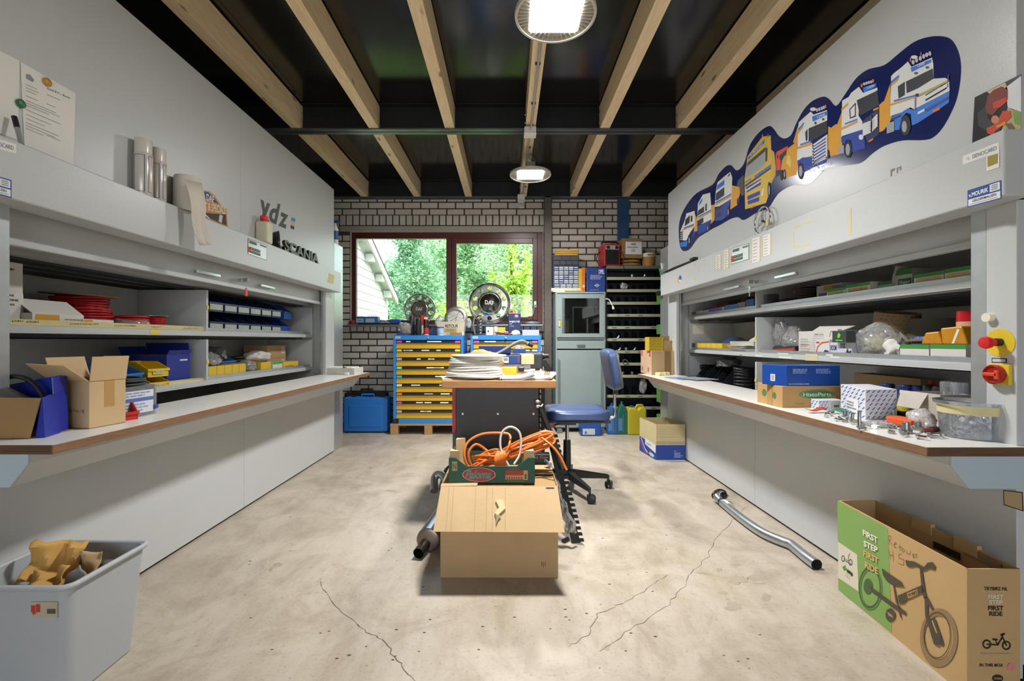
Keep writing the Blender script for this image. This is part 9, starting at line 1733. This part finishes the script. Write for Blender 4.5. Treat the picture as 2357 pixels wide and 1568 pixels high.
truck(cB, [(CRY, [(310, 830), (372, 620), (380, 640), (366, 840)]), (CRY, [(155, 1200), (170, 1060), (245, 905), (362, 815), (372, 1115), (350, 1245), (225, 1285), (180, 1170)]), ('d8c46a', [(225, 1100), (232, 1010), (270, 990), (285, 1060), (280, 1150)]), (WHT, [(362, 1065), (375, 660), (385, 570), (460, 500), (540, 430), (575, 470), (750, 410), (752, 545), (512, 650), (512, 820), (560, 840), (578, 960), (560, 1000), (440, 1030)]), (GLS, [(518, 645), (748, 548), (758, 690), (522, 825)]), (SKB, [(558, 495), (748, 425), (748, 475), (566, 562)]), (DKB, [(573, 865), (752, 740), (748, 1020), (575, 1105)]), (DKB, [(368, 1070), (440, 1020), (570, 1030), (575, 1105), (750, 1020), (742, 1085), (560, 1155), (452, 1215), (442, 1110), (400, 1085), (376, 1135)]), (SKB, [(380, 650), (455, 565), (455, 590), (380, 680)]), (CRY, [(370, 700), (445, 600), (445, 630), (370, 730)]), (SKB, [(405, 850), (550, 800), (550, 820), (405, 870)]), (CRY, [(368, 890), (552, 825), (552, 860), (368, 915)]), (GLS, [(470, 700), (500, 655), (500, 800), (478, 810)])], [(415, 1195, 38, 108, WHL), (412, 1200, 22, 70, '9aa0a8'), (165, 1252, 18, 66, WHL), (203, 1240, 18, 66, WHL), (204, 1240, 8, 40, '9aa0a8'), (735, 365, 12, 24, ORG), (575, 400, 40, 24, 'd9d9d6'), (625, 410, 14, 24, 'b9bcc2'), (655, 400, 14, 24, 'b9bcc2'), (685, 390, 14, 24, 'b9bcc2'), (712, 378, 14, 24, 'b9bcc2'), (605, 578, 14, 18, '4a4c52'), (705, 530, 14, 16, '4a4c52')], [([(575, 905 + k * 40), (750, 790 + k * 42)], 0.01, 'c9ccd6') for k in range(6)] + [([(572, 870), (752, 742), (748, 1022), (576, 1105), (572, 870)], 0.012, 'd3d6da')], [("'t ZAND", ((625, 520), (735, 480), (622, 490)), 'e2e6ea')])
truck(cB, [(CRY, [(760, 820), (765, 620), (800, 640), (850, 600), (882, 590), (940, 430), (945, 860), (900, 985), (790, 1005), (750, 900)]), (DKB, [(945, 360), (1030, 250), (1025, 300), (945, 380)]), (WHT, [(933, 750), (945, 290), (1030, 240), (1060, 190), (1160, 110), (1215, 190), (1398, 120), (1400, 155), (1165, 285), (1155, 480), (1205, 560), (1210, 660)]), (CRY, [(935, 390), (1025, 310), (1025, 345), (935, 430)]), (GLS, [(1133, 285), (1398, 160), (1422, 350), (1172, 485)]), (SKB, [(1213, 122), (1385, 62), (1382, 112), (1225, 188)]), ('22262c', [(1038, 400), (1122, 312), (1122, 495), (1045, 525)]), (WHT, [(1052, 405), (1110, 345), (1110, 480), (1058, 505)]), (DKB, [(933, 765), (1210, 660), (1232, 745), (1245, 900), (1110, 950), (1072, 950), (1062, 800), (1000, 790), (975, 850), (935, 825)]), ('2b3448', [(1205, 560), (1418, 380), (1418, 640), (1240, 745)]), ('1d2a52', [(1240, 745), (1418, 642), (1420, 725), (1275, 835)]), (SKB, [(982, 580), (1142, 520), (1142, 540), (982, 600)]), (CRY, [(935, 640), (1142, 545), (1142, 572), (935, 668)]), ('9a9ca4', [(900, 880), (972, 860), (972, 968), (900, 980)]), (ORG, [(1290, 805), (1350, 770), (1350, 795), (1292, 830)]), (CRY, [(1350, 400), (1420, 370), (1420, 390), (1350, 425)])], [(1028, 915, 48, 112, WHL), (1022, 920, 28, 75, '9aa0a8'), (768, 980, 18, 58, WHL), (1202, 95, 14, 24, ORG), (1350, 35, 14, 24, ORG), (1235, 75, 16, 20, 'b9bcc2'), (1265, 65, 16, 20, 'b9bcc2'), (1295, 55, 16, 20, 'b9bcc2'), (1325, 48, 16, 20, 'b9bcc2'), (1195, 760, 30, 34, 'd9dbe0'), (1320, 520, 22, 48, '15181e'), (1320, 520, 14, 36, '3a4660')], [([(1225, 600 + k * 32), (1330, 560 + k * 30), (1400, 480 + k * 32)], 0.012, 'd3d6da') for k in range(5)], [("'t ZAND", ((1270, 140), (1370, 105), (1268, 112)), 'e2e6ea')])
truck(cC, [(CRY, [(190, 960), (255, 905), (330, 690), (348, 1110), (328, 1190), (245, 1290), (190, 1315)]), (WHT, [(333, 1105), (343, 590), (380, 550), (460, 490), (560, 400), (605, 470), (870, 350), (887, 430), (892, 622), (1040, 612), (1090, 640), (1097, 790), (660, 1025), (590, 992), (480, 1055)]), (SKB, [(345, 1112), (480, 1055), (560, 1002), (620, 1025), (1097, 778), (1087, 930), (980, 1005), (690, 1192), (610, 1228), (600, 1080), (540, 1060), (480, 1120), (450, 1280), (385, 1288), (385, 1160), (350, 1142)]), (GLS, [(535, 660), (882, 490), (892, 622), (700, 742), (545, 812)]), (GLS, [(430, 722), (522, 660), (522, 832), (440, 882)]), (SKB, [(595, 482), (862, 370), (862, 412), (610, 537)]), ('22262e', [(785, 830), (1062, 670), (1062, 752), (790, 912)]), (SKB, [(345, 655), (447, 570), (447, 600), (345, 690)]), (CRY, [(343, 692), (445, 605), (430, 650), (343, 722)]), (SKB, [(380, 900), (662, 828), (662, 848), (380, 922)]), (CRY, [(337, 945), (662, 850), (662, 866), (337, 972)]), ('9a9ca4', [(290, 1210), (385, 1165), (385, 1302), (290, 1332)]), (ORG, [(885, 1030), (977, 985), (977, 1020), (890, 1062)]), ('2a4fa0', [(790, 1020), (1085, 850), (1085, 880), (800, 1050)]), ('d9dbe0', [(690, 1055), (780, 1005), (780, 1040), (690, 1085)]), ('26406e', [(350, 1135), (470, 1085), (465, 1110), (350, 1165)])], [(535, 1225, 66, 132, WHL), (520, 1240, 32, 74, '9aa0a8'), (600, 380, 10, 28, ORG), (735, 305, 10, 28, 'c23a2c'), (650, 345, 44, 24, 'dcdcd8'), (635, 410, 20, 30, 'b9bcc2'), (680, 385, 20, 30, 'b9bcc2'), (728, 360, 20, 30, 'b9bcc2'), (772, 335, 20, 30, 'b9bcc2'), (812, 315, 20, 30, 'b9bcc2'), (852, 298, 20, 30, 'b9bcc2'), (670, 552, 20, 16, '4a4c52'), (815, 478, 18, 16, '4a4c52'), (690, 835, 26, 22, '26282c')], [([(790, 872), (1062, 712)], 0.014, 'd9dbda'), ([(662, 865), (662, 1020)], 0.004, '6a6c72'), ([(720, 830), (1070, 660)], 0.008, 'b5ae5c'), ([(1090, 575), (1090, 650)], 0.005, '3a3c42')], [("'t ZAND", ((690, 480), (790, 435), (688, 448)), 'e8ebee'), ('SCANIA', ((880, 800), (985, 735), (880, 770)), '9aa0a8')])
p = Print(FRM, cB, 0.0022); r = random.Random(5)
for k in range(150):
 t_ = r.gauss(0, 1); a = 620 + 120 * r.gauss(0, 1); c = 1165 - (a - 620) * 0.25 + 55 * r.gauss(0, 1); s_ = r.uniform(2.5, 6)
 if 440 < a < 1250 and c > 900 and c < 1230 - (a - 500) * 0.1: p.poly([(a - s_, c), (a, c - s_), (a + s_, c), (a, c + s_)], 'c9ccd6', 0)
p.o('pale_specks', mu, True)['kind'] = 'stuff'  # small pale specks clustered low on the mural
ph = wall_sheet('photo_print', 'photo print of a welder lit orange, above the near end of the right hood', [(540, 315), (940, 112), (935, 640), (515, 760)], (2100, 140, 3.7315), M('photo_dark', '2e3138', 0.25, 0, 0.15, 15), ufr, cat='photo')
p = Print(Fr(ufr.o + ufr.n * 0.0022, ufr.u, ufr.v), (2100, 140, 3.7315), 0.0003)
p.poly([(800, 230), (935, 130), (935, 440), (860, 420), (820, 400)], 'd9dde0', 0).poly([(820, 400), (935, 440), (932, 600), (790, 640), (740, 660), (780, 560)], 'b3a878', 0).poly([(860, 430), (935, 440), (935, 560), (880, 540)], '7c9a4a', 1).poly([(640, 265), (800, 185), (820, 250), (790, 300), (690, 300)], 'c3b98a', 0).poly([(650, 300), (700, 250), (770, 220), (820, 250), (820, 330), (760, 390), (690, 470), (640, 450), (630, 390)], '7a2c24', 2).poly([(690, 360), (810, 310), (815, 350), (760, 400), (700, 410)], 'c23c1c', 3).poly([(560, 450), (630, 390), (660, 500), (770, 560), (740, 640), (640, 600), (570, 560)], '23292e', 1).poly([(640, 580), (720, 540), (780, 430), (845, 430), (855, 480), (800, 540), (720, 600), (690, 640), (645, 620)], 'c8431e', 3).ell(715, 505, 34, 36, 'd0805a', 4).poly([(720, 560), (800, 520), (810, 545), (730, 575)], 'e0902c', 4).poly([(800, 540), (850, 535), (895, 600), (830, 590)], '6a5a48', 4)
p.o('picture', ph, True)
